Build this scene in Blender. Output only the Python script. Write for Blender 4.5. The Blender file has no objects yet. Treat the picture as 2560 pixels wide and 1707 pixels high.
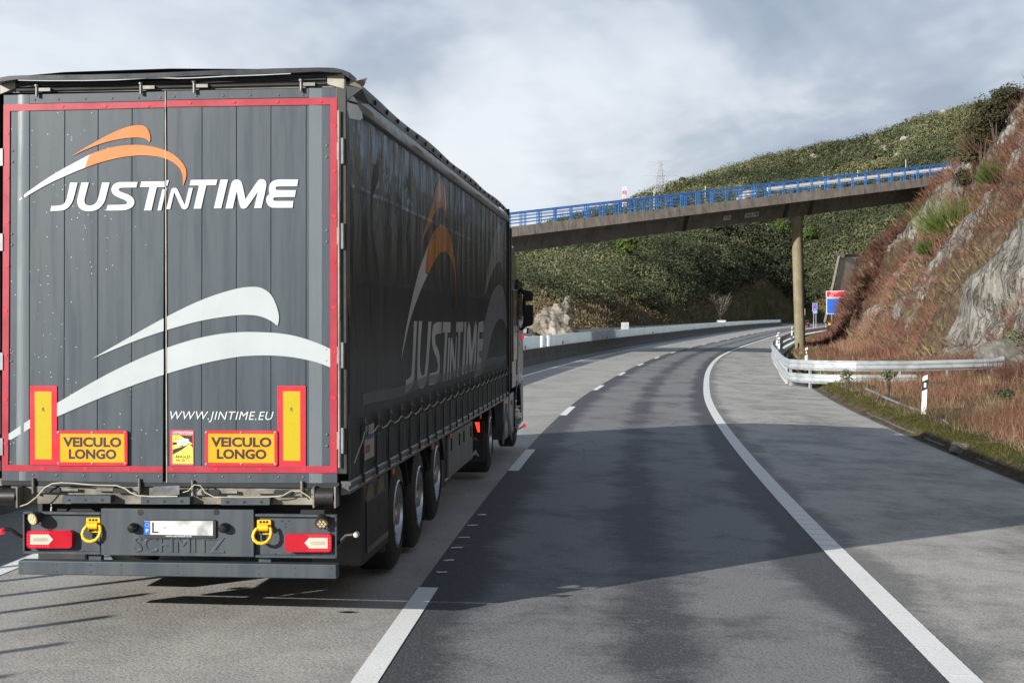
import bpy, bmesh, math, random
import numpy as np
from mathutils import Vector, Matrix
from mathutils.geometry import tessellate_polygon
R = math.radians
random.seed(7); rng = np.random.default_rng(11)
scene = bpy.context.scene
col = scene.collection

# ------------------------------------------------------------------ camera
F = 3850.0                      # focal length in pixels of a 2560 px wide frame
CAMZ = 2.22
PITCH = math.atan((853.5 - 812) / F)
cam_d = bpy.data.cameras.new('camera'); cam = bpy.data.objects.new('camera', cam_d); col.objects.link(cam)
cam.location = (0, 0, CAMZ); cam.rotation_euler = (R(90) - PITCH, 0, 0)
cam_d.sensor_width = 36; cam_d.lens = F * 36 / 2560; cam_d.clip_end = 9000; cam_d.clip_start = 0.1
scene.camera = cam

# ------------------------------------------------------------------ sky, sun, exposure
SUN_EL, SUN_AZ = R(18), R(225)          # the sun stands behind and to the left of the camera
world = bpy.data.worlds.new('World'); scene.world = world; world.use_nodes = True
nt = world.node_tree; nt.nodes.clear()
def wn(t, **k):
    n = nt.nodes.new(t)
    for a, b in k.items(): setattr(n, a, b)
    return n
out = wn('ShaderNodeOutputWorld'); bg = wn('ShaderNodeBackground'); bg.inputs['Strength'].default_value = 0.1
sky = wn('ShaderNodeTexSky', sky_type='NISHITA', sun_disc=False); sky.sun_elevation = SUN_EL; sky.sun_rotation = SUN_AZ
tc = wn('ShaderNodeTexCoord'); sep = wn('ShaderNodeSeparateXYZ'); nt.links.new(tc.outputs['Generated'], sep.inputs[0])
def wm(op, a, b=None):
    n = wn('ShaderNodeMath', operation=op)
    for i, v in enumerate((a, b)):
        if v is None: continue
        if isinstance(v, (int, float)): n.inputs[i].default_value = v
        else: nt.links.new(v, n.inputs[i])
    return n.outputs[0]
zc = wm('ADD', wm('MAXIMUM', sep.outputs['Z'], 0.0), 0.16)
comb = wn('ShaderNodeCombineXYZ')
nt.links.new(wm('DIVIDE', sep.outputs['X'], zc), comb.inputs[0]); nt.links.new(wm('DIVIDE', sep.outputs['Y'], zc), comb.inputs[1])
def wnoise(scale, detail, rough, rot, sc, dist=0.0, loc=(0, 0, 0)):
    m = wn('ShaderNodeMapping'); m.inputs['Rotation'].default_value = (0, 0, R(rot)); m.inputs['Scale'].default_value = sc; m.inputs['Location'].default_value = loc
    nt.links.new(comb.outputs[0], m.inputs['Vector'])
    n = wn('ShaderNodeTexNoise'); n.inputs['Scale'].default_value = scale; n.inputs['Detail'].default_value = detail
    n.inputs['Roughness'].default_value = rough; n.inputs['Distortion'].default_value = dist
    nt.links.new(m.outputs[0], n.inputs['Vector']); return n.outputs['Fac']
def wramp(fac, stops):
    r = wn('ShaderNodeValToRGB'); e = r.color_ramp.elements
    e[0].position, e[0].color = stops[0][0], (*stops[0][1], 1); e[1].position, e[1].color = stops[1][0], (*stops[1][1], 1)
    for p, c in stops[2:]:
        x = e.new(p); x.color = (*c, 1)
    nt.links.new(fac, r.inputs[0]); return r.outputs[0]
n1 = wnoise(0.85, 5, 0.55, 28, (1.0, 0.55, 1), 0.5, (3.1, 1.7, 0))
n2 = wnoise(2.6, 4, 0.6, 20, (1.0, 0.6, 1), 0.3, (1.2, 7.3, 0))
mixn = wm('ADD', wm('MULTIPLY', n1, 0.78), wm('MULTIPLY', n2, 0.22))
cloud = wramp(mixn, [(0.42, (0.40, 0.46, 0.55)), (0.475, (0.50, 0.56, 0.64)), (0.52, (0.68, 0.72, 0.78)), (0.585, (0.84, 0.87, 0.91))])
# the band near the horizon is greyer and bluer than the veil above it
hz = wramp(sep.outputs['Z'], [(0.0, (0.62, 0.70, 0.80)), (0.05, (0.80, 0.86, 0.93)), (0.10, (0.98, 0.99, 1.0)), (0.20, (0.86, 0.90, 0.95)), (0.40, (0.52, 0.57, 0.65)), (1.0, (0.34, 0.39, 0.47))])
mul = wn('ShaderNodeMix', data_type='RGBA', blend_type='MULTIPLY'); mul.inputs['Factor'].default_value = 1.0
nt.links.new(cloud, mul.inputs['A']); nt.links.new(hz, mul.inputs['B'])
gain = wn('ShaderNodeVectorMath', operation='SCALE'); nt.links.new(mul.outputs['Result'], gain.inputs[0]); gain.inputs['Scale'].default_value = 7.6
cover = wramp(wnoise(1.3, 3, 0.5, 24, (1, 0.6, 1), 0.4, (9, 2, 0)), [(0.35, (0.90,)*3), (0.60, (1.0,)*3)])
mx = wn('ShaderNodeMix', data_type='RGBA'); nt.links.new(cover, mx.inputs['Factor'])
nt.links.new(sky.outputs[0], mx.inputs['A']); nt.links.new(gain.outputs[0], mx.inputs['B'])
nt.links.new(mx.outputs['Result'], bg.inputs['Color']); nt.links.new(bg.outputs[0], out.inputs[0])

sun_d = bpy.data.lights.new('sun', 'SUN'); sun_d.energy = 5.0; sun_d.angle = R(0.53); sun_d.color = (1.0, 0.955, 0.885)
sun = bpy.data.objects.new('sun', sun_d); col.objects.link(sun)
travel = Vector((math.sin(R(45)) * math.cos(SUN_EL), math.cos(R(45)) * math.cos(SUN_EL), -math.sin(SUN_EL)))
sun.rotation_euler = travel.to_track_quat('-Z', 'Y').to_euler(); sun.location = (-30, -30, 30)

scene.view_settings.view_transform = 'Standard'; scene.view_settings.look = 'None'
scene.view_settings.exposure = 0.48; scene.view_settings.gamma = 1.0
scene.cycles.max_bounces = 6; scene.cycles.use_denoising = True

# ------------------------------------------------------------------ projection helpers (metres from the photo's perspective)
CP, SP = math.cos(PITCH), math.sin(PITCH)
def ray(px, py):
    u, v = (px - 1280) / F, (853.5 - py) / F
    return Vector((u, CP + v * SP, -SP + v * CP))
def at(px, py, Y):
    d = ray(px, py); t = Y / d.y
    return Vector((d.x * t, Y, CAMZ + d.z * t))
def px_of(X, Y, Z):
    z = Z - CAMZ; f = Y * CP - z * SP; u = Y * SP + z * CP
    return 1280 + F * X / f, 853.5 - F * u / f

# ------------------------------------------------------------------ smooth tables
def hermite(xs, ys):
    xs = np.array(xs, float); ys = np.array(ys, float); m = np.gradient(ys, xs)
    def f(x):
        x = np.asarray(x, float); i = np.clip(np.searchsorted(xs, x) - 1, 0, len(xs) - 2)
        h = xs[i + 1] - xs[i]; t = (x - xs[i]) / h
        lo, hi = t < 0, t > 1; tc_ = np.clip(t, 0, 1)
        a = (2*tc_**3 - 3*tc_**2 + 1) * ys[i] + (tc_**3 - 2*tc_**2 + tc_) * h * m[i] + (-2*tc_**3 + 3*tc_**2) * ys[i+1] + (tc_**3 - tc_**2) * h * m[i+1]
        return a + np.where(lo, t * h * m[i], 0) + np.where(hi, (t - 1) * h * m[i + 1], 0)
    return f
EX = hermite([-60, -30, 0, 9.57, 23.85, 33.3, 45.5, 58.6, 80, 105, 130, 162, 217, 268, 310, 370, 450, 550, 700],
             [0.9, 1.55, 2.34, 2.86, 3.83, 4.62, 5.82, 7.4, 10.3, 14.3, 19.2, 26.1, 38.0, 49.5, 59.5, 74.5, 96, 127, 182])
EZ = hermite([-60, 0, 60, 105, 150, 200, 260, 310, 370, 500, 700], [0, 0, 0.0, 0.16, 0.48, 0.86, 1.26, 1.6, 1.95, 2.9, 4.2])
def head(Y): return np.arctan((EX(Y + 0.5) - EX(Y - 0.5)))
def bank(d):
    d = np.asarray(d, float)
    return np.where(d > 0, -0.032 - 0.045 * np.minimum(d, 4.0), -0.017 * (np.maximum(d, -9.6) + 1.9))
def road(Y, d, dz=0.0):
    "a point at distance d to the right of the right edge line, where that line is Y metres ahead"
    h = head(Y)
    return np.array([EX(Y) + d * np.cos(h), Y - d * np.sin(h), EZ(Y) + bank(d) + dz])

# ------------------------------------------------------------------ value noise
def _hash(ix, iy, iz, seed):
    h = (ix * 374761393 + iy * 668265263 + iz * 2147483647 + seed * 1274126177) & 0xFFFFFFFF
    h = ((h ^ (h >> 13)) * 1274126177) & 0xFFFFFFFF
    return ((h ^ (h >> 16)) & 0xFFFFFF) / float(0xFFFFFF)
def vnoise(x, y, z=0.0, seed=0):
    x, y, z = np.broadcast_arrays(np.asarray(x, float), np.asarray(y, float), np.asarray(z, float))
    ix, iy, iz = np.floor(x).astype(np.int64), np.floor(y).astype(np.int64), np.floor(z).astype(np.int64)
    fx, fy, fz = x - ix, y - iy, z - iz
    fx, fy, fz = fx*fx*(3-2*fx), fy*fy*(3-2*fy), fz*fz*(3-2*fz)
    r = 0
    for a in (0, 1):
        for b in (0, 1):
            for c in (0, 1):
                r = r + _hash(ix+a, iy+b, iz+c, seed) * (fx if a else 1-fx) * (fy if b else 1-fy) * (fz if c else 1-fz)
    return r
def fbm(x, y, z=0.0, o=4, seed=0, g=0.5):
    s, a, t = 0, 1, 0
    for k in range(o):
        s = s + a * vnoise(np.asarray(x) * 2**k, np.asarray(y) * 2**k, np.asarray(z) * 2**k, seed + k); t += a; a *= g
    return s / t

# ------------------------------------------------------------------ objects
def tag(o, label=None, cat=None, group=None, kind=None):
    if label: o['label'] = label
    if cat: o['category'] = cat
    if group: o['group'] = group
    if kind: o['kind'] = kind
    return o
def empty(name, loc=(0, 0, 0), rz=0.0, label=None, cat=None, group=None, rx=0.0):
    o = bpy.data.objects.new(name, None); o.empty_display_size = 0.2; col.objects.link(o)
    o.location = loc; o.rotation_euler = (rx, 0, rz); tag(o, label, cat, group); return o
def kids(o): return [c for c in bpy.data.objects if c.parent == o]
def copy_tree(o, parent=None, table=None):
    if table is None:
        table = {}
        for c in bpy.data.objects:
            if c.parent: table.setdefault(c.parent.name, []).append(c)
    c = o.copy(); col.objects.link(c); c.parent = parent
    for ch in table.get(o.name, []): copy_tree(ch, c, table)
    return c
class MB:
    def __init__(s): s.v = []; s.f = []; s.m = []
    def add(s, vs, fs, mi=0):
        b = len(s.v); s.v += [tuple(map(float, p)) for p in vs]; s.f += [tuple(b + i for i in f) for f in fs]; s.m += [mi] * len(fs); return s
    def box(s, x0, x1, y0, y1, z0, z1, mi=0, M=None):
        vs = [Vector((x, y, z)) for x in (x0, x1) for y in (y0, y1) for z in (z0, z1)]
        if M is not None: vs = [M @ p for p in vs]
        return s.add(vs, [(0,1,3,2),(4,6,7,5),(0,4,5,1),(2,3,7,6),(0,2,6,4),(1,5,7,3)], mi)
    def bar(s, p0, p1, w, h, mi=0, up=(0, 0, 1)):
        p0, p1 = Vector(p0), Vector(p1); d = (p1 - p0).normalized(); u = Vector(up)
        a = d.cross(u)
        if a.length < 1e-4: a = d.cross(Vector((1, 0, 0)))
        a.normalize(); b = a.cross(d).normalized()
        vs = [p + a*w/2*i + b*h/2*j for p in (p0, p1) for i, j in ((-1,-1),(1,-1),(1,1),(-1,1))]
        return s.add(vs, [(0,1,2,3),(7,6,5,4),(0,4,5,1),(1,5,6,2),(2,6,7,3),(3,7,4,0)], mi)
    def cyl(s, p0, p1, r0, r1=None, n=12, mi=0, cap=True):
        r1 = r0 if r1 is None else r1; p0, p1 = Vector(p0), Vector(p1); d = (p1 - p0).normalized()
        a = d.cross(Vector((0, 0, 1)))
        if a.length < 1e-3: a = Vector((1, 0, 0))
        a.normalize(); b = d.cross(a); vs = []
        for p, r in ((p0, r0), (p1, r1)):
            vs += [p + a*r*math.cos(2*math.pi*k/n) + b*r*math.sin(2*math.pi*k/n) for k in range(n)]
        fs = [(k, (k+1) % n, n + (k+1) % n, n + k) for k in range(n)]
        if cap: fs += [tuple(range(n))[::-1], tuple(range(n, 2*n))]
        return s.add(vs, fs, mi)
    def tube(s, pts, r, n=8, mi=0, closed=False):
        pts = [Vector(p) for p in pts]; N = len(pts); vs = []; ref = None
        for i, p in enumerate(pts):
            q0 = pts[(i-1) % N] if (i or closed) else p; q1 = pts[(i+1) % N] if (i < N-1 or closed) else p
            d = (q1 - q0).normalized()
            if ref is None:
                ref = d.cross(Vector((0, 0, 1)))
                if ref.length < 1e-3: ref = Vector((1, 0, 0))
            a = (ref - d * ref.dot(d)).normalized(); ref = a; b = d.cross(a)
            vs += [p + a*r*math.cos(2*math.pi*k/n) + b*r*math.sin(2*math.pi*k/n) for k in range(n)]
        fs = [(i*n+k, i*n+(k+1) % n, ((i+1) % N)*n+(k+1) % n, ((i+1) % N)*n+k) for i in range(N if closed else N-1) for k in range(n)]
        if not closed: fs += [tuple(range(n))[::-1], tuple(range((N-1)*n, N*n))]
        return s.add(vs, fs, mi)
    def lathe(s, prof, c, axis='x', n=32, mi=0):
        "prof: (radius, position along axis)"
        c = Vector(c); vs = []
        for r, t in prof:
            for k in range(n):
                ca, sa = r*math.cos(2*math.pi*k/n), r*math.sin(2*math.pi*k/n)
                vs.append(c + (Vector((t, ca, sa)) if axis == 'x' else Vector((ca, t, sa)) if axis == 'y' else Vector((ca, sa, t))))
        fs = [(i*n+k, i*n+(k+1) % n, (i+1)*n+(k+1) % n, (i+1)*n+k) for i in range(len(prof)-1) for k in range(n)]
        return s.add(vs, fs, mi)
    def prism(s, poly, fn, t0, t1, mi=0):
        "poly: 2-D outline; fn(a, b, t) -> 3-D"
        n = len(poly); tri = tessellate_polygon([[Vector((a, b, 0)) for a, b in poly]])
        vs = [fn(a, b, t0) for a, b in poly] + [fn(a, b, t1) for a, b in poly]
        fs = [tuple(t) for t in tri] + [tuple(n + i for i in t)[::-1] for t in tri] + [(i, (i+1) % n, n + (i+1) % n, n + i) for i in range(n)]
        return s.add(vs, fs, mi)
    def loft(s, rings, closed=True, mi=0, cap=False):
        n = len(rings[0]); vs = [p for r in rings for p in r]
        K = n if closed else n - 1
        fs = [(i*n+k, i*n+(k+1) % n, (i+1)*n+(k+1) % n, (i+1)*n+k) for i in range(len(rings)-1) for k in range(K)]
        if cap: fs += [tuple(range(n))[::-1], tuple(range((len(rings)-1)*n, len(rings)*n))]
        return s.add(vs, fs, mi)
    def build(s, name, mats, parent=None, smooth=False, bevel=0.0, loc=None, seg=2):
        me = bpy.data.meshes.new(name); me.from_pydata(s.v, [], s.f)
        mats = mats if isinstance(mats, (list, tuple)) else [mats]
        for m in mats: me.materials.append(m)
        if len(mats) > 1: me.polygons.foreach_set('material_index', s.m)
        bm = bmesh.new(); bm.from_mesh(me); bmesh.ops.recalc_face_normals(bm, faces=bm.faces)
        bm.to_mesh(me); bm.free()
        if smooth:
            me.polygons.foreach_set('use_smooth', [True] * len(me.polygons))
            me.set_sharp_from_angle(angle=R(40))
        o = bpy.data.objects.new(name, me); col.objects.link(o)
        if loc is not None: o.location = loc
        o.parent = parent
        if bevel:
            b = o.modifiers.new('bevel', 'BEVEL'); b.width = bevel; b.segments = seg; b.limit_method = 'ANGLE'; b.angle_limit = R(35)
        return o
def bulk(name, V, Fc, mat, parent=None, attr=None, smooth=False, sizes=None):
    "fast mesh from numpy arrays; Fc is (n, 3) or (n, 4)"
    me = bpy.data.meshes.new(name); k = Fc.shape[1]; n = len(Fc)
    me.vertices.add(len(V)); me.vertices.foreach_set('co', np.ascontiguousarray(V, np.float32).ravel())
    me.loops.add(n * k); me.loops.foreach_set('vertex_index', np.ascontiguousarray(Fc, np.int32).ravel())
    me.polygons.add(n); me.polygons.foreach_set('loop_start', np.arange(0, n*k, k, dtype=np.int32))
    me.polygons.foreach_set('loop_total', np.full(n, k, np.int32))
    if smooth: me.polygons.foreach_set('use_smooth', np.ones(n, bool))
    me.update(calc_edges=True)
    for nm, (dom, val) in (attr or {}).items():
        a = me.attributes.new(nm, 'FLOAT', dom); a.data.foreach_set('value', np.ascontiguousarray(val, np.float32))
    me.materials.append(mat)
    o = bpy.data.objects.new(name, me); col.objects.link(o); o.parent = parent; return o
def sheet(name, P, mat, uv=None, attr=None, parent=None, smooth=True):
    "P: (n, m, 3) grid of points; uv: (n, m, 2)"
    n, m = P.shape[:2]; idx = np.arange(n*m).reshape(n, m)
    Fc = np.stack([idx[:-1, :-1], idx[:-1, 1:], idx[1:, 1:], idx[1:, :-1]], -1).reshape(-1, 4)
    a = P[1, 0] - P[0, 0]; b = P[0, 1] - P[0, 0]
    o = bulk(name, P.reshape(-1, 3), Fc, mat, parent, attr, smooth)
    if uv is not None:
        l = o.data.uv_layers.new(name='UVMap'); l.data.foreach_set('uv', uv.reshape(-1, 2)[Fc.ravel()].astype(np.float32).ravel())
    return o

# ------------------------------------------------------------------ materials
def lin(r, g, b):
    f = lambda c: (c/255/12.92) if c/255 <= 0.04045 else ((c/255 + 0.055)/1.055)**2.4
    return (f(r), f(g), f(b))
class NT:
    def __init__(s, name):
        s.m = bpy.data.materials.new(name); s.m.use_nodes = True; s.t = s.m.node_tree; s.n = s.t.nodes; s.l = s.t.links
        s.b = s.n['Principled BSDF']; s._c = {}
    def node(s, t, **k):
        n = s.n.new(t)
        for a, b in k.items(): setattr(n, a, b)
        return n
    def put(s, sock, v):
        if hasattr(v, 'is_linked') or hasattr(v, 'links'): s.l.new(v, sock)
        else:
            try: sock.default_value = v
            except Exception: sock.default_value = (*v, 1)
    def coord(s, kind='Object', scale=(1, 1, 1), rot=(0, 0, 0), loc=(0, 0, 0)):
        tc = s.node('ShaderNodeTexCoord'); mp = s.node('ShaderNodeMapping')
        mp.inputs['Scale'].default_value = scale; mp.inputs['Rotation'].default_value = rot; mp.inputs['Location'].default_value = loc
        s.l.new(tc.outputs[kind], mp.inputs['Vector']); return mp.outputs[0]
    def noise(s, vec, scale=5, detail=4, rough=0.55, dist=0.0):
        n = s.node('ShaderNodeTexNoise'); s.l.new(vec, n.inputs['Vector'])
        n.inputs['Scale'].default_value = scale; n.inputs['Detail'].default_value = detail; n.inputs['Roughness'].default_value = rough; n.inputs['Distortion'].default_value = dist
        return n.outputs['Fac']
    def vor(s, vec, scale=5, feature='F1', out='Distance', rand=1.0):
        n = s.node('ShaderNodeTexVoronoi', feature=feature); s.l.new(vec, n.inputs['Vector']); n.inputs['Scale'].default_value = scale
        n.inputs['Randomness'].default_value = rand; return n.outputs[out]
    def ramp(s, fac, stops, interp='LINEAR'):
        r = s.node('ShaderNodeValToRGB'); e = r.color_ramp.elements; r.color_ramp.interpolation = interp
        cc = lambda c: (c, c, c, 1) if isinstance(c, (int, float)) else (*c, 1)
        e[0].position, e[0].color = stops[0][0], cc(stops[0][1]); e[1].position, e[1].color = stops[1][0], cc(stops[1][1])
        for p, c in stops[2:]:
            x = e.new(p); x.color = cc(c)
        s.l.new(fac, r.inputs[0]); return r.outputs[0]
    def math(s, op, a, b=0.0, c=None):
        n = s.node('ShaderNodeMath', operation=op); s.put(n.inputs[0], a); s.put(n.inputs[1], b)
        if c is not None: s.put(n.inputs[2], c)
        return n.outputs[0]
    def mix(s, fac, a, b, mode='MIX'):
        n = s.node('ShaderNodeMix', data_type='RGBA', blend_type=mode); s.put(n.inputs['Factor'], fac)
        for k, v in (('A', a), ('B', b)):
            if isinstance(v, tuple): n.inputs[k].default_value = (*v[:3], 1)
            else: s.l.new(v, n.inputs[k])
        return n.outputs['Result']
    def attr(s, name):
        n = s.node('ShaderNodeAttribute'); n.attribute_name = name; return n.outputs['Fac']
    def bump(s, h, strength=0.3, dist=0.02):
        n = s.node('ShaderNodeBump'); n.inputs['Strength'].default_value = strength; n.inputs['Distance'].default_value = dist
        s.l.new(h, n.inputs['Height']); s.l.new(n.outputs[0], s.b.inputs['Normal']); return n
    def fin(s, color=None, rough=0.5, metal=0.0, spec=None):
        if color is not None: s.put(s.b.inputs['Base Color'], color if not isinstance(color, tuple) else (*color[:3], 1))
        s.put(s.b.inputs['Roughness'], rough); s.b.inputs['Metallic'].default_value = metal
        if spec is not None: s.b.inputs['Specular IOR Level'].default_value = spec
        return s.m
def pm(name, c, rough=0.5, metal=0.0, var=0.18, scale=6, dirt=None, damt=0.4, bump=0.0, bscale=40, kind='Object', sc=(1, 1, 1)):
    "painted or plain material: uneven tone, patches of dirt, fine bump"
    t = NT(name); v = t.coord(kind, sc); n = t.noise(v, scale, 5, 0.6)
    colr = t.mix(t.ramp(n, [(0.3, 0.0), (0.7, 1.0)]), tuple(x*(1-var) for x in c), tuple(min(1, x*(1+var)) for x in c))
    if dirt:
        d = t.ramp(t.noise(v, scale*0.6, 6, 0.7, 0.6), [(0.45, 0.0), (0.72, damt)])
        colr = t.mix(d, colr, dirt)
    if bump: t.bump(t.noise(v, bscale, 3, 0.6), bump, 0.01)
    return t.fin(colr, t.ramp(n, [(0.3, max(0.02, rough-0.08)), (0.7, min(1, rough+0.08))]), metal)
def emit(name, c, e, base=None):
    t = NT(name); t.b.inputs['Emission Color'].default_value = (*c, 1); t.b.inputs['Emission Strength'].default_value = e
    return t.fin(base or c, 0.25)
M = {}
M['door'] = None
DIRT = (0.16, 0.14, 0.11)
# ================================================================== ROAD
def asphalt(name, light, dark, tracks=None, edge=None):
    t = NT(name); uvn = t.node('ShaderNodeTexCoord'); sx = t.node('ShaderNodeSeparateXYZ'); t.l.new(uvn.outputs['UV'], sx.inputs[0])
    u, v = sx.outputs[0], sx.outputs[1]             # u: metres across, v: metres along
    def vec(a, b, k=0.0):
        c = t.node('ShaderNodeCombineXYZ'); t.l.new(t.math('MULTIPLY', u, a), c.inputs[0]); t.l.new(t.math('MULTIPLY', v, b), c.inputs[1]); c.inputs[2].default_value = k
        return c.outputs[0]
    big = t.noise(vec(0.62, 0.40), 1.0, 10, 0.74, 0.15)
    stre = t.noise(vec(2.2, 6.5, 4.0), 1.2, 7, 0.78, 0.6)
    grain = t.noise(vec(1, 1, 2.0), 46.0, 3, 0.75)
    stone = t.vor(vec(1, 1, 5.0), 42.0)
    f = t.math('ADD', t.math('MULTIPLY', big, 0.76), t.math('MULTIPLY', stre, 0.24))
    if tracks:                                       # worn pale wheel tracks, dark oily middle
        for c0, w, amp in tracks:
            wob = t.math('MULTIPLY', t.math('SUBTRACT', t.noise(vec(0.0, 0.25, c0), 1.0, 3), 0.5), 0.5)
            dd = t.math('ABSOLUTE', t.math('SUBTRACT', t.math('ADD', u, wob), c0))
            k = t.ramp(t.math('DIVIDE', dd, w), [(0.25, 1.0), (1.0, 0.0)])
            f = t.math('ADD', f, t.math('MULTIPLY', k, amp))
    fac = t.ramp(f, [(0.38, 0.0), (0.55, 1.0)])
    c = t.mix(fac, dark, light)
    c = t.mix(t.ramp(grain, [(0.34, 0.85), (0.50, 0.0)]), c, tuple(x*0.40 for x in dark))
    c = t.mix(t.ramp(stone, [(0.0, 0.60), (0.30, 0.0)]), c, tuple(min(1, x*1.9) for x in light))
    sp = t.ramp(t.noise(vec(1, 1, 8.0), 9.0, 2, 0.5), [(0.70, 0.0), (0.76, 0.55)])
    c = t.mix(sp, c, tuple(x*0.6 for x in dark))
    sp2 = t.ramp(t.noise(vec(1, 1, 18.0), 3.3, 5, 0.75), [(0.62, 0.0), (0.70, 0.45)]); c = t.mix(sp2, c, tuple(x*1.15 for x in light))
    sp3 = t.ramp(t.noise(vec(1, 0.5, 28.0), 1.7, 6, 0.8), [(0.60, 0.0), (0.72, 0.5)]); c = t.mix(sp3, c, tuple(x*0.8 for x in dark))
    crv = t.vor(vec(0.45, 0.22, 3.0), 1.0, 'DISTANCE_TO_EDGE')
    cr = t.math('MULTIPLY', t.ramp(t.math('ADD', crv, t.math('MULTIPLY', t.noise(vec(1, 1, 1.0), 3.0, 4), 0.05)), [(0.026, 1.0), (0.031, 0.0)]),
                t.ramp(t.noise(vec(0.2, 0.1, 11.0), 1.0, 2), [(0.58, 0.0), (0.64, 0.55)]))
    c = t.mix(cr, c, tuple(x*0.35 for x in dark))
    t.bump(t.math('ADD', grain, t.math('MULTIPLY', stone, 0.6)), 0.5, 0.006)
    return t.fin(c, t.ramp(grain, [(0.3, 0.55), (0.7, 0.85)]), 0, 0.5)
A_left = asphalt('worn_pale_asphalt', (0.46, 0.445, 0.41), (0.29, 0.28, 0.262), [(-6.6, 0.7, 0.03), (-4.6, 0.7, 0.03)])
A_right = asphalt('dark_asphalt', (0.235, 0.238, 0.238), (0.062, 0.066, 0.075), [(-2.85, 0.80, 0.05), (-1.0, 0.80, 0.05), (-1.9, 0.42, -0.11), (-0.12, 0.55, -0.22), (-3.75, 0.65, -0.22)])
A_sh = asphalt('shoulder_asphalt', (0.50, 0.48, 0.44), (0.20, 0.197, 0.19), [(0.15, 0.30, -0.12)])
A_opp = asphalt('opposite_asphalt', (0.26, 0.26, 0.255), (0.15, 0.15, 0.15))
Ys = np.concatenate([np.arange(-40, 60, 1.0), np.arange(60, 200, 2.5), np.arange(200, 475, 6.0)])
def strip(name, d0, d1, mat, dz=0.0, nx=4, ys=None, z1=None, kind='structure'):
    ys = Ys if ys is None else ys; ds = np.linspace(d0, d1, nx)
    P = np.stack([np.stack(road(ys, np.full_like(ys, d), dz), -1) for d in ds], 1)
    uv = np.stack([np.broadcast_to(ds, (len(ys), nx)), np.broadcast_to(ys[:, None], (len(ys), nx))], -1)
    o = sheet(name, P, mat, uv); 
    if kind: o['kind'] = kind
    return o
strip('road', -7.62, -3.83, A_left)
strip('road', -3.83, 0.10, A_right)
strip('road_shoulder', 0.10, 4.02, A_sh, nx=5)
strip('road_shoulder', -9.75, -7.62, A_opp)
strip('opposite_carriageway', -21.6, -9.75, A_opp, nx=6)
# markings
def paintmat(name, c=(0.88, 0.89, 0.87)):
    t = NT(name); v = t.coord('Object'); n = t.noise(v, 1.3, 6, 0.7); g = t.noise(v, 26, 3, 0.7)
    col_ = t.mix(t.ramp(n, [(0.40, 0.0), (0.75, 0.30)]), c, tuple(x*0.75 for x in c))
    col_ = t.mix(t.ramp(g, [(0.26, 0.75), (0.38, 0.0)]), col_, (0.16, 0.16, 0.155))
    t.bump(g, 0.3, 0.01); return t.fin(col_, 0.62)
P_white = paintmat('road_paint')
def marking(name, d, w, y0, y1, dz=0.005, label=None, step=1.0):
    ys = np.arange(y0, y1 + 1e-6, min(step, (y1-y0)/2)) if y1 - y0 < 60 else np.concatenate([np.arange(y0, 60, 1.0), np.arange(60, y1, 3.0)])
    o = strip(name, d - w/2, d + w/2, P_white, dz, 2, ys, kind='structure'); return o
marking('road_marking', 0.0, 0.22, -20, 470)
marking('road_marking', -7.5, 0.17, -20, 470)
marking('road_marking', -9.75 - 10.6, 0.2, -20, 470)
# the raised ribs of the profiled edge line
mb = MB()
for k in range(230):
    y = 4.0 + k*0.42
    if y > 95: break
    h = float(head(y)); c_ = road(y, 0.0, 0.006); n = Vector((math.cos(h), -math.sin(h), -0.03)); tv = Vector((math.sin(h), math.cos(h), 0)); c0 = Vector(c_)
    w = 0.11
    mb.add([c0 - n*w - tv*0.03, c0 + n*w - tv*0.03, c0 + n*w + tv*0.03, c0 - n*w + tv*0.03, c0 - n*w*0.98 - tv*0.015 + Vector((0,0,.0015)), c0 + n*w*0.98 - tv*0.015 + Vector((0,0,.0015)), c0 + n*w*0.98 + tv*0.015 + Vector((0,0,.0015)), c0 - n*w*0.98 + tv*0.015 + Vector((0,0,.0015))],
           [(0,1,5,4),(1,2,6,5),(2,3,7,6),(3,0,4,7),(4,5,6,7)])
mb.build('road_marking', P_white)['kind'] = 'structure'
y = 9.3
while y < 460:                                    # broken line: 4.3 m painted, 10 m bare
    marking('road_marking', -3.75, 0.165, y - 0.7, y + 3.75)
    y += 14.3
y = 6.0
while y < 420:
    marking('road_marking', -9.75 - 5.9, 0.15, y, y + 4.0); y += 14.0
# scraps of worn paint beside the broken line
mb = MB()
for k, (px, py) in enumerate([(1104, 1440), (1124, 1409), (1141, 1377), (1160, 1351), (1182, 1320), (1205, 1293)]):
    p = at(px, py, 1); Y = F * (CAMZ + 0.0) / (py - 812); p = at(px, py, Y); z = float(EZ(Y) + bank(-3.7)) + 0.009
    w = 0.045 + 0.01*random.random(); pts = []
    for a in range(9):
        r_ = w * (0.6 + 0.9*random.random()); pts.append((p.x + math.cos(a*0.7)*r_*1.3, p.y + math.sin(a*0.7)*r_*0.9, z))
    mb.add(pts, [tuple(range(9))])
mb.build('road_marking', P_white)['kind'] = 'structure'

# escape ramp chequered red and white beyond the bend
t = NT('chequered_paving'); ck = t.node('ShaderNodeTexChecker'); ck.inputs['Scale'].default_value = 1.0
mp = t.coord('UV', (0.5, 0.25, 1)); t.l.new(mp, ck.inputs['Vector']); ck.inputs['Color1'].default_value = (0.42, 0.055, 0.05, 1); ck.inputs['Color2'].default_value = (0.62, 0.60, 0.57, 1)
M_check = t.fin(ck.outputs['Color'], 0.8)
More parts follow.
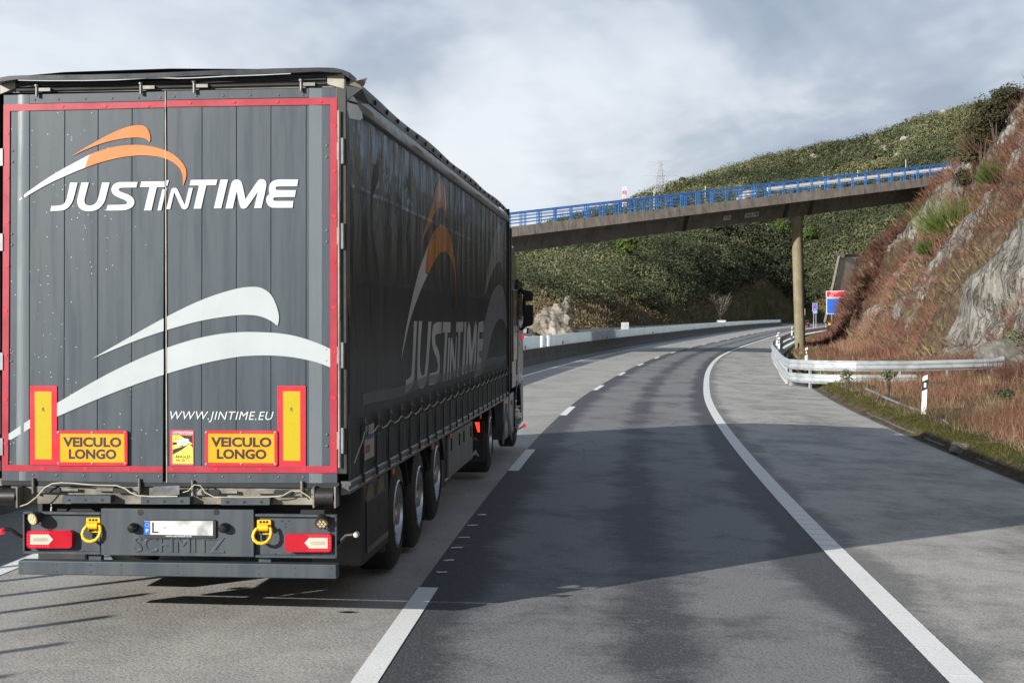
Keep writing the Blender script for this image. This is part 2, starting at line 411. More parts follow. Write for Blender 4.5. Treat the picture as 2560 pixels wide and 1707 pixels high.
# ------------------------------------------------------------------ TERRAIN
def ramp1(x, xs, ys): return np.interp(x, xs, ys)
def foot_d(Y): return ramp1(Y, [0, 30, 58, 80, 105, 130, 160, 230, 300, 450], [7.5, 9.0, 11.6, 10.4, 9.3, 8.0, 7.2, 8.5, 13, 18])
def top_h(Y): return ramp1(Y, [0, 60, 80, 95, 105, 118, 135, 160, 200, 260, 320, 450], [20, 25.5, 22.5, 18.8, 15.5, 12.2, 10.5, 9.0, 9.5, 12, 9, 5])
TAN = math.tan(R(60))
def slope_z(Y, d):
    "height above the road datum of the land to the right, before roughness"
    fd, th = foot_d(Y), top_h(Y)
    verge = np.interp(d, [4.0, 4.12, 4.3, 4.55, 4.8, 5.5, 7.0], [-0.215, -0.24, -0.21, 0.0, 0.03, 0.02, 0.05])
    verge = verge + np.clip(d - 7.0, 0, None) * 0.05
    zf = verge
    over = np.clip(d - fd, 0, None)
    face = over * TAN
    face = np.where(face < 1.2, face**2/2.4, face - 0.6)
    cap = th + (over - th/TAN) * 0.10
    k = 1.0
    f = -k * np.log(np.exp(-np.clip(face, -50, 400)/k) + np.exp(-np.clip(cap, -50, 400)/k) + 1e-300)
    return zf + np.where(over > 0, np.where(over < 0.3, face, np.maximum(f, 0)), 0)
def slope_rough(Y, d, z):
    amp = np.clip((d - foot_d(Y) + 1.0) / 3.0, 0, 1)
    q = Y*0.75 + z*0.55
    n = fbm(q*0.16, (z - 0.55*Y)*0.06, d*0.05, 4, 3)
    ridg = 1 - np.abs(2*fbm(q*0.33, (z - 0.5*Y)*0.10, 0.0, 4, 21) - 1)
    blk = fbm(q*1.1, z*0.5, d*0.4, 3, 33)
    return amp * ((n - 0.5)*2.6 + (ridg - 0.75)*2.2 + (blk - 0.5)*0.6 + (np.floor(fbm(q*0.7, z*0.42, 0.0, 2, 77)*9)/9 - 0.5)*1.5), ridg, n
YS = np.concatenate([np.arange(-12, 20, 1.2), np.arange(20, 135, 0.42), np.arange(135, 240, 1.0), np.arange(240, 470, 4.0)])
us = np.concatenate([np.linspace(0, 1, 18)[:-1], np.linspace(1, 2, 76)[:-1], np.linspace(2, 3, 14)])
YY, UU = np.meshgrid(YS, us, indexing='ij')
fd, th = foot_d(YY), top_h(YY)
DD = np.where(UU <= 1, 4.0 + (fd - 4.0) * np.interp(UU, [0, .2, .45, 1], [0, .06, .2, 1]), np.where(UU <= 2, fd + (UU - 1) * (th/TAN + 2.5), fd + th/TAN + 2.5 + (UU - 2)**2 * 70))
Zr = slope_z(YY, DD)
rg, ridg, nn = slope_rough(YY, DD, Zr)
hh = head(YY); out_ = rg * np.where(UU < 2, 1.0, np.clip(1 - (UU - 2)*4, 0, 1))
X0, Y0_ = EX(YY) + DD*np.cos(hh), YY - DD*np.sin(hh)
mossy = np.exp(-((DD - 4.62)/0.24)**2)
Zg = EZ(YY) + Zr + (fbm(X0*0.8, Y0_*0.8, 0, 3, 5) - 0.5) * 0.40 * np.clip((DD - 4.4)/1.0, 0, 1) + mossy*0.10*(fbm(X0*2, Y0_*2, 0, 2, 8) - 0.3)
SP3 = np.stack([X0 - out_*np.cos(hh)*0.86, Y0_ + out_*np.sin(hh)*0.86, Zg + out_*0.45], -1)
rockn = fbm(YY*0.11 + Zr*0.07, (Zr - 0.4*YY)*0.055, 0, 4, 61)
near = np.clip((112 - YY)/30, 0, 1)*0.085 + np.clip((80 - YY)/20, 0, 1)*0.03
rock = np.clip((ridg*0.42 + rockn*0.72 + near - 0.692)*9, 0, 1) * np.clip((DD - fd - 0.1)/1.4, 0, 1) * np.clip((2.12 - UU)*6, 0, 1)
t = NT('rock_and_soil_slope'); v = t.coord('Object')
strat = t.coord('Object', (1.1, 0.8, 0.35), (R(12), R(-24), R(20)))
n1_, n2_ = t.noise(v, 0.9, 8, 0.65, 0.4), t.noise(strat, 1.4, 8, 0.7, 0.5)
crack = t.vor(strat, 1.3, 'DISTANCE_TO_EDGE'); crack2 = t.vor(strat, 3.6, 'DISTANCE_TO_EDGE')
rk = t.ramp(n2_, [(0.30, (0.09, 0.085, 0.075)), (0.46, (0.21, 0.20, 0.18)), (0.58, (0.36, 0.35, 0.32)), (0.72, (0.17, 0.14, 0.10))])
rk = t.mix(t.ramp(n1_, [(0.50, 0.0), (0.66, 0.55)]), rk, (0.20, 0.155, 0.085))
rk = t.mix(t.ramp(t.noise(v, 2.2, 5, 0.6), [(0.58, 0.0), (0.68, 0.7)]), rk, (0.055, 0.065, 0.02))
seam = t.math('ABSOLUTE', t.math('SUBTRACT', t.noise(t.coord('Object', (1.3, 1.0, 0.25), (R(10), R(-26), R(15))), 1.1, 5, 0.6, 0.8), 0.5))
rk = t.mix(t.ramp(seam, [(0.0, 0.9), (0.022, 0.0)]), rk, (0.05, 0.045, 0.04))
rk = t.mix(t.ramp(crack2, [(0.0, 0.30), (0.03, 0.0)]), rk, (0.09, 0.08, 0.07))
so = t.ramp(t.noise(v, 2.6, 7, 0.7, 0.6), [(0.30, (0.055, 0.042, 0.028)), (0.50, (0.13, 0.092, 0.058)), (0.66, (0.19, 0.15, 0.09)), (0.78, (0.08, 0.085, 0.03))])
edge_n = t.math('ADD', t.attr('rock'), t.math('MULTIPLY', t.math('SUBTRACT', t.noise(v, 1.7, 8, 0.75, 0.8), 0.5), 3.0))
c = t.mix(t.ramp(edge_n, [(0.40, 0.0), (0.54, 1.0)]), so, rk)
moss = t.ramp(t.math('ADD', t.attr('moss'), t.math('MULTIPLY', t.math('SUBTRACT', t.noise(v, 3.5, 5, 0.7), 0.5), 1.3)), [(0.38, 0.0), (0.6, 1.0)])
mc = t.ramp(t.noise(v, 11, 4, 0.7), [(0.3, (0.03, 0.033, 0.012)), (0.55, (0.085, 0.085, 0.016)), (0.75, (0.06, 0.05, 0.025))])
c = t.mix(moss, c, mc)
c = t.mix(t.ramp(t.attr('gutter'), [(0.3, 0.0), (0.7, 1.0)]), c, t.mix(t.noise(v, 5, 5, 0.7), (0.10, 0.10, 0.09), (0.20, 0.195, 0.175)))
bn = t.math('ADD', t.math('MULTIPLY', n2_, 1.0), t.math('MULTIPLY', t.ramp(seam, [(0.0, 0.0), (0.05, 1.0)]), 0.3))
bn = t.math('ADD', bn, t.math('MULTIPLY', t.noise(v, 14, 4, 0.7), 0.15))
t.bump(bn, 1.0, 0.35); M_slope = t.fin(c, 0.95, 0, 0.2)
gut = np.clip(1 - np.abs(DD - 4.06)/0.13, 0, 1)
slope = sheet('rocky_cutting', SP3, M_slope, attr={'rock': ('POINT', rock.ravel()), 'moss': ('POINT', (mossy*1.05).ravel()), 'gutter': ('POINT', (gut*1.6).clip(0, 1).ravel())})
slope['kind'] = 'structure'
# concrete gutter lip between the shoulder and the mossy kerb
t = NT('gutter_concrete'); v = t.coord('Object'); gc = t.mix(t.ramp(t.noise(v, 3.0, 6, 0.7), [(0.35, 0.0), (0.65, 1.0)]), (0.07, 0.072, 0.055), (0.20, 0.195, 0.17)); t.bump(t.noise(v, 18, 4, 0.7), 0.5, 0.02); M_gut = t.fin(gc, 0.9)
gys = np.concatenate([np.arange(-12, 60, 1.0), np.arange(60, 180, 2.5)]); GP = []
for d_, z_ in ((3.98, 0.004), (4.14, -0.03), (4.26, -0.022), (4.30, 0.022), (4.345, 0.024), (4.36, -0.04)):
    wob = 0.012*np.sin(gys*1.3) + 0.02*(fbm(gys*0.6, d_, 0, 2, 3) - 0.5); a_ = np.stack(road(gys, np.full_like(gys, d_) + wob, z_), -1); a_[:, 2] = EZ(gys) - 0.212 + z_; GP.append(a_)
sheet('gutter', np.stack(GP, 1), M_gut)['kind'] = 'structure'
es = np.arange(190, 470, 5.0)
ds = np.linspace(0, 1, 5); P = []
for d_ in ds:
    d1 = np.interp(es, [190, 230, 470], [3.2, 7.5, 9.0]); dd_ = 0.35 + (d1 - 0.35)*d_
    P.append(np.stack(road(es, dd_, 0.012 + 0.03*np.minimum(dd_, 4)), -1))
Pm = np.stack(P, 1); sheet('escape_ramp_paving', Pm, M_check, np.stack([np.broadcast_to(ds*8, (len(es), 5)), np.broadcast_to(es[:, None], (len(es), 5))], -1))['kind'] = 'structure'

def slope_surf(Y, d):
    "a displaced point on the cutting"
    z = slope_z(Y, d); r_, _, _ = slope_rough(np.asarray(Y, float), np.asarray(d, float), z); h = head(Y)
    X, Yw = EX(Y) + d*np.cos(h), Y - d*np.sin(h)
    return np.stack([X - r_*np.cos(h)*0.86, Yw + r_*np.sin(h)*0.86, EZ(Y) + z + r_*0.45], -1)
def slope_hit(px, py, y0=20, y1=300):
    d = ray(px, py); Yt = np.arange(y0, y1, 0.25)
    for Yw in Yt:
        s = Yw/d.y; X = d.x*s; Z = CAMZ + d.z*s
        Yp = Yw; dd_ = X - float(EX(Yp))
        for _ in range(3):
            h = float(head(Yp)); dd_ = (X - float(EX(Yp)))*math.cos(h) - (Yw - Yp)*math.sin(h); Yp = Yp + (X - float(EX(Yp)))*math.sin(h) + (Yw - Yp)*math.cos(h)
        if dd_ > 4 and Z <= float(EZ(Yp)) + float(slope_z(Yp, dd_)): return Yp, dd_, Vector((X, Yw, Z))
    return None

# far hill: foot and ridge by bearing, a = X/Y
HA = [-0.60, -0.45, -0.25, -0.10, 0.005, 0.057, 0.109, 0.161, 0.187, 0.24, 0.32, 0.42, 0.6]
HYF = (lambda xs, ys: (lambda a: np.interp(a, xs, ys)))(HA, [60, 80, 105, 128, 155, 205, 290, 420, 462, 440, 400, 340, 280])
HYR = hermite(HA, [620, 640, 660, 680, 700, 700, 700, 690, 680, 640, 600, 560, 520])
SKX = [-1300, -600, 200, 900, 1270, 1355, 1387, 1483, 1557, 1634, 1742, 1878, 1949, 2096, 2260, 2412, 2560, 2900, 3600]
SKY_ = [760, 740, 700, 650, 598, 569, 552, 527, 508, 471, 442, 401, 385, 349, 309, 265, 237, 170, 90]
def hill_z(X, Y):
    a = X/np.maximum(Y, 1.0); yf, yr = HYF(np.clip(a, -.6, .6)), HYR(np.clip(a, -.6, .6))
    py = np.interp(a*F + 1280, SKX, SKY_); zr = CAMZ + (812 - py)/F*yr - 3.2
    t_ = (Y - yf)/(yr - yf)
    zf = EZ(np.clip(yf, 0, 600)) + 0.1
    g = np.where(t_ > 0, np.clip(t_, 0, 1)**0.92, 0)
    z = zf + (zr - zf)*g
    z = np.where(t_ > 1, zr - (Y - yr)*0.12, z)
    n = (fbm(X/75, Y/75, 0, 4, 91) - 0.5)*2; n2_ = (fbm(X/16, Y/16, 0, 3, 95) - 0.5)*2
    am = np.clip(t_*3, 0, 1)
    z = z + am*(n*(5.5*np.clip(1.15 - t_, 0.05, 1)) + n2_*1.5)
    return np.where(t_ < 0, zf - 0.6, z), t_
aa = np.linspace(-0.60, 0.60, 300); yy = np.concatenate([np.linspace(60, 450, 130), np.linspace(454, 760, 76), np.linspace(780, 1400, 14)])
AAg, YG = np.meshgrid(aa, yy, indexing='ij'); XG = AAg*YG; ZG, TG = hill_z(XG, YG)
# keep the hill sheet below the roads
rd = (XG - EX(np.clip(YG, -60, 700)))*np.cos(head(np.clip(YG, -60, 700)))
ZG = np.where((rd > -23.0) & (rd < 34) & (YG < 468), np.minimum(ZG, EZ(np.clip(YG, 0, 690)) - 0.9), ZG)
t = NT('hillside_ground'); v = t.coord('Object')
g1 = t.noise(v, 0.05, 6, 0.7, 0.5); g2 = t.noise(v, 0.35, 6, 0.7)
c = t.ramp(g2, [(0.30, (0.045, 0.045, 0.02)), (0.5, (0.12, 0.10, 0.05)), (0.66, (0.20, 0.15, 0.085)), (0.8, (0.10, 0.105, 0.04))])
c = t.mix(t.ramp(g1, [(0.45, 0.0), (0.6, 0.6)]), c, (0.075, 0.085, 0.03))
t.bump(t.noise(v, 0.8, 6, 0.7), 0.9, 0.8); M_hill = t.fin(c, 1.0, 0, 0.1)
hill = sheet('hillside', np.stack([XG, YG, ZG], -1), M_hill); hill['kind'] = 'structure'
# one wide ground sheet out to the horizon
gx = np.concatenate([[-6000, -2500, -900], np.linspace(-400, 400, 41), [900, 2500, 6000]]); gy = np.concatenate([[-2500, -600], np.linspace(-100, 700, 41), [1200, 2500, 7000]])
GX, GY = np.meshgrid(gx, gy, indexing='ij'); ycl = np.clip(GY, -60, 690)
GZ = EZ(np.clip(ycl, 0, 690)) - 1.3 + 0*GX
gp = sheet('ground', np.stack([GX, GY, GZ], -1), M_hill); gp['kind'] = 'structure'
# grass strip beyond the opposite carriageway
ys = np.arange(-40, 472, 4.0)
P = []
for d_, dz_ in ((-21.6, 0.0), (-23.5, 0.25), (-27, -0.1), (-34, -1.2)):
    P.append(np.stack(road(ys, np.full_like(ys, d_), dz_), -1))
sheet('grass_verge', np.stack(P, 1), M_hill)['kind'] = 'structure'

# ------------------------------------------------------------------ VEGETATION
def foliage(name, c0, c1, c2=None, tr=0.25):
    t = NT(name); k = t.attr('tint')
    st = [(0.0, c0), (1.0, c1)] if c2 is None else [(0.0, c0), (0.55, c1), (1.0, c2)]
    t.fin(t.ramp(k, st), 0.75, 0, 0.2)
    return t.m
M_tree = foliage('evergreen_leaves', (0.034, 0.043, 0.022), (0.088, 0.098, 0.046), (0.20, 0.195, 0.10))
M_brush = foliage('dry_twigs', (0.078, 0.036, 0.026), (0.20, 0.095, 0.066), (0.31, 0.20, 0.125))
M_tan = foliage('dry_grass_blades', (0.080, 0.058, 0.032), (0.185, 0.135, 0.075), (0.34, 0.265, 0.155))
M_broom = foliage('green_broom_twigs', (0.035, 0.055, 0.012), (0.075, 0.115, 0.022), (0.13, 0.17, 0.04))
M_moss = foliage('moss_blades', (0.028, 0.030, 0.008), (0.075, 0.075, 0.013), (0.14, 0.115, 0.04))
def leaves(C, Rr, K, size, flat=0.8, seed=0, up=0.35):
    size = np.asarray(size, float).reshape(-1, 1, 1)
    "quads scattered over the shells of crowns; C (n,3), Rr (n,)"
    g = np.random.default_rng(seed); n = len(C)
    d = g.normal(size=(n, K, 3)); d /= np.linalg.norm(d, axis=2, keepdims=True); d[..., 2] = np.where(d[..., 2] < -0.25, -d[..., 2]*0.6, d[..., 2])
    lump = 0.74 + 0.42*g.random((n, K, 1))**0.7
    lob = 1 + 0.22*np.sin(d[..., :1]*5 + g.random((n, 1, 1))*6) * np.cos(d[..., 1:2]*4 + g.random((n, 1, 1))*6)
    p = C[:, None, :] + d * lump * lob * Rr[:, None, None] * np.array([1, 1, flat])
    nr = d + g.normal(size=d.shape)*0.40; nr /= np.linalg.norm(nr, axis=2, keepdims=True)
    a = np.cross(nr, g.normal(size=d.shape)); a /= np.linalg.norm(a, axis=2, keepdims=True); b = np.cross(nr, a)
    s = size * (0.6 + 0.8*g.random((n, K, 1)))
    V = np.stack([p - a*s, p - b*s*0.7, p + a*s, p + b*s*0.7], 2).reshape(-1, 3)
    Fc = np.arange(n*K*4).reshape(-1, 4); return V, Fc
def blades(B, D, L, W, seed=0, bend=0.0):
    "one thin triangle per row: base, direction, length, width"
    g = np.random.default_rng(seed); n = len(B); D = D/np.linalg.norm(D, axis=1, keepdims=True)
    s = np.cross(D, g.normal(size=D.shape)); s /= np.linalg.norm(s, axis=1, keepdims=True)
    V = np.stack([B - s*W[:, None], B + s*W[:, None], B + D*L[:, None] + bend*np.array([0, 0, -1])*L[:, None]], 1).reshape(-1, 3)
    return V, np.arange(n*3).reshape(-1, 3)
# the wood on the far hill
N = 27000
a_ = np.concatenate([rng.uniform(-0.05, 0.36, 23000), rng.uniform(-0.6, 0.6, 4000)])
t_ = rng.random(N)**0.75
yf_, yr_ = HYF(a_), HYR(a_); Yt = yf_ + (yr_ - yf_)*(0.03 + 0.985*t_) ; Xt = a_*Yt; Zt, tt = hill_z(Xt, Yt)
# wooded low down, thinner and scrubby with bare patches higher up and to the right
dens = fbm(Xt/26, Yt/26, 0, 4, 141)*0.9 + fbm(Xt/8, Yt/8, 0, 2, 151)*0.35
want = dens > (0.37 + 0.13*np.clip((a_ - 0.05)/0.2, 0, 1)*np.clip(tt*2 - 0.5, 0, 1) + 0.25*np.exp(-((a_ - 0.232)/0.022)**2 - ((tt - 0.12)/0.13)**2) + np.where((tt < 0.13) & (a_ < 0.14), 0.20, 0))
keep = want
rd = (Xt - EX(np.clip(Yt, -60, 700)))*np.cos(head(np.clip(Yt, -60, 700)))
keep &= ~((rd > -25) & (rd < 26) & (Yt < 470))
Xt, Yt, Zt, tt = Xt[keep], Yt[keep], Zt[keep], tt[keep]
rr = 1.1 + 2.4*rng.random(len(Xt))**1.8 + 0.9*np.clip(0.55 - tt, 0, 1); rr = rr*np.clip(Yt/330, 0.55, 1)
C = np.stack([Xt, Yt, Zt + rr*0.45], -1)
V, Fc = leaves(C, rr, 84, np.clip(Yt/1500, 0.13, 0.32), 0.92, 5)
tint = np.clip(fbm(Xt/45, Yt/45, 0, 3, 171)*1.25 - 0.40 + rng.normal(size=len(Xt))*0.27 + 0.45*np.clip(tt - 0.3, 0, 1), 0, 1)
tf = np.clip(np.repeat(tint, 84) + rng.normal(size=len(Fc))*0.05, 0, 1)
o = bulk('hillside_wood', V, Fc, M_tree, attr={'tint': ('FACE', tf)})
tag(o, 'dense evergreen scrub and low trees covering the far hillside', 'woodland', kind='stuff')
# brown scrub and dry grass between the trees and along the foot of the hill
n = 46000
a_ = rng.uniform(-0.05, 0.33, n); t_ = rng.random(n)**1.6; yf_, yr_ = HYF(a_), HYR(a_); Yt = yf_ + (yr_-yf_)*t_*0.98; Xt = a_*Yt; Zt, tt = hill_z(Xt, Yt)
rd = (Xt - EX(np.clip(Yt, -60, 700)))*np.cos(head(np.clip(Yt, -60, 700))); k = (rd < -23.5) | (rd > 14) | (Yt > 470)
Xt, Yt, Zt = Xt[k], Yt[k], Zt[k]; B = np.repeat(np.stack([Xt, Yt, Zt], -1), 6, 0) + rng.normal(size=(len(Xt)*6, 3))*np.array([.8, .8, .05])
V, Fc = blades(B, rng.normal(size=B.shape)*0.4 + np.array([0, 0, 1]), (0.25 + 0.45*rng.random(len(B)))*np.clip(B[:, 1]/330, 0.4, 1), (0.09 + 0.07*rng.random(len(B)))*np.clip(B[:, 1]/330, 0.35, 1.2), 9)
o = bulk('hillside_scrub', V, Fc, M_tan, attr={'tint': ('FACE', np.clip(np.repeat(fbm(Xt/20, Yt/20, 0, 3, 5), 6) + rng.normal(size=len(Fc))*.12, 0, 1))})
tag(o, 'low brown scrub and dry grass between the trees of the far hill', 'scrub', kind='stuff')

# brush on the cutting
def scatter(n, ylo, yhi, dlo, dhi, power=1.0, off=None):
    Yp = ylo + (yhi - ylo)*rng.random(n)**power; u = rng.random(n); return Yp, u
def brush(name, n, yr, ur, nb, L, W, mat, keepf, tintf, seed, out=0.75, label='', cat='brush', power=1.5, jit=0.35):
    Yp = yr[0] + (yr[1] - yr[0])*rng.random(n)**power; u = ur[0] + (ur[1] - ur[0])*rng.random(n)
    fd_, th_ = foot_d(Yp), top_h(Yp); d = np.where(u < 1, 4.3 + (fd_ - 4.3)*u, fd_ + (u - 1)*(th_/TAN + 2.5))
    z = slope_z(Yp, d); rgd = slope_rough(Yp, d, z); rn = fbm(Yp*0.11 + z*0.07, (z - 0.4*Yp)*0.055, 0, 4, 61)
    nr = np.clip((112 - Yp)/30, 0, 1)*0.085 + np.clip((80 - Yp)/20, 0, 1)*0.03
    rk_ = np.clip((rgd[1]*0.42 + rn*0.72 + nr - 0.692)*9, 0, 1)*np.clip((d - fd_ - 0.1)/1.4, 0, 1)
    k = keepf(Yp, u, d, z, rk_); Yp, d, u, z, rk_ = Yp[k], d[k], u[k], z[k], rk_[k]
    P = slope_surf(Yp, d); h = head(Yp); n = len(P)
    # the verge also carries the small relief of the sheet
    vr = (fbm(P[:, 0]*0.8, P[:, 1]*0.8, 0, 3, 5) - 0.5)*0.40*np.clip((d - 4.4)/1.0, 0, 1); P[:, 2] += np.where(u < 1, vr - 0.04, 0)
    nrm = np.stack([-np.cos(h), np.sin(h), np.zeros(n)], -1)*np.where(u > 1, out, 0.05)[:, None] + np.array([0.0, 0, 1.0])
    lean = np.stack([rng.normal(size=n), rng.normal(size=n), np.zeros(n)], -1)*0.18
    B = np.repeat(P, nb, 0) + rng.normal(size=(n*nb, 3))*np.array([jit, jit, 0.04])
    D = np.repeat(nrm + lean, nb, 0) + rng.normal(size=(n*nb, 3))*0.30
    Ls = np.repeat(L[0] + (L[1]-L[0])*rng.random(n), nb)*(0.5 + 0.7*rng.random(n*nb)); Ws = W*(0.6 + 0.8*rng.random(n*nb))*np.repeat(np.clip(Yp/60, 0.6, 2.2), nb)
    V, Fc = blades(B, D, Ls, Ws, seed, 0.05)
    ti = np.clip(np.repeat(tintf(Yp, d, z), nb) + rng.normal(size=n*nb)*0.16, 0, 1)
    o = bulk(name, V, Fc, mat, attr={'tint': ('FACE', ti)}); tag(o, label, cat, kind='stuff'); return o
brush('dry_brush', 30000, (30, 260), (0.86, 2.25), 13, (0.35, 1.15), 0.012, M_brush,
      lambda Y, u, d, z, r_: (rng.random(len(Y)) > r_*1.02) & (fbm(Y*0.2, z*0.2, 0, 3, 301) > 0.36), lambda Y, d, z: fbm(Y*0.12, z*0.14, 0, 3, 311)*1.7 - 0.5, 31,
      label='reddish brown dry brush growing all over the rock cutting', cat='brush')
brush('yellow_brush', 6500, (34, 220), (0.95, 2.2), 11, (0.3, 0.95), 0.014, M_tan,
      lambda Y, u, d, z, r_: (rng.random(len(Y)) > r_*1.05) & (fbm(Y*0.17, z*0.2, 0, 3, 401) > 0.50), lambda Y, d, z: fbm(Y*0.2, z*0.2, 0, 3, 411), 41,
      label='yellowish brown twigs and grass patches on the rock cutting', cat='brush')
brush('verge_grass', 24000, (18, 190), (0.06, 1.02), 9, (0.05, 0.46), 0.009, M_tan,
      lambda Y, u, d, z, r_: (d > 4.72) & (fbm(d*1.3, Y*1.0, 0, 3, 501) > 0.47), lambda Y, d, z: fbm(d*1.1, Y*0.8, 0, 3, 511)*2.2 - 0.75, 51,
      label='dry tan grass and weeds along the verge behind the gutter', cat='grass', power=1.7, jit=0.12)
brush('verge_brush', 14000, (22, 190), (0.2, 1.02), 9, (0.15, 0.6), 0.010, M_brush,
      lambda Y, u, d, z, r_: (d > 5.2) & (fbm(d*0.8, Y*0.6, 0, 3, 601) > 0.52), lambda Y, d, z: fbm(d*0.7, Y*0.5, 0, 3, 611)*1.2 - 0.25, 61,
      label='low reddish heather like twigs on the verge', cat='brush', power=1.6, jit=0.18)
brush('moss', 12000, (16, 75), (0.0, 0.2), 10, (0.02, 0.09), 0.008, M_moss,
      lambda Y, u, d, z, r_: (np.abs(d - 4.62 - 0.06*np.sin(Y)) < 0.22), lambda Y, d, z: fbm(d*3, Y*1.5, 0, 3, 711)*1.4 - 0.2, 71,
      label='green and yellow moss hanging over the kerb beside the gutter', cat='moss', power=1.3, jit=0.07)
# single bushes on the cutting
def broom(p, h, mat, label, cat='bush', n=420, tint=0.5, lean=(-0.45, 0.1), w=0.011, spread=0.5, name='broom_bush', group=None):
    g = np.random.default_rng(int(p[0]*100) % 9999); wdt = w*max(1, p[1]/70)
    root = empty(name, p, label=label, cat=cat, group=group)
    st = MB()
    for k in range(5):
        an = g.random()*6.28; st.cyl((0, 0, -0.1), (math.cos(an)*h*0.15 + lean[0]*h*0.3, math.sin(an)*h*0.15, h*0.42), 0.02*h, 0.008*h, 5)
    st.build('stem', M_bark, root)
    d0 = g.normal(size=(n, 3)); d0[:, 2] = np.abs(d0[:, 2])*0.7 + 0.25; d0 /= np.linalg.norm(d0, axis=1, keepdims=True)
    B = d0*h*np.array([spread, spread, 0.45])*(g.random((n, 1))**0.6) + np.array([lean[0], lean[1], 0])*h*0.25
    D = d0*0.8 + np.array([lean[0], lean[1], 0.75]) + g.normal(size=(n, 3))*0.16
    V, Fc = blades(B, D, h*(0.28 + 0.4*g.random(n)), wdt*(0.7 + g.random(n)), 3)
    bulk('foliage', V, Fc, mat, root, {'tint': ('FACE', np.clip(tint + g.normal(size=n)*0.2, 0, 1))}); return root
def leafy(p, h, mat, label, cat='shrub', K=700, tint=0.5, size=0.07, name='shrub', r=None, trunk=True, group=None, flat=0.85):
    g = np.random.default_rng(int(p[0]*77) % 9999); r = r or h*0.5
    root = empty(name, p, label=label, cat=cat, group=group)
    st = MB(); cl = []
    for k in range(7):
        an = g.random()*6.28; q = (math.cos(an)*r*0.5*g.random(), math.sin(an)*r*0.5*g.random(), h*(0.45 + 0.3*g.random()))
        st.cyl((0, 0, -0.15), q, 0.018*h, 0.006*h, 5); cl.append(q)
    st.build('stem', M_bark, root)
    C = np.array(cl); V, Fc = leaves(C, r*(0.4 + 0.25*g.random(len(C))), K//7, size, flat, int(h*10))
    bulk('foliage', V, Fc, mat, root, {'tint': ('FACE', np.clip(tint + g.normal(size=len(Fc))*0.18, 0, 1))}); return root
M_bark = pm('bark', (0.07, 0.055, 0.04), 0.9, bump=0.5)
def spot(px, py, y0=30):
    r_ = slope_hit(px, py, y0)
    if r_ is None: return None
    Y, d, p = r_; return Vector(slope_surf(np.array([Y]), np.array([d]))[0])
BUSH = [(2375, 590, 4.4, M_broom, 'large bright green broom bush hanging on the rock face under the bridge end', 'b', .65),
        (2330, 640, 1.9, M_broom, 'low green broom clump just below the large broom bush', 'b', .45),
        (2212, 612, 3.0, M_broom, 'green broom bush on the dark rock edge below the bridge deck', 'b', .6),
        (2165, 715, 1.3, M_broom, 'small yellow green broom among the red brush, left part of the cutting', 'b', .8),
        (2498, 465, 1.5, M_broom, 'small dark green broom bush above the pale rock slab', 'b', .25),
        (2290, 480, 3.4, M_broom, 'tall olive broom at the end of the blue railing', 'b', .45),
        (2335, 425, 3.6, M_brush, 'tall brown broom behind the end of the blue railing', 'b', .30),
        (2415, 400, 3.4, M_brush, 'bushy brown dead broom high on the cutting', 'b', .12),
        (2470, 390, 2.4, M_tan, 'olive brown broom on the upper cutting right of the dead one', 'b', .15),
        (2440, 330, 3.0, M_brush, 'brown broom bush on the skyline of the cutting', 'b', .1),
        (2395, 345, 2.8, M_tan, 'tall twiggy broom standing against the sky', 'b', .2),
        (2535, 225, 2.0, M_broom, 'small green pine like bush on the skyline near the right edge', 'b', .2),
        (2562, 200, 2.4, M_broom, 'green bush on the skyline at the right edge of the view', 'b', .3),
        (2545, 905, 1.3, M_tree, 'leafy green shrub at the foot of the cutting behind the rail end', 'l', .6),
        (2515, 1020, 0.55, M_tree, 'small dark green shrub on the verge right of the marker post', 'l', .3),
        (2112, 765, 3.6, M_brush, 'tall russet brush half hiding the large blue sign', 'b', .25),
        (2128, 712, 3.6, M_brush, 'russet brush rising above the red sign panel', 'b', .35),
        (2100, 812, 3.0, M_brush, 'russet brush beside the chequered paving right of the pier', 'b', .45),
        (2240, 560, 2.6, M_brush, 'grey brown bush beneath the end of the bridge deck', 'b', .2)]
for px, py, h, mt, lb, k, ti in BUSH:
    p = spot(px, py)
    if p is None:
        continue
    if k == 'b': broom(p, h*(1.15 if py < 500 else 0.8), mt, lb, n=750, tint=ti, lean=(-0.42, 0.05))
    else: leafy(p, h, mt, lb, tint=ti, size=0.045 if h > 1 else 0.025)
M_dkb = foliage('dark_shrub_leaves', (0.028, 0.026, 0.012), (0.062, 0.058, 0.025), (0.12, 0.10, 0.05))
for px, py, h, r_, ti, lb in ((2492, 372, 3.6, 2.0, .35, 'large dark olive shrub on the skyline of the cutting'), (2455, 425, 3.8, 2.1, .25, 'dark brown shrub hanging over the cutting above the bridge end'), (2425, 462, 3.2, 1.7, .55, 'olive shrub leaning over the end of the blue railing'),
                             (2520, 320, 3.0, 1.7, .2, 'dark shrub high on the cutting below the skyline bushes'), (2400, 500, 2.2, 1.3, .15, 'small dark shrub at the right end of the bridge parapet'), (2548, 262, 2.4, 1.4, .4, 'dark olive shrub at the right edge below the green skyline bush')):
    p = spot(px, py)
    if p is not None: leafy(p, h, M_dkb, lb, K=2600, tint=ti, size=0.065, r=r_*0.8)
for px, py, Y, h, lb in ((2118, 985, 50.5, 0.95, 'small leafy seedling in front of the lower rail, farther from the marker post'), (2222, 985, 47.5, 0.95, 'small leafy seedling in front of the lower rail, nearer the marker post')):
    p = at(px, py, Y); leafy(p, h, M_tree, lb, cat='seedling', K=260, tint=0.75, size=0.035, name='seedling', r=0.30)
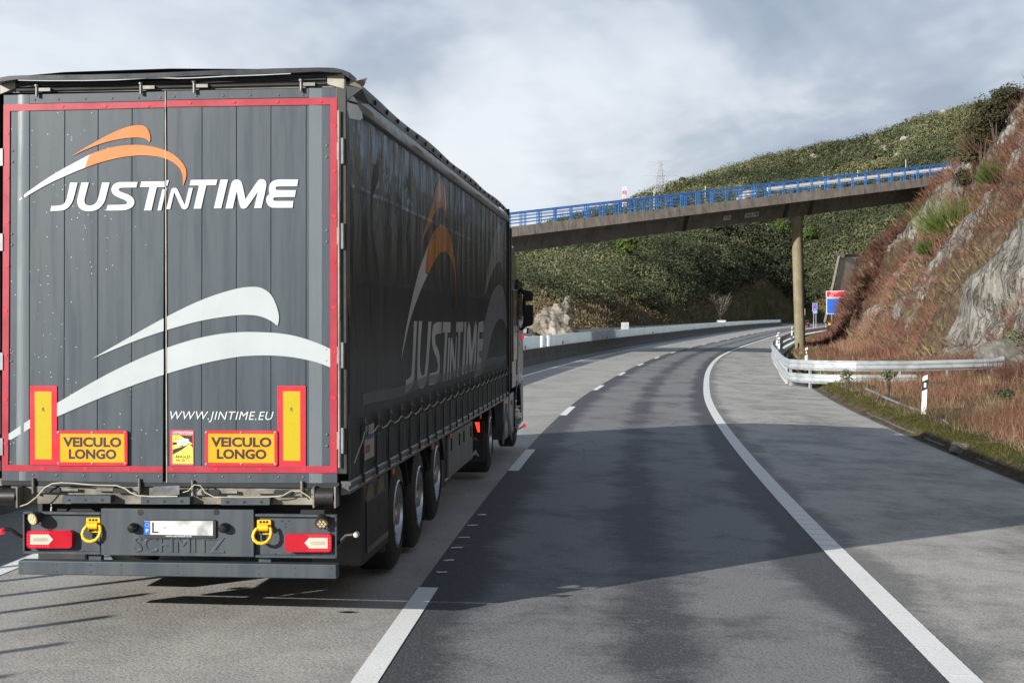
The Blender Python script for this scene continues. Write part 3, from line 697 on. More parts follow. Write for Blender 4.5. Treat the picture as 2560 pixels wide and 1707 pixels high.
# trees one can tell apart on the far hill
for px, py, Y, h, lb in ((1706, 437, 690, 5.5, 'lone round tree standing on the skyline of the far hill left of the summit'), (2333, 268, 600, 5.0, 'lone round tree on the skyline just left of the rocky cutting'),
                         (2020, 440, 520, 9.0, 'bright green pine on the far hill above the bridge railing'), (1950, 435, 520, 8.0, 'smaller green pine left of the bright pine above the railing'),
                         (1565, 670, 330, 7.5, 'fresh green pine standing in the wood under the bridge'), (1820, 630, 420, 9, 'dark rounded evergreen tree in the wood under the bridge deck')):
    X = at(px, py, Y).x; z = float(hill_z(np.array([X]), np.array([float(Y)]))[0][0])
    root = leafy((X, Y, z), h, M_tree if 'dark' in lb else M_broom if 'green pine' in lb else M_tree, lb, cat='tree', K=1500, tint=0.15 if 'dark' in lb else 0.4, size=0.30, name='tree', r=h*0.42)
    root.children[0].name = 'trunk'; root.children[1].name = 'crown'
# boulders
def boulder_mesh(seed, k=1.0):
    bm = bmesh.new(); bmesh.ops.create_icosphere(bm, subdivisions=3, radius=1.0)
    P = np.array([v.co[:] for v in bm.verts]); n = fbm(P[:, 0]*1.3 + seed*7, P[:, 1]*1.3, P[:, 2]*1.3, 4, seed)
    q = np.round(P*1.6)/1.6; P2 = P*0.7 + q*0.3; P2 = P2*(0.65 + 0.7*n)[:, None]*np.array([1.25, 1.0, 0.72])
    for v_, c_ in zip(bm.verts, P2): v_.co = c_
    me = bpy.data.meshes.new('boulder'); bm.to_mesh(me); bm.free(); me.materials.append(M_rock); return me
t = NT('pale_granite'); v = t.coord('Object'); n_ = t.noise(v, 1.6, 8, 0.7, 0.4)
c = t.ramp(n_, [(0.3, (0.20, 0.165, 0.13)), (0.5, (0.36, 0.32, 0.27)), (0.65, (0.48, 0.45, 0.40))]); cr = t.vor(v, 1.2, 'DISTANCE_TO_EDGE')
c = t.mix(t.ramp(t.noise(t.coord('Object', (1.2, 1.2, 0.4), (0, R(30), 0)), 0.9, 6, 0.7, 0.5), [(0.44, 0.0), (0.56, 0.9)]), c, (0.11, 0.085, 0.05))
c = t.mix(t.ramp(cr, [(0.0, 0.6), (0.04, 0.0)]), c, (0.06, 0.05, 0.04)); t.bump(n_, 0.8, 0.2); M_rock = t.fin(c, 0.95)
bms = [boulder_mesh(s) for s in range(4)]
BL = [(1740, 447, 690, 2.6), (1778, 475, 640, 3.4), (1765, 465, 650, 2.0), (1500, 560, 560, 3.0), (1548, 545, 590, 2.4), (1725, 480, 600, 2.8), (1830, 455, 640, 2.4), (2115, 385, 560, 3.0), (2200, 370, 560, 4.2), (2212, 380, 555, 3.6), (2268, 365, 560, 4.4),
      (2265, 377, 556, 3.2), (2035, 400, 600, 3.2), (2045, 398, 598, 2.6), (1950, 372, 670, 3.2), (2308, 285, 610, 3.4), (2320, 292, 605, 3.0), (2360, 295, 600, 4.0), (2350, 310, 595, 2.6), (2300, 315, 600, 2.4), (2220, 385, 550, 2.6), (1755, 478, 560, 2.8), (1586, 645, 300, 1.3),
      (1530, 690, 260, 1.5), (1705, 650, 340, 1.3), (1620, 705, 260, 1.2), (1880, 480, 470, 2.6), (1895, 470, 475, 2.0), (2245, 395, 545, 3.0), (1420, 560, 560, 2.6), (1640, 480, 640, 2.2), (1860, 402, 690, 2.4), (2080, 352, 690, 2.2), (2178, 335, 680, 2.0)]
BO = []
for i, (px, py, Y, s) in enumerate(BL):
    # slide along the line of sight until the hill is met
    d = ray(px, py); Yb = Y
    for Yq in np.arange(230, 720, 2.0):
        q = at(px, py, Yq)
        if q.z <= float(hill_z(np.array([q.x]), np.array([Yq]))[0][0]) + 0.6: Yb = Yq; break
    q = at(px, py, Yb); s = s*Yb/Y*0.55
    b = bpy.data.objects.new('boulder', bms[i % 4]); col.objects.link(b)
    b.location = (q.x, Yb, float(hill_z(np.array([q.x]), np.array([float(Yb)]))[0][0]) + s*0.75); b.scale = (s, s, s); b.rotation_euler = (0.2*(i % 3), 0.15*(i % 4), i*1.3)
    BO.append((px, py, b))

ORD = ['first', 'second', 'third', 'fourth', 'fifth', 'sixth', 'seventh', 'eighth', 'ninth', 'tenth', 'eleventh', 'twelfth', 'thirteenth', 'fourteenth', 'fifteenth', 'sixteenth', 'seventeenth', 'eighteenth', 'nineteenth', 'twentieth', 'twenty first', 'twenty second', 'twenty third', 'twenty fourth', 'twenty fifth', 'twenty sixth', 'twenty seventh', 'twenty eighth', 'twenty ninth', 'thirtieth', 'thirty first', 'thirty second']
up_b = sorted([b for b in BO if b[1] < 600 - (b[0] - 1270)*0.12], key=lambda q: q[0]); dn_b = sorted([b for b in BO if b[1] >= 600 - (b[0] - 1270)*0.12], key=lambda q: q[0])
for k, b in enumerate(up_b): tag(b[2], 'pale granite boulder above the bridge railing, %s from the left on the far hill' % ORD[k], 'boulder', 'granite boulders on the far hill')
for k, b in enumerate(dn_b): tag(b[2], 'pale boulder in the wood below the bridge deck, %s from the left' % ORD[k], 'boulder', 'granite boulders on the far hill')
# ================================================================== INFRASTRUCTURE
def text_mesh(s, bold=0.0, shear=0.0, spacing=1.0, ext=0.0):
    c = bpy.data.curves.new('txt', 'FONT'); c.body = s; c.size = 1.0; c.offset = bold; c.shear = shear; c.space_character = spacing; c.align_x = 'LEFT'; c.resolution_u = 3; c.extrude = ext; c.bevel_depth = ext*0.5; c.bevel_resolution = 1
    o = bpy.data.objects.new('txt', c); col.objects.link(o); bpy.context.view_layer.update()
    dg = bpy.context.evaluated_depsgraph_get(); me = bpy.data.meshes.new_from_object(o.evaluated_get(dg))
    v = [tuple(q.co) for q in me.vertices]; f = [tuple(p.vertices) for p in me.polygons]
    bpy.data.objects.remove(o); bpy.data.meshes.remove(me); bpy.data.curves.remove(c); return v, f
def text_on(name, s, fn, x0, x1, z0, z1, mat, parent, bold=0.0, shear=0.0, spacing=1.0):
    "write s so that it fills the rectangle x0..x1, z0..z1 of the plane fn(a, b)"
    v, f = text_mesh(s, bold, shear, spacing); xs = [p[0] for p in v]; ys = [p[1] for p in v]
    a0, a1, b0, b1 = min(xs), max(xs), min(ys), max(ys)
    mb = MB(); mb.add([fn(x0 + (p[0]-a0)/(a1-a0)*(x1-x0), z0 + (p[1]-b0)/(b1-b0)*(z1-z0)) for p in v], f)
    return mb.build(name, mat, parent)
M_conc = None
def concrete(name, c, stain=(0.045, 0.04, 0.033), amt=0.7, moss=None):
    t = NT(name); v = t.coord('Object'); st = t.coord('Object', (1.6, 1.6, 0.35))
    n = t.noise(v, 1.2, 7, 0.65); s = t.noise(st, 1.5, 6, 0.7, 0.4); g = t.noise(v, 30, 3, 0.6)
    q = t.mix(t.ramp(n, [(0.3, 0.0), (0.7, 1.0)]), tuple(x*0.8 for x in c), tuple(x*1.18 for x in c))
    q = t.mix(t.ramp(s, [(0.45, 0.0), (0.72, amt)]), q, stain)
    if moss: q = t.mix(t.ramp(t.noise(v, 0.8, 5, 0.7), [(0.45, 0.0), (0.65, 0.6)]), q, moss)
    t.bump(g, 0.25, 0.01); return t.fin(q, 0.88)
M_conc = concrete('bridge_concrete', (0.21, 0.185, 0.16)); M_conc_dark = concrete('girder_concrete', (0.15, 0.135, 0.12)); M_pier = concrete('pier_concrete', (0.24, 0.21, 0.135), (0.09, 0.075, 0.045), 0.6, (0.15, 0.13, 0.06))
M_barrier = concrete('barrier_concrete', (0.15, 0.145, 0.135), (0.05, 0.047, 0.04), 0.8)
M_blue = pm('blue_paint', (0.040, 0.165, 0.44), 0.48, var=0.2, scale=3, bump=0.05, dirt=(0.10, 0.16, 0.30), damt=0.5)
M_galv = pm('galvanised_steel', (0.58, 0.62, 0.64), 0.40, 0.45, var=0.12, scale=2.5, dirt=(0.20, 0.20, 0.18), damt=0.5)
M_white = pm('white_plastic', (0.78, 0.78, 0.76), 0.45, var=0.05, dirt=(0.35, 0.33, 0.3), damt=0.25)
M_black = pm('black_plastic', (0.018, 0.018, 0.02), 0.5, var=0.3)
M_orange = pm('orange_reflector', (0.65, 0.16, 0.02), 0.3)
# ---- overpass
A3, B3 = Vector((-1.3, 99.5)), Vector((36.5, 119.5))       # near edge of the deck in plan, left and right of the visible span
def deckz(u):      # u: 0 at A3, 1 at B3
    return 2.22 + (1-u)*(812 - 573)/F*99.5 + u*(812 - 428)/F*119.5
bd = (B3 - A3); bl = bd.length; bdir = bd.normalized(); bn_ = Vector((-bdir.y, bdir.x))
def BP(s, w, z):  # s metres from A3 along the near edge, w metres back, z metres above the deck-top line
    p = A3 + bdir*s + bn_*w; return Vector((p.x, p.y, deckz(s/bl) + z))
S0, S1 = -46.0, bl + 7.0
W = 9.0
br = empty('overpass_bridge', tuple(BP(0, W/2, -8.4)), label='grey concrete overpass with a blue railing crossing the motorway', cat='bridge')
def bbuild(mb, nm, mt, parent=None, **k):
    o = mb.build(nm, mt, parent or br, **k); off = br.location if (parent is None or parent == br) else Vector((0, 0, 0))
    if parent is None or parent == br: o.data.transform(Matrix.Translation(-br.location))
    return o
def bring(s): return [BP(s, a, b) for a, b in ((1.15, -0.62), (W-1.15, -0.62), (W-1.7, -1.72), (1.55, -1.72))]
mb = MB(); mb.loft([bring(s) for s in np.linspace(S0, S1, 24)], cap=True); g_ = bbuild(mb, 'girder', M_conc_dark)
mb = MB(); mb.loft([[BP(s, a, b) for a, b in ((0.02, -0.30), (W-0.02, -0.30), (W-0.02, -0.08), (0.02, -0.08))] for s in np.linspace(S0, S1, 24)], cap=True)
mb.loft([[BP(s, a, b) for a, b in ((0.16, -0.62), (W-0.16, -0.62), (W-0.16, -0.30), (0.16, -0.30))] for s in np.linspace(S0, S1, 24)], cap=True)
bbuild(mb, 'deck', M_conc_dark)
# edge beam of precast panels
pl = 1.26; k = 0; mb = MB(); s = S0
while s < S1 - pl:
    mb.loft([[BP(q, a, b) for a, b in ((-0.16, -0.66), (0.10, -0.66), (0.30, 0.0), (-0.06, 0.0))] for q in (s + 0.014, s + pl - 0.014)], cap=True); s += pl
eb = bbuild(mb, 'edge_beam', M_conc)
mb = MB(); s = S0
while s < S1 - pl:
    mb.loft([[BP(q, W + a, b) for a, b in ((0.16, -0.66), (-0.10, -0.66), (-0.30, 0.0), (0.06, 0.0))] for q in (s + 0.014, s + pl - 0.014)], cap=True); s += pl
bbuild(mb, 'edge_beam', M_conc)
# joints: dark vertical strips on the girder face
for s in (15.8, 24.6, 26.9):
    mb = MB(); 
    for a, b in ((s, s + 0.34),): mb.loft([[BP(q, w, z) for w, z in ((1.12, -0.64), (1.16, -0.64), (1.56, -1.725), (1.51, -1.725))] for q in (a, b)], cap=True)
    bbuild(mb, 'drain_strip', M_black)
for w0, nm in ((0.10, 'railing'), (W - 0.10, 'railing')):
    mb = MB(); ss = np.linspace(S0, S1 - 1, 30)
    for z, r_ in ((0.90, 0.050), (0.66, 0.026), (0.44, 0.026), (0.22, 0.026)):
        mb.tube([BP(s, w0, z) for s in ss], r_, 6)
    rl = bbuild(mb, nm, M_blue, smooth=True)
    if w0 < 1:
        mb = MB(); mb.box(-0.09, -0.045, -0.03, 0.03, 0, 0.88); mb.box(0.045, 0.09, -0.03, 0.03, 0, 0.88); mb.box(-0.11, 0.11, -0.06, 0.06, 0, 0.03)
        post0 = mb.build('post', M_blue, rl)
        ps = np.arange(-12.0, S1 - 1.2, pl)[:42]
        for i, s in enumerate(ps):
            p = post0 if i == 0 else post0.copy()
            if i: col.objects.link(p); p.parent = rl
            p.location = BP(s + 0.32, w0, 0.0) - br.location; p.rotation_euler = (0, 0, math.atan2(bdir.y, bdir.x))
        for s in np.arange(S0, -12.1, pl): p = post0.copy(); col.objects.link(p); p.parent = rl; p.location = BP(s + 0.32, w0, 0.0) - br.location; p.rotation_euler = (0, 0, math.atan2(bdir.y, bdir.x))
    else:
        for s in np.arange(S0, S1 - 1, pl): p = post0.copy(); col.objects.link(p); p.parent = rl; p.location = BP(s + 0.32, w0, 0.0) - br.location; p.rotation_euler = (0, 0, math.atan2(bdir.y, bdir.x))
# white crash rail on the far side of the deck
mb = MB(); mb.loft([[BP(s, W - 1.2 + a, b) for a, b in ((0, 0.42), (0.06, 0.42), (0.06, 0.70), (0, 0.70))] for s in np.linspace(28, S1 - 1, 8)], cap=True); bbuild(mb, 'crash_rail', M_white)
# piers
def pier(s, w, base, r_=0.37):
    top = BP(s, w, -1.70); lean = Vector(((base.x - top.x), (base.y - top.y), 0))
    mb = MB(); rings = []; n = 20
    for k, (f_, rr_) in enumerate([(0, r_*1.32), (0.03, r_*1.30), (0.055, r_), (0.335, r_), (0.34, r_*1.02), (0.346, r_), (0.57, r_), (0.574, r_*1.02), (0.582, r_), (0.82, r_), (0.823, r_*1.02), (0.83, r_), (1.0, r_)]):
        c_ = top.lerp(base, f_); rings.append([(c_.x + rr_*math.cos(2*math.pi*i/n), c_.y + rr_*math.sin(2*math.pi*i/n), c_.z) for i in range(n)])
    mb.loft(rings, cap=True); return bbuild(mb, 'pier', M_pier, smooth=True)
def s_at(px, w):
    lo, hi = -20.0, 60.0
    for _ in range(40):
        m_ = (lo + hi)/2; q = BP(m_, w, 0)
        if q.x/q.y < (px - 1280)/F: lo = m_
        else: hi = m_
    return lo
for w_, px0_, px1_ in ((1.9, 1990, 2001), (6.9, 1993, 2003)):
    s_ = s_at(px0_, w_); q_ = BP(s_, w_, 0); b_ = at(px1_, 880, q_.y); b_.z = -0.6; pier(s_, w_, b_)
pl_ = road(88.0, -9.2); 
for q in (-10.5,):
    b_ = BP(q, 1.75, 0); pier(q, 1.75, Vector((b_.x, b_.y, 0.1))); b_ = BP(q, 6.9, 0); pier(q, 6.9, Vector((b_.x, b_.y, 0.1)))
for q in (-34.5,):
    b_ = BP(q, 1.75, 0); pier(q, 1.75, Vector((b_.x, b_.y, -0.6))); b_ = BP(q, 6.9, 0); pier(q, 6.9, Vector((b_.x, b_.y, -0.6)))
mb = MB(); mb.loft([[BP(s, a, b) for a, b in ((0.3, -8.6), (W-0.3, -8.6), (W-0.3, -0.35), (0.3, -0.35))] for s in (S0 - 2, S0 + 0.3)], cap=True); bbuild(mb, 'abutment', M_conc)
M_plate = pm('plate_white', (0.55, 0.55, 0.52), 0.5); M_ink = pm('black_ink', (0.02, 0.02, 0.02), 0.6)
for px0, px1, py, s_ in ((1808, 1826, 563, '7.76'), (1862, 1896, 556, 'A25.19B')):
    # where the line of sight meets the girder face
    def sval(px):
        r_ = (px - 1280)/F; w_ = 1.33; lo, hi = -20.0, 60.0
        for _ in range(40):
            m_ = (lo + hi)/2; q = BP(m_, w_, 0)
            if q.x/q.y < r_: lo = m_
            else: hi = m_
        return lo
    a0, a1 = sval(px0), sval(px1)
    fn = lambda s, z: BP(s, 1.15 + (-0.62 - z)*0.364 - 0.02, z)
    z0, z1 = -1.34, -1.02
    mb = MB(); mb.prism([(a0, z0), (a1, z0), (a1, z1), (a0, z1)], lambda a, b, t_: fn(a, b) + Vector((-bn_.x, -bn_.y, 0))*t_, 0.0, 0.03); pl0 = bbuild(mb, 'number_plate', M_plate)
    fn2 = lambda s, z: fn(s, z) + Vector((-bn_.x, -bn_.y, 0))*0.045 - br.location
    text_on('lettering', s_, fn2, a0 + 0.07, a1 - 0.07, z0 + 0.06, z1 - 0.06, M_ink, pl0, 0.02)

# ---- median barrier
bys = np.concatenate([np.arange(-30, 60, 2.0), np.arange(60, 366, 4.0)])
prof = [(-8.98, 0.0), (-9.02, 0.09), (-9.20, 0.34), (-9.26, 0.80), (-9.44, 0.80), (-9.50, 0.34), (-9.68, 0.09), (-9.72, 0.0)]
cb = tag(MB().build('median_barrier', M_barrier), 'dark stained concrete median barrier topped by pale screen panels', 'barrier')
def off_ring(Y, pr, dz=0.0):
    h = float(head(Y)); x, y, z = float(EX(Y)), Y, float(EZ(Y)) + float(bank(-9.0)) + dz
    return [(x + d*math.cos(h), y - d*math.sin(h), z + zz) for d, zz in pr]
mb = MB()
k = 0
for a, b in zip(bys[:-1], bys[1:]):
    mb.loft([off_ring(a + 0.012, prof), off_ring(b - 0.012, prof)], cap=True)
old = cb; cb = mb.build('median_barrier', M_barrier); tag(cb, old['label'], 'barrier'); bpy.data.objects.remove(old)
mb = MB(); pitch = 0.24; Yc = 13.0; gaps = [(20, 21), (44, 45.2), (71.6, 72.6), (82.0, 83.3), (84.5, 86.0)]
while Yc < 362:
    if not any(a < Yc < b for a, b in gaps):
        h = float(head(Yc)); c_, s_ = math.cos(h), math.sin(h); x, y, z = float(EX(Yc)), Yc, float(EZ(Yc)) + float(bank(-9.0)) + 0.80
        ring = []
        for i in range(5):
            an = math.pi*i/4; dd = -9.27 + 0.11*math.sin(an); yy_ = -pitch*0.485*math.cos(an)
            ring.append((x + dd*c_ + yy_*s_, y - dd*s_ + yy_*c_))
        if Yc < 230:
            q0 = Vector((x - 9.245*c_ + pitch*0.5*s_, y + 9.245*s_ + pitch*0.5*c_, z)); mb.bar(q0, q0 + Vector((0, 0, 0.64)), 0.018 + Yc*0.00022, 0.03, 1)  # dark bars between the slats, painted in place of their shading
        back = [(x + -9.34*c_ + q*s_, y + 9.34*s_ + q*c_) for q in (pitch*0.485, -pitch*0.485)]
        ring += back
        mb.add([(p[0], p[1], z) for p in ring] + [(p[0], p[1], z + 0.64) for p in ring], [(i, (i+1) % 7, 7 + (i+1) % 7, 7 + i) for i in range(7)] + [tuple(range(7))[::-1], tuple(range(7, 14))])
    Yc += pitch if Yc < 140 else pitch*1.0
M_screen = pm('pale_screen_plastic', (0.78, 0.86, 0.90), 0.4, var=0.15, scale=0.6, dirt=(0.45, 0.50, 0.50), damt=0.5)
_n = M_screen.node_tree; _tr = _n.nodes.new('ShaderNodeBsdfTranslucent'); _tr.inputs['Color'].default_value = (0.88, 0.94, 0.97, 1); _mx = _n.nodes.new('ShaderNodeMixShader'); _mx.inputs[0].default_value = 0.45
_n.links.new(_n.nodes['Principled BSDF'].outputs[0], _mx.inputs[1]); _n.links.new(_tr.outputs[0], _mx.inputs[2]); _n.links.new(_mx.outputs[0], _n.nodes['Material Output'].inputs[0])   # thin plastic lets the sun glow through
mb.build('glare_screen', [M_screen, pm('slat_shade', (0.22, 0.27, 0.30), 0.6)], cb)
mb = MB()
for Yq in np.arange(3.4, 12.5, 0.95):
    r0 = off_ring(Yq, [(-9.35, 0.8), (-9.35, 1.62)]); mb.bar(r0[0], r0[1], 0.10, 0.03)
mb.build('bare_screen_posts', M_galv, cb)
for Yq in (47, 60, 76.0, 92, 115, 145, 185, 230, 280):
    r0 = off_ring(Yq, [(-9.16, 0.78)])[0]; sc_ = 1.0
    rf = MB(); rf.box(-0.05, 0.05, -0.07, 0.07, 0.06, 0.24); rf.box(-0.06, 0.06, -0.09, 0.09, -0.02, 0.04); o = rf.build('reflector', M_orange, cb, loc=r0)
# ---- W-beam guard rails
WP = [(0.00, -0.155), (0.012, -0.145), (-0.070, -0.095), (-0.078, -0.06), (-0.012, -0.018), (-0.012, 0.018), (-0.078, 0.06), (-0.070, 0.095), (0.012, 0.145), (0.0, 0.155)]
def wbeam(path, zoff, scale=1.0, flare=None):
    "path: (x, y, z) points; the traffic side is to the left of the direction of travel"
    mb = MB(); rings = []; N = len(path)
    for i, p in enumerate(path):
        a = Vector(path[max(i-1, 0)]); b = Vector(path[min(i+1, N-1)]); d = (b - a); d.z = 0; d.normalize(); n = Vector((d.y, -d.x, 0))
        sc_ = flare(i, N) if flare else 1.0
        fr = [Vector(p) + n*o + Vector((0, 0, zoff + q*scale*sc_)) for o, q in WP]; bk = [Vector(p) + n*(o + 0.006) + Vector((0, 0, zoff + q*scale*sc_)) for o, q in reversed(WP)]
        rings.append(fr + bk)
    mb.loft(rings, cap=True); return mb
def rail_d(Y): return np.interp(Y, [63, 80, 170, 300, 420], [3.15, 3.45, 3.4, 9.2, 10.5])
gp_ = [(18.75, 58.7), (18.3, 58.6), (16.8, 58.2), (15.2, 57.9), (13.9, 57.75), (12.9, 57.75), (12.15, 58.0), (11.55, 58.6), (11.15, 59.6), (10.95, 60.9)]
path = [(x, y, -0.20 + 0.02*max(0, x - 15)) for x, y in gp_]
for Y in np.concatenate([np.arange(63, 130, 2.0), np.arange(132, 400, 5.0)]):
    p = road(Y, float(rail_d(Y))); path.append((p[0], p[1], p[2]))
gr = empty('guard_rail', path[3], label='galvanised double beam guard rail curving along the shoulder and turning into the verge', cat='guard rail')
def local(o, root): o.data.transform(Matrix.Translation(-root.location)); return o
local(wbeam(path, 0.88, 1.22, lambda i, N: 1.0 if i > 1 else (1.0 if i == 1 else 1.55)).build('beam', M_galv, gr, smooth=False), gr)
local(wbeam(path[3:], 0.37, 1.15).build('beam', M_galv, gr), gr)
mb = MB(); mb.box(-0.03, 0.03, -0.05, 0.05, -0.35, 1.0); mb.box(-0.06, 0.06, -0.09, -0.04, 0.72, 0.98); post0 = mb.build('post', M_galv, gr); cum = 0; last = None; nput = 0
def along(path, step):
    acc = 0; out_l = []
    for a, b in zip(path[:-1], path[1:]):
        a, b = Vector(a), Vector(b); L = (b - a).length; q = step - acc if out_l or acc else 0.0
        while q <= L:
            p = a.lerp(b, q/L); out_l.append((p, math.atan2((b-a).y, (b-a).x))); q += step
        acc = (acc + L) % step if out_l else acc + L
    return out_l
for i, (p, an) in enumerate(along(path[1:], 1.9)[:95]):
    o = post0 if i == 0 else post0.copy()
    if i: col.objects.link(o); o.parent = gr
    n = Vector((math.sin(an), -math.cos(an), 0)); o.location = p + n*0.07 - gr.location; o.rotation_euler = (0, 0, an)
# rail on the far side of the opposite carriageway
path2 = []
for Y in np.concatenate([np.arange(40, 200, 4.0), np.arange(200, 472, 8.0)]):
    p = road(Y, -22.2); path2.append((p[0], p[1], float(EZ(Y)) + 0.13))
fr = empty('guard_rail', path2[0], label='distant guard rail along the far side of the opposite carriageway', cat='guard rail')
local(wbeam(path2, 0.68, 1.05).build('beam', M_galv, fr), fr)
fp0 = MB().box(-0.06, 0.06, -0.03, 0.03, 0, 0.75).build('post', M_galv, fr)
for i, (p, an) in enumerate(along(path2, 5.5)[:95]):
    o = fp0 if i == 0 else fp0.copy()
    if i: col.objects.link(o); o.parent = fr
    o.location = p - fr.location; o.rotation_euler = (0, 0, an)
# low white balustrade like parapet behind it
mb = MB()
for p, an in along([(q[0] - 0.9, q[1] + 0.3, q[2]) for q in path2[4:30]], 0.8): mb.bar(p, p + Vector((0, 0, 1.25)), 0.10, 0.12)
mb.tube([(q[0] - 0.9, q[1] + 0.3, q[2] + 1.25) for q in path2[4:30]], 0.06, 4); mb.tube([(q[0] - 0.9, q[1] + 0.3, q[2] + 0.6) for q in path2[4:30]], 0.05, 4)
tag(mb.build('fence', M_galv), 'pale post and rail fence beyond the distant guard rail', 'fence')
# ---- marker posts
def marker():
    r_ = empty('marker_post', (0, 0, 0)); mb = MB()
    def sec(z, s): return [(-0.07*s, -0.045, z), (0.05*s, -0.045, z), (0.075*s, 0.0, z), (0.03*s, 0.05, z), (-0.05*s, 0.05, z)]
    mb.loft([sec(-0.2, 1), sec(0.97, 1), [(x, y, z + 0.05*(x > 0)) for x, y, z in sec(1.0, 0.95)]], cap=True); mb.build('body', M_white, r_, bevel=0.004)
    mb = MB(); yb = -0.0475
    mb.prism([(-0.071, 0.66), (0.051, 0.72), (0.051, 0.95), (-0.071, 0.89)], lambda a, b, t_: (a, yb - t_, b), -0.0005, 0.003); mb.build('black_band', M_black, r_)
    mb = MB(); mb.prism([(-0.035, 0.75), (0.02, 0.75), (0.02, 0.86), (-0.035, 0.86)], lambda a, b, t_: (a, yb - t_, b), 0.003, 0.008); mb.build('reflector', M_white, r_); return r_
mk = marker(); first = True
MP = [(at(2309, 1046, 37.0), 'white marker post with a black band beside the mossy kerb, nearest to the camera'),
      (Vector(road(73, 4.55)) + Vector((0, 0, 0.30)), 'white marker post just behind the bend of the guard rail'),
      (Vector(road(92, 3.75)) + Vector((0, 0, .55)), 'white marker post rising behind the rail where it turns away, nearest of three together'),
      (Vector(road(101, 3.7)) + Vector((0, 0, .6)), 'white marker post behind the guard rail left of the bridge pier, middle of three together'),
      (Vector(road(112, 3.7)) + Vector((0, 0, .65)), 'white marker post behind the guard rail left of the bridge pier, farthest of three together'),
      (Vector(road(150, 3.7)) + Vector((0, 0, .7)), 'white marker post behind the rail next to the pier on its left'),
      (Vector(road(225, 5.9)) + Vector((0, 0, .5)), 'tiny white marker post right of the pier before the chequered paving'),
      (Vector(road(300, 9.6)) + Vector((0, 0, .5)), 'tiny white marker post at the far edge of the chequered paving')]
for p, lb in MP:
    o = mk if first else copy_tree(mk)
    first = False; o.location = p; o.rotation_euler = (0, R(2.2), R(-6)); tag(o, lb, 'marker post', 'roadside marker posts')
# drain pipe lying on the verge
mb = MB(); pts = [at(2165, 973, 50.0), at(2215, 996, 46), at(2262, 1016, 42.5), at(2305, 1030, 39.0), at(2352, 1048, 36), at(2402, 1086, 32.2)]
M_pipe = pm('grey_blue_pipe', (0.20, 0.25, 0.29), 0.5, dirt=(0.2, 0.17, 0.12), damt=0.6)
mb.tube([p + Vector((0, 0, 0.02)) for p in pts], 0.035, 8); tag(mb.build('pipe', M_pipe, smooth=True), 'grey blue pipe lying along the verge behind the marker post', 'pipe')
# concrete kerb stone block broken in the mossy kerb
bb = bpy.data.objects.new('kerb_stone', bms[2]); col.objects.link(bb); bb.location = tuple(at(2418, 1135, 29.6)); bb.scale = (0.30, 0.36, 0.24); bb.rotation_euler = (0.3, 0.2, 0.5); tag(bb, 'bare pale stone exposed in the mossy kerb near the right edge', 'stone')
M_grock = pm('grey_lichen_rock', (0.17, 0.165, 0.15), 0.95, var=0.5, scale=3, dirt=(0.05, 0.05, 0.035), damt=0.9, bump=0.9, bscale=6)
# ---- boulders sitting on the cutting behind the rail end
for px, py, s, lb in ((2535, 905, 1.3, 'large grey boulder at the foot of the cutting beside the end of the guard rail'), (2405, 890, 0.55, 'low grey rock poking out of the brush behind the middle of the guard rail')):
    q = spot(px, py)
    if q is not None:
        b = bpy.data.objects.new('boulder', bms[3]); b.data = b.data.copy(); b.data.materials[0] = M_grock; col.objects.link(b); b.location = q + Vector((0.1, 0.4, -s*0.05)); b.scale = (s, s, s*0.9); b.rotation_euler = (0.1, 0.5, 1.0); tag(b, lb, 'boulder')
# ---- retaining wall on the right, far
mb = MB(); q = [at(2072, 790, 236), at(2110, 636, 245)]
pts = [(Vector((at(2060, 800, 228).x, 228, 0.9))), (Vector((at(2105, 700, 238).x, 238, 1.0)))]
b0, b1 = at(2068, 806, 232), at(2165, 806, 262); t0, t1 = at(2103, 642, 240), at(2172, 642, 268)
mb.loft([[b0, b1, t1, t0], [p + Vector((3, 3, 0)) for p in (b0, b1, t1, t0)]], cap=True); rw = mb.build('retaining_wall', concrete('wall_concrete', (0.42, 0.35, 0.26), (0.25, 0.2, 0.15), 0.5)); tag(rw, 'tall beige concrete retaining wall leaning back against the far cutting', 'wall')
mb = MB(); mb.bar(t0 + Vector((0, -0.3, 0.1)), t1 + Vector((0, -0.3, 0.1)), 0.9, 0.6); mb.build('cap_beam', M_black, rw)
mb = MB(); mb.bar(b0 + Vector((-0.4, -0.3, 0)), t0 + Vector((-0.4, -0.3, 0)), 0.35, 0.35); mb.build('edge_rib', M_conc, rw)
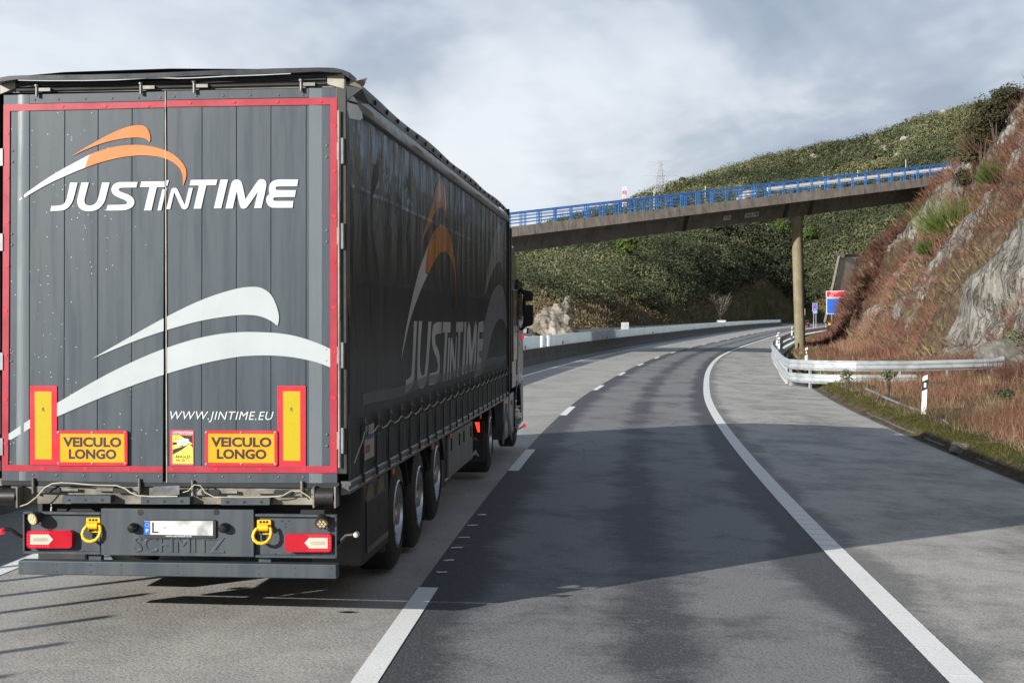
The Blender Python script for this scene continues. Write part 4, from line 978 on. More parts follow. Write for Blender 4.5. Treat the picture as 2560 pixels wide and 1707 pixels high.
# ---- signs
M_sred = pm('sign_red', (0.60, 0.03, 0.05), 0.35, var=0.06); M_sblue = pm('sign_blue', (0.03, 0.13, 0.55), 0.35, var=0.06); M_swhite = pm('sign_white', (0.75, 0.75, 0.75), 0.35, var=0.04)
def sign(px0, px1, py0, py1, Y, mt, name, lb, legs=True, inset=0.06, cat='road sign', gz=None):
    a, b = at(px0, py1, Y), at(px1, py0, Y); root = empty(name, (a.x, Y, a.z), label=lb, cat=cat)
    w, h = b.x - a.x, b.z - a.z
    def rr(i, r_=0.12):
        pts = []
        for cx, cz, a0 in ((w-i-r_, h-i-r_, 0), (i+r_, h-i-r_, 90), (i+r_, i+r_, 180), (w-i-r_, i+r_, 270)):
            for k in range(5): an = R(a0 + k*22.5); pts.append((cx + r_*math.cos(an), cz + r_*math.sin(an)))
        return pts
    MB().prism(rr(0), lambda x, z, t_: (x, t_, z), 0, 0.06).build('border', M_swhite, root); MB().prism(rr(inset), lambda x, z, t_: (x, t_, z), -0.012, 0.01).build('panel', mt, root)
    if legs:
        gz = float(EZ(Y)) if gz is None else gz
        for x in (w*0.25, w*0.75): MB().bar((x, 0.12, gz - a.z - 0.5), (x, 0.12, h*0.5), 0.10, 0.10).build('leg', M_galv, root)
    return root, w, h
r_, w, h = sign(2065, 2120, 727, 744, 215, M_sred, 'direction_sign', 'red panel with white lettering topping the large sign half hidden by the brush', False, 0.08)
text_on('lettering', '0S53V', lambda a, b: (a, -0.02, b), 0.65, 1.65, 0.55, 0.82, M_swhite, r_, 0.0); text_on('lettering', 'E2V', lambda a, b: (a, -0.02, b), 0.5, 1.05, 0.14, 0.42, M_swhite, r_, 0.0)
r_, w, h = sign(2066, 2120, 745, 785, 215, M_sblue, 'direction_sign', 'large blue sign panel below the red one, mostly hidden by brush', True, 0.08)
r_, w, h = sign(2031.5, 2043, 758, 779, 290, M_sblue, 'escape_lane_sign', 'blue upright sign showing a chequered lane beyond the bend')
mb = MB()
for i in range(3):
    for j in range(5):
        if (i + j) % 2 == 0: mb.box(w*0.36 + i*0.10, w*0.36 + i*0.10 + 0.10, -0.03, -0.013, h*0.36 + j*0.17, h*0.36 + j*0.17 + 0.17)
mb.build('red_squares', M_sred, r_); MB().box(w*0.47, w*0.57, -0.03, -0.013, h*0.08, h*0.36).build('white_lane', M_swhite, r_)
r_, w, h = sign(2032.5, 2043.5, 779.5, 783.5, 290, M_sblue, 'distance_plate', 'narrow blue plate with a white bar under the chequered lane sign', False, 0.03); MB().box(w*0.2, w*0.8, -0.03, -0.013, h*0.4, h*0.6).build('white_bar', M_swhite, r_)
r_, w, h = sign(2003, 2012.5, 771, 790, 300, M_sblue, 'countdown_sign', 'blue sign half hidden right behind the bridge pier')
# board behind the screen on the left, back of a sign
r_, w, h = sign(1553, 1572, 806, 824, 205, M_galv, 'back_of_sign', 'grey back of a sign board above the pale median screen', True, 0.03)
# ---- pylon and mast, poles
def lattice(name, base, H, wb, wt, mats, lb, cat, arms=(), seg=10, th=0.14, bands=False):
    root = empty(name, base, label=lb, cat=cat); mbs = [MB(), MB()]
    prev = None
    for k in range(seg + 1):
        z = H*k/seg; w_ = wb + (wt - wb)*min(1, (k/seg)*1.15); pts = [Vector((sx*w_/2, sy*w_/2, z)) for sx, sy in ((-1,-1),(1,-1),(1,1),(-1,1))]
        if prev:
            m_ = mbs[(k % 2) if bands else 0]
            for i in range(4):
                m_.bar(prev[i], pts[i], th, th); m_.bar(prev[i], pts[(i+1) % 4], th*0.6, th*0.6); m_.bar(prev[(i+1) % 4], pts[i], th*0.6, th*0.6); m_.bar(pts[i], pts[(i+1) % 4], th*0.6, th*0.6)
        prev = pts
    mbs[0].build('lattice', mats[0], root)
    if bands: mbs[1].build('lattice', mats[1], root)
    for z, half, rise in arms:
        m_ = MB()
        for s in (-1, 1):
            m_.bar((0, 0, z + rise), (s*half, 0, z), th*0.8, th*0.8); m_.bar((0, -wt/2, z), (s*half, 0, z), th*0.8, th*0.8); m_.bar((0, wt/2, z), (s*half, 0, z), th*0.8, th*0.8)
            m_.bar((s*half*0.5, 0, z), (s*half*0.5, 0, z + rise*0.5), th*0.5, th*0.5); m_.bar((s*half, 0, z), (s*half, 0, z - 2.6), th*0.8, th*0.8)
        m_.build('arm', mats[0], root)
    return root
M_steel = pm('pylon_steel', (0.42, 0.44, 0.46), 0.6, 0.3)
def hill_hit(px, py, y0=180):
    for Yq in np.arange(y0, 700, 3.0):
        q = at(px, py, float(Yq))
        if q.z <= float(hill_z(np.array([q.x]), np.array([float(Yq)]))[0][0]) + 0.5: return float(Yq)
    return 690.0
def RAILY(px): return np.interp(px, [1270, 2390], [571, 437])
def on_hill(px, Y):
    X = at(px, 600, Y).x; return X, float(hill_z(np.array([X]), np.array([float(Y)]))[0][0])
X, z = on_hill(1650, 640); topz = at(1650, 402, 640).z; H = topz - z + 1
lattice('power_pylon', (X, 640, z - 1), H, 5.5, 1.3, [M_steel], 'tall grey lattice power pylon on the skyline above the bridge railing', 'pylon', ((H-0.2, 5.0, -1.8), (H - 6.3, 7.6, 2.6), (H - 12.8, 9.2, 3.4)), 14, 0.15)
X, z = on_hill(1561, 560); topz = at(1561, 468, 560).z; H = topz - z + 1
M_mr = pm('mast_red', (0.60, 0.12, 0.12), 0.5); M_mw = pm('mast_white', (0.72, 0.70, 0.68), 0.5)
lattice('radio_mast', (X, 560, z - 1), H, 1.4, 1.1, [M_mr, M_mw], 'slim mast painted in red and white bands behind the railing', 'mast', (), 9, 0.17, True)
for px, py0, Y, hh_, lb in ((1763, 465, 420, 9, 'thin pale lamp pole standing behind the middle of the railing'), (2144, 425, 330, 8, 'thin pale pole behind the railing near the green pine'), (2264, 399, 300, 6, 'slim pole behind the right part of the railing'), (2050, 452, 330, 5, 'short white post seen through the railing below the bright pine'), (1635, 472, 520, 6, 'small grey pole left of the pylon on the hill')):
    Y = hill_hit(px, RAILY(px) + 12); X, z = on_hill(px, Y); zt = at(px, py0, Y).z; mb = MB(); mb.cyl((0, 0, -0.5), (0, 0, zt - z), 0.13, 0.09, 6); o = mb.build('pole', M_white, loc=(X, Y, z)); tag(o, lb, 'pole')
# ---- rocky outcrop and terrace on the left, shotcrete face above the bridge
M_bank = pm('bank_earth', (0.14, 0.105, 0.055), 0.95, var=0.5, scale=0.9, dirt=(0.05, 0.055, 0.02), damt=0.9, bump=0.9, bscale=3)
def outcrop(name, pts, Y, depth, mat, lb, cat, seed=0, res=34):
    "pts: outline in the photo's pixels at distance Y; a lumpy solid face"
    P = [at(px, py, Y) for px, py in pts]; xs = [p.x for p in P]; zs = [p.z for p in P]
    x0, x1, z0, z1 = min(xs), max(xs), min(zs), max(zs)
    def inside(x, z):
        c_ = False; j = len(P) - 1
        for i in range(len(P)):
            if (P[i].z > z) != (P[j].z > z) and x < (P[j].x - P[i].x)*(z - P[i].z)/(P[j].z - P[i].z) + P[i].x: c_ = not c_
            j = i
        return c_
    gx_, gz_ = np.linspace(x0, x1, res*2), np.linspace(z0, z1, res); XX, ZZ = np.meshgrid(gx_, gz_, indexing='ij')
    ins = np.array([[inside(x, z) for z in gz_] for x in gx_], float); sm = ins.copy()
    for _ in range(2): sm = (sm + np.roll(sm, 1, 0) + np.roll(sm, -1, 0) + np.roll(sm, 1, 1) + np.roll(sm, -1, 1))/5
    rug = fbm(XX*0.45 + ZZ*0.2, ZZ*0.35, 0, 5, seed); rug = rug*0.6 + np.floor(rug*9)/9*0.9; YYd = Y + 3 - sm*depth*0.35 - sm*rug*depth*0.8 + (ZZ - z0)*0.9
    idx = np.arange(XX.size).reshape(XX.shape); ok = ins[:-1, :-1] + ins[1:, :-1] + ins[:-1, 1:] + ins[1:, 1:] > 0
    Fc = np.stack([idx[:-1, :-1], idx[1:, :-1], idx[1:, 1:], idx[:-1, 1:]], -1)[ok]
    Vf = np.stack([XX, YYd, ZZ], -1).reshape(-1, 3); Vb = Vf + np.array([0, depth + 3, -1.0]); n = len(Vf)
    o = bulk(name, np.concatenate([Vf, Vb]), np.concatenate([Fc, Fc[:, ::-1] + n]), mat, smooth=False); tag(o, lb, cat); return o
outcrop('rock_outcrop', [(1232, 872), (1262, 852), (1285, 848), (1298, 832), (1318, 826), (1324, 808), (1340, 802), (1344, 786), (1356, 782), (1362, 770), (1385, 766), (1392, 758), (1415, 762), (1430, 757), (1436, 774), (1424, 786), (1440, 796), (1430, 812), (1450, 830), (1440, 846), (1462, 872)], 156, 2.6, M_rock, 'pale streaked rock cutting beyond the opposite carriageway beside the truck mirror', 'rock face', 3)
outcrop('rock_outcrop', [(1408, 760), (1416, 742), (1428, 738), (1430, 752), (1424, 764)], 166, 2, M_rock, 'small pale rock slab above the streaked rock cutting', 'rock face', 9, 14)
outcrop('shotcrete_face', [(1846, 496), (1862, 478), (1880, 470), (1905, 470), (1897, 486), (1868, 500)], 330, 3, pm('shotcrete', (0.36, 0.35, 0.32), 0.9, var=0.3), 'pale sprayed concrete patch on the hill behind the railing', 'slope facing', 13, 16)
# fence posts on the terraces
g_ = rng
mb_p = MB(); mb_p.box(-0.035, 0.035, -0.035, 0.035, -0.3, 0.9); mb_p.box(-0.03, 0.03, -0.07, -0.035, 0.7, 0.8); me_post = mb_p.build('fence_post', M_galv); first = True
for i in range(26):
    px = 1515 + i*8.2; Y = 240 + i*1.5; X, z = on_hill(px, Y); o = me_post if first else me_post.copy()
    if not first: col.objects.link(o)
    first = False; o.location = (X, Y, z + 0.1); tag(o, 'pale fence post below the wooded hill, %s from the left' % ORD[i], 'fence post', 'fence posts at the foot of the hill')
# ---- bare tree in the wood
M_twig = pm('grey_twigs', (0.12, 0.10, 0.08), 0.9)
def bare_tree(px, py, Y, h, lb):
    X, z = on_hill(px, Y); root = empty('bare_tree', (X, Y, z), label=lb, cat='tree'); mb = MB(); mb.cyl((0, 0, 0), (0, 0, h*0.35), 0.16, 0.11, 6); mb.build('trunk', M_twig, root)
    mb = MB(); g = np.random.default_rng(4)
    for k in range(26):
        a = g.random()*6.28; s = Vector((0, 0, h*(0.2 + 0.2*g.random()))); e = s + Vector((math.cos(a)*h*0.28, math.sin(a)*h*0.28, h*(0.35 + 0.3*g.random()))); mb.cyl(s, e, 0.04, 0.015, 4)
        for j in range(3): q = s.lerp(e, 0.5 + 0.15*j); mb.cyl(q, q + Vector((g.normal()*h*0.09, g.normal()*h*0.09, h*0.14)), 0.018, 0.010, 3)
    mb.build('crown', M_twig, root)
M_twig = pm('grey_twigs', (0.22, 0.19, 0.16), 0.9)
bare_tree(1800, 700, 330, 8, 'leafless grey tree in the dark wood under the bridge')
# ---- far vehicles
M_glass = pm('car_glass', (0.02, 0.025, 0.03), 0.08, var=0.1); M_tyre = pm('rubber', (0.022, 0.022, 0.022), 0.8, bump=0.3); M_red_l = emit('red_lamp', (0.9, 0.03, 0.03), 1.2, (0.5, 0.02, 0.02))
def car(loc, rz, paint, lb, s=1.0):
    root = empty('car', loc, rz, lb, 'car'); f_ = lambda a, b, t_: (t_, a, b)
    body = [(-2.1, 0.35), (-2.15, 0.75), (-2.0, 1.0), (-1.75, 1.05), (-1.45, 1.44), (-0.2, 1.5), (0.55, 1.42), (1.15, 1.02), (1.95, 0.85), (2.12, 0.6), (2.1, 0.35)]
    MB().prism(body, f_, -0.86, 0.86).build('body', paint, root, bevel=0.06)
    MB().prism([(-1.68, 1.06), (-1.42, 1.38), (-0.2, 1.43), (0.5, 1.36), (0.98, 1.04)], f_, -0.872, 0.872).build('window', M_glass, root)
    mb = MB(); mb.add([(-0.68, -2.02, 1.04), (0.68, -2.02, 1.04), (0.62, -1.50, 1.41), (-0.62, -1.50, 1.41)], [(0, 1, 2, 3)]); mb.add([(x, y - 0.03, z + 0.02) for x, y, z in mb.v[:4]], [(0, 1, 2, 3)]); mb.build('rear_window', M_glass, root)
    for x in (-0.84, 0.84):
        for y in (-1.35, 1.35): MB().cyl((x - 0.1, y, 0.31), (x + 0.1, y, 0.31), 0.31, n=18).build('wheel', M_tyre, root, smooth=True)
        MB().box(x*0.86 - 0.12, x*0.86 + 0.12, -2.18, -2.10, 0.72, 0.86).build('tail_light', M_red_l, root)
    return root
p = road(335, -1.9); car(tuple(p), -float(head(335)), pm('dark_car_paint', (0.03, 0.033, 0.04), 0.25, 0.3), 'dark car driving far ahead just right of the bridge pier')
p = road(298, -16.0); car(tuple(p), math.pi - float(head(298)), pm('white_car_paint', (0.7, 0.7, 0.7), 0.25), 'white car in the opposite carriageway showing above the median screen')
# small yellow machine by the escape ramp
p = road(300, 5.5, 0.05); ym = empty('work_machine', tuple(p), -0.6, 'small yellow work machine parked beside the chequered paving', 'machine')
M_yel = pm('machine_yellow', (0.75, 0.42, 0.03), 0.45)
MB().box(-0.7, 0.7, -1.2, 1.2, 0.75, 1.5).build('body', M_yel, ym, bevel=0.1); MB().prism([(-0.9, 1.45), (0.1, 1.45), (0.0, 2.35), (-0.7, 2.35)], lambda a, b, t_: (t_, a, b), -0.55, 0.35).build('cab', M_yel, ym, bevel=0.05); MB().box(-0.5, 0.3, -0.72, -0.66, 1.6, 2.2).build('window', M_glass, ym)
mb = MB(); mb.tube([(0.4, 1.0, 1.4), (0.6, 2.0, 2.4), (1.6, 3.2, 4.6)], 0.09, 6); mb.build('boom', M_yel, ym)
for x in (-0.7, 0.5): MB().prism([(-1.3, 0.1), (-1.0, 0.0), (1.0, 0.0), (1.3, 0.1), (1.4, 0.4), (1.1, 0.7), (-1.1, 0.7), (-1.4, 0.4)], lambda a, b, t_: (t_, a, b), x - 0.1, x + 0.3).build('track', M_tyre, ym)
# ================================================================== TRUCK
YAW, TP = math.atan(317/F), R(0.25)
hx, hy = math.sin(YAW), math.cos(YAW)
TO = Vector((-1.1825, 11.05, 0.05))
LBL_T = 'dark grey curtain sided semi trailer with orange and white swooshes, seen from behind'
tr = bpy.data.objects.new('semi_trailer', None); col.objects.link(tr); tr.location = TO; tr.rotation_mode = 'XYZ'; tr.rotation_euler = (TP, 0, -YAW); tag(tr, LBL_T, 'trailer')
TM = Matrix.Translation(TO) @ Matrix.Rotation(-YAW, 4, 'Z') @ Matrix.Rotation(TP, 4, 'X'); TI = TM.inverted(); CL = TI @ Vector((0, 0, CAMZ)); TR3 = TI.to_3x3()
def rear(px, py, off=0.0):
    "photo pixel -> (x, z) on the trailer plane y = off"
    d = TR3 @ ray(px, py); t_ = (off - CL.y)/d.y; p = CL + d*t_; return (p.x, p.z)
def side(px, py, off=0.0):
    "photo pixel -> (y, z) on the trailer plane x = off"
    d = TR3 @ ray(px, py); t_ = (off - CL.x)/d.x; p = CL + d*t_; return (p.y, p.z)
Z1 = lambda x, y: (x*0.38265, 150 + y*0.38265); Z2 = lambda x, y: (x*0.38265, 650 + y*0.38265); Z3 = lambda x, y: (x*0.38265, 1150 + y*0.38265)
ZA = lambda x, y: (100 + x*0.14881, 430 + y*0.14881); ZB = lambda x, y: (400 + x*0.14881, 430 + y*0.14881); ZC = lambda x, y: (30 + x*0.19133, 300 + y*0.19133)
ZD = lambda x, y: (1000 + x*0.19133, 440 + y*0.19133); ZE = lambda x, y: (1000 + x*0.19133, 740 + y*0.19133)
def RP(pts, zf, y0, y1, mb=None, mi=0):
    "outline given in a zoomed view, pushed from y0 to y1"
    P = [rear(*zf(*p), y0) for p in pts]; mb = mb or MB(); return mb.prism(P, lambda a, b, t_: (a, t_, b), y0, y1, mi)
def RR(x0, y0p, x1, y1p, zf, y0, y1, mb=None, mi=0):
    a = rear(*zf(x0, y1p), y0); b = rear(*zf(x1, y0p), y0); mb = mb or MB(); return mb.box(a[0], b[0], y0, y1, a[1], b[1], mi)
def SPp(pts, zf, x0, x1, mb=None):
    P = [side(*zf(*p), x0) for p in pts]; mb = mb or MB(); return mb.prism(P, lambda a, b, t_: (t_, a, b), x0, x1)
def smooth_poly(pts, it=2, keep=35):
    "round the gentle corners of an outline, keep the sharp ones"
    for _ in range(it):
        n = len(pts); out_ = []
        for i in range(n):
            a, b, c_ = Vector(pts[i-1]), Vector(pts[i]), Vector(pts[(i+1) % n]); u, v_ = b - a, c_ - b
            ang = math.degrees(u.angle(v_)) if u.length and v_.length else 0
            if ang > keep: out_.append(tuple(b))
            else:
                out_.append(tuple(b - u*0.25)); out_.append(tuple(b + v_*0.25))
        pts = out_
    return pts
# ---- paints
def vehicle_paint(name, c, rough=0.32, dirt=(0.20, 0.17, 0.13), amt=0.3, coat=0.0, grad=None, specks=False):
    t = NT(name); v = t.coord('Object'); st = t.coord('Object', (5, 5, 0.35)); n = t.noise(v, 1.6, 6, 0.65); s = t.noise(st, 2.2, 6, 0.7)
    q = t.mix(t.ramp(n, [(0.3, 0.0), (0.7, 1.0)]), tuple(x*0.95 for x in c), tuple(min(1, x*1.05) for x in c))
    q = t.mix(t.ramp(s, [(0.48, 0.0), (0.75, amt)]), q, dirt)
    if specks:      # chips and splashes, thick near the left hinge edge
        sx = t.node('ShaderNodeSeparateXYZ'); t.l.new(v, sx.inputs[0]); lf = t.ramp(t.math('DIVIDE', t.math('ADD', sx.outputs[0], 2.62), 2.6), [(0.0, 1.0), (0.12, 0.45), (0.5, 0.08), (1.0, 0.03)])
        mk_ = t.math('GREATER_THAN', t.math('MULTIPLY', lf, t.ramp(t.noise(v, 2.0, 3), [(0.35, 0.3), (0.65, 1.3)])), t.vor(v, 27.0, out='Color'))
        q = t.mix(t.math('MULTIPLY', mk_, t.ramp(t.vor(v, 27.0), [(0.07, 1.0), (0.12, 0.0)])), q, (0.50, 0.53, 0.55))
    t.bump(t.noise(v, 9, 2, 0.5), 0.04, 0.01); t.b.inputs['Coat Weight'].default_value = coat; t.b.inputs['Coat Roughness'].default_value = 0.12
    return t.fin(q, t.ramp(s, [(0.4, rough), (0.75, min(1, rough + 0.25))]), 0, 0.5)
M_door = vehicle_paint('door_paint', (0.046, 0.062, 0.077), 0.34, (0.075, 0.082, 0.085), 0.06, specks=True)
M_trim = vehicle_paint('chassis_paint', (0.042, 0.055, 0.068), 0.38, (0.10, 0.095, 0.085), 0.25)
M_frame = pm('pale_worn_frame', (0.30, 0.29, 0.24), 0.5, 0.2, var=0.25, scale=3, dirt=(0.05, 0.045, 0.035), damt=0.85, bump=0.2, bscale=20)
M_galvd = pm('dirty_galvanised', (0.20, 0.19, 0.155), 0.6, 0.15, var=0.45, scale=5, dirt=(0.035, 0.030, 0.024), damt=1.0, bump=0.2, bscale=25)
M_dark = pm('black_underbody', (0.010, 0.010, 0.010), 0.7, var=0.4, dirt=(0.03, 0.027, 0.022), damt=0.4)
M_seam = pm('door_seam', (0.012, 0.014, 0.017), 0.7)
M_tape = pm('red_reflective_tape', (0.36, 0.022, 0.042), 0.38, var=0.10, scale=4, dirt=(0.22, 0.05, 0.05), damt=0.4)
M_tape2 = pm('red_tape_mark', (0.52, 0.03, 0.045), 0.35)
M_ora = pm('orange_film', (0.70, 0.175, 0.04), 0.38, var=0.03); M_wht2 = pm('grey_white_film', (0.41, 0.45, 0.46), 0.42, var=0.03, scale=3, dirt=(0.34, 0.37, 0.38), damt=0.25); M_wht = pm('white_film', (0.56, 0.60, 0.61), 0.38, var=0.03, scale=3, dirt=(0.55, 0.54, 0.5), damt=0.25)
M_plr = pm('plate_red', (0.66, 0.028, 0.045), 0.3, var=0.04); M_plo = pm('plate_orange', (0.82, 0.33, 0.004), 0.35, var=0.03); M_ply = None
t = NT('yellow_reflector'); v = t.coord('Object'); vr = t.vor(v, 220.0)
M_ply = t.fin(t.mix(t.ramp(vr, [(0.2, 0.0), (0.6, 1.0)]), (0.52, 0.40, 0.004), (0.44, 0.335, 0.003)), 0.35)
M_ink2 = pm('lettering_black', (0.015, 0.012, 0.01), 0.5)
M_chrome = pm('bright_metal', (0.62, 0.62, 0.62), 0.22, 1.0, var=0.1); M_steel2 = pm('worn_steel', (0.20, 0.195, 0.175), 0.45, 0.5, var=0.3, scale=8, dirt=(0.05, 0.045, 0.035), damt=0.7)
M_alu = pm('wheel_metal', (0.62, 0.62, 0.62), 0.28, 0.85, var=0.2, scale=4, dirt=(0.05, 0.045, 0.04), damt=0.5)
M_yelr = pm('ring_yellow', (0.80, 0.47, 0.01), 0.35, var=0.08, dirt=(0.25, 0.14, 0.02), damt=0.3)
M_lred = pm('lamp_red', (0.42, 0.010, 0.022), 0.12, var=0.08); M_lred2 = emit('lamp_red_dots', (0.95, 0.03, 0.06), 0.35, (0.75, 0.02, 0.05)); M_lwht = pm('lamp_white', (0.50, 0.48, 0.40), 0.15, var=0.08)
M_cable = pm('pale_cable', (0.45, 0.42, 0.32), 0.5)
# ---- doors
DZ = [(22, 232), (1076, 208), (1064, 1456), (12, 1440)]
def door(name, seams, xl_t, xl_b, xr_t, xr_b, yt_l, yt_r, yb_l, yb_r, lb):
    "seams: x of the plank joints (view 1 at the top, view 2 at the bottom)"
    root = empty(name, (0, 0, 0), label=lb); root.parent = tr
    tops = [(xl_t, None)] ; mb = MB()
    X_t = [xl_t] + [a for a, b in seams] + [xr_t]; X_b = [xl_b] + [b for a, b in seams] + [xr_b]
    ft = lambda x: yt_l + (yt_r - yt_l)*(x - xl_t)/(xr_t - xl_t); fb = lambda x: yb_l + (yb_r - yb_l)*(x - xl_b)/(xr_b - xl_b)
    g = 1.7
    for i in range(len(X_t) - 1):
        a0, a1, b0, b1 = X_t[i] + g, X_t[i+1] - g, X_b[i] + g, X_b[i+1] - g
        q = [rear(*Z1(a0, ft(a0))), rear(*Z1(a1, ft(a1))), rear(*Z2(b1, fb(b1))), rear(*Z2(b0, fb(b0)))]
        mb.prism(q, lambda a, b, t_: (a, t_, b), 0.0, 0.03)
    mb.build('panel', M_door, root, bevel=0.0025)
    q = [rear(*Z1(xl_t, ft(xl_t))), rear(*Z1(xr_t, ft(xr_t))), rear(*Z2(xr_b, fb(xr_b))), rear(*Z2(xl_b, fb(xl_b)))]
    MB().prism(q, lambda a, b, t_: (a, t_, b), 0.008, 0.05).build('core', M_seam, root)
    return root
dl = door('left_door'.replace('left_', 'rear_'), [(195, 190), (424, 417), (642, 635), (864, 857)], 22, 12, 1076, 1065, 230, 207, 1440, 1456, 'rear door carrying the large lettering and a glossy strip at its hinge edge')
dr = door('rear_door', [(1321, 1317), (1546, 1543), (1771, 1770), (2002, 1999)], 1088, 1088, 2203, 2205, 203, 182, 1452, 1455, 'rear door carrying the web address and the attention sticker')
# convex hinge-side profiles: half rounds that catch the sun
def strip_profile(xt0, xt1, xb0, xb1, yt, yb, rise, parent, kind):
    a0, a1 = rear(*Z1(xt0, yt)), rear(*Z1(xt1, yt)); b0, b1 = rear(*Z2(xb0, yb)), rear(*Z2(xb1, yb)); rings = []
    for (l, r_) in ((a0, a1), (b0, b1)):
        pts = []
        for k in range(9):
            f = k/8; x = l[0] + (r_[0]-l[0])*f; yv = -rise*0.5*math.sin(math.pi*f) if kind == 'round' else (-rise*min(1, (1-f)*6) if kind == 'fl' else -rise*0.4*(1-f) + 0.001)
            pts.append((x, yv - 0.001, l[1] + (r_[1]-l[1])*f))
        rings.append(pts)
    return MB().loft(rings, closed=False).build('edge_profile', M_door_gloss, parent, smooth=(kind == 'round'))
M_door_gloss = vehicle_paint('door_edge_paint', (0.14, 0.165, 0.18), 0.20, (0.12, 0.125, 0.12), 0.2, 0.6)
strip_profile(118, 191, 106, 188, 228, 1440, 0.014, dl, 'round'); strip_profile(2020, 2102, 2020, 2103, 185, 1455, 0.016, dr, 'slant')
# sheet-metal caps above and below, with rivets
for root, (x0, x1, y0, y1, zf, y2, y3) in ((dl, (190, 1074, 212, 268, Z1, 228, 275)),): pass
def cap(root, pts, zf): RP(pts, zf, -0.006, 0.004).build('cap_strip', M_trim, root, bevel=0.002)
cap(dl, [(192, 226), (1074, 207), (1074, 268), (192, 287)], Z1); cap(dr, [(1090, 203), (2018, 186), (2018, 246), (1090, 263)], Z1)
cap(dl, [(12, 1380), (1063, 1390), (1063, 1455), (12, 1440)], Z2); cap(dr, [(1090, 1393), (2018, 1393), (2018, 1456), (1090, 1456)], Z2)
rv = MB()
M_hinge2 = pm('rivet_metal', (0.10, 0.11, 0.12), 0.45, 0.3)
def rivets(lst, zf, root, r_=0.010, y=-0.006):
    first = None
    for p in lst:
        a = rear(*zf(*p), y)
        if first is None: mb = MB(); mb.lathe([(r_, 0.0), (r_*0.8, -0.003), (r_*0.3, -0.005), (0.0005, -0.005)], (0, 0, 0), 'y', 8); o = first = mb.build('rivet', M_hinge2, root)
        else: o = first.copy(); col.objects.link(o); o.parent = root
        o.location = (a[0], y, a[1])
rivets([(228, 261), (382, 258), (558, 255), (732, 252), (905, 250), (1048, 248)], Z1, dl); rivets([(1139, 240), (1283, 237), (1459, 235), (1635, 231), (1820, 229), (1980, 228)], Z1, dr)
rivets([(217, 1403), (370, 1405), (548, 1408), (723, 1410), (897, 1413), (1040, 1414)], Z2, dl); rivets([(1136, 1409), (1278, 1411), (1456, 1414), (1634, 1415), (1820, 1417), (1981, 1418)], Z2, dr)
rivets([(83, 594), (83, 666), (78, 1137), (78, 1209)], Z1, dl, 0.011, 0.0); rivets([(73, 588), (73, 661), (73, 1205)], Z2, dl, 0.011, 0.0)
rivets([(2137, 561), (2137, 634), (2137, 1115), (2137, 1188)], Z1, dr, 0.011, 0.0); rivets([(2135, 585), (2135, 658), (2137, 1140), (2137, 1215)], Z2, dr, 0.011, -0.003)
# red tape
def tape(pts1, root, w=None):
    return RP([], None, 0, 0)
def quad(pA, pB, pC, pD, root, y=-0.004, mt=None, nm='red_tape'):
    P = [rear(*p, y) for p in (pA, pB, pC, pD)]; return MB().prism(P, lambda a, b, t_: (a, t_, b), y, y + 0.002).build(nm, mt or M_tape, root)
quad(Z1(22, 292), Z1(1075, 271), Z1(1075, 312), Z1(22, 336), dl, -0.0085); quad(Z1(1089, 265), Z1(2202, 247), Z1(2202, 292), Z1(1089, 308), dr, -0.0085)
quad(Z1(22, 336), Z1(64, 335), Z2(53, 1345), Z2(12, 1345), dl, -0.0095); quad(Z1(2157, 292), Z1(2202, 292), Z2(2201, 1345), Z2(2157, 1345), dr, -0.0095)
quad(Z2(12, 1335), Z2(1063, 1347), Z2(1063, 1388), Z2(12, 1378), dl, -0.0105); quad(Z2(1089, 1345), Z2(2203, 1345), Z2(2203, 1391), Z2(1089, 1387), dr, -0.0105)
em0 = None
mark = [(a*0.62, b*0.62) for a, b in [(-0.03, 0.01), (-0.012, 0.022), (0.012, 0.020), (0.030, 0.012), (0.032, -0.004), (0.020, -0.016), (0.004, -0.020), (-0.008, -0.006), (-0.026, -0.004)]]
for px, py, f in [(*Z1(x, 302), 0) for x in (400, 680, 960)] + [(*Z1(x, 280 - (x-1240)*0.012), 1) for x in (1235, 1520, 1805, 2090)] + [(*Z1(42, y), 0) for y in (480, 770, 1060, 1345)] + [(*Z1(2178, y), 1) for y in (430, 725, 1020, 1315)] + [(*Z2(32, y), 0) for y in (330, 620, 910, 1200)] + [(*Z2(2178, y), 1) for y in (10, 308, 605, 900, 1198)] + [(*Z2(x, 1363), 0) for x in (275, 555, 835)] + [(*Z2(x, 1367), 1) for x in (1120, 1405, 1695, 1985)]:
    a = rear(px, py, -0.012)
    if em0 is None: em0 = o = MB().prism(mark, lambda p, q, t_: (p, t_, q), -0.0005, 0.0005).build('tape_emblem', M_tape2, dr if f else dl)
    else: o = em0.copy(); col.objects.link(o); o.parent = dr if f else dl
    o.location = (a[0], -0.012, a[1])
# ---- swooshes and lettering
def art(polys, root, nm, mt, y=-0.0076, th=0.0012, it=2, keep=38):
    mb = MB()
    for zf, pts in polys:
        P = smooth_poly([rear(*zf(*p), y) for p in pts], it, keep); mb.prism(P, lambda a, b, t_: (a, t_, b), y, y + th)
    return mb.build(nm, mt, root)
art([(ZC, [(762, 482), (1000, 340), (1200, 225), (1400, 130), (1540, 82), (1640, 68), (1720, 75), (1765, 110), (1795, 165), (1808, 230), (1805, 275), (1795, 290), (1760, 255), (1720, 238), (1640, 228), (1500, 235), (1300, 270), (1100, 330), (900, 415)]),
     (ZC, [(1010, 455), (1200, 385), (1400, 340), (1600, 325), (1750, 335), (1900, 365), (2050, 415), (2170, 495), (2250, 590), (2280, 670), (2275, 760), (2232, 870), (2235, 770), (2225, 700), (2190, 630), (2130, 570), (2050, 520), (1900, 475), (1700, 460), (1500, 475), (1300, 515), (1100, 570), (950, 628)])], dl, 'orange_swoosh', M_ora)
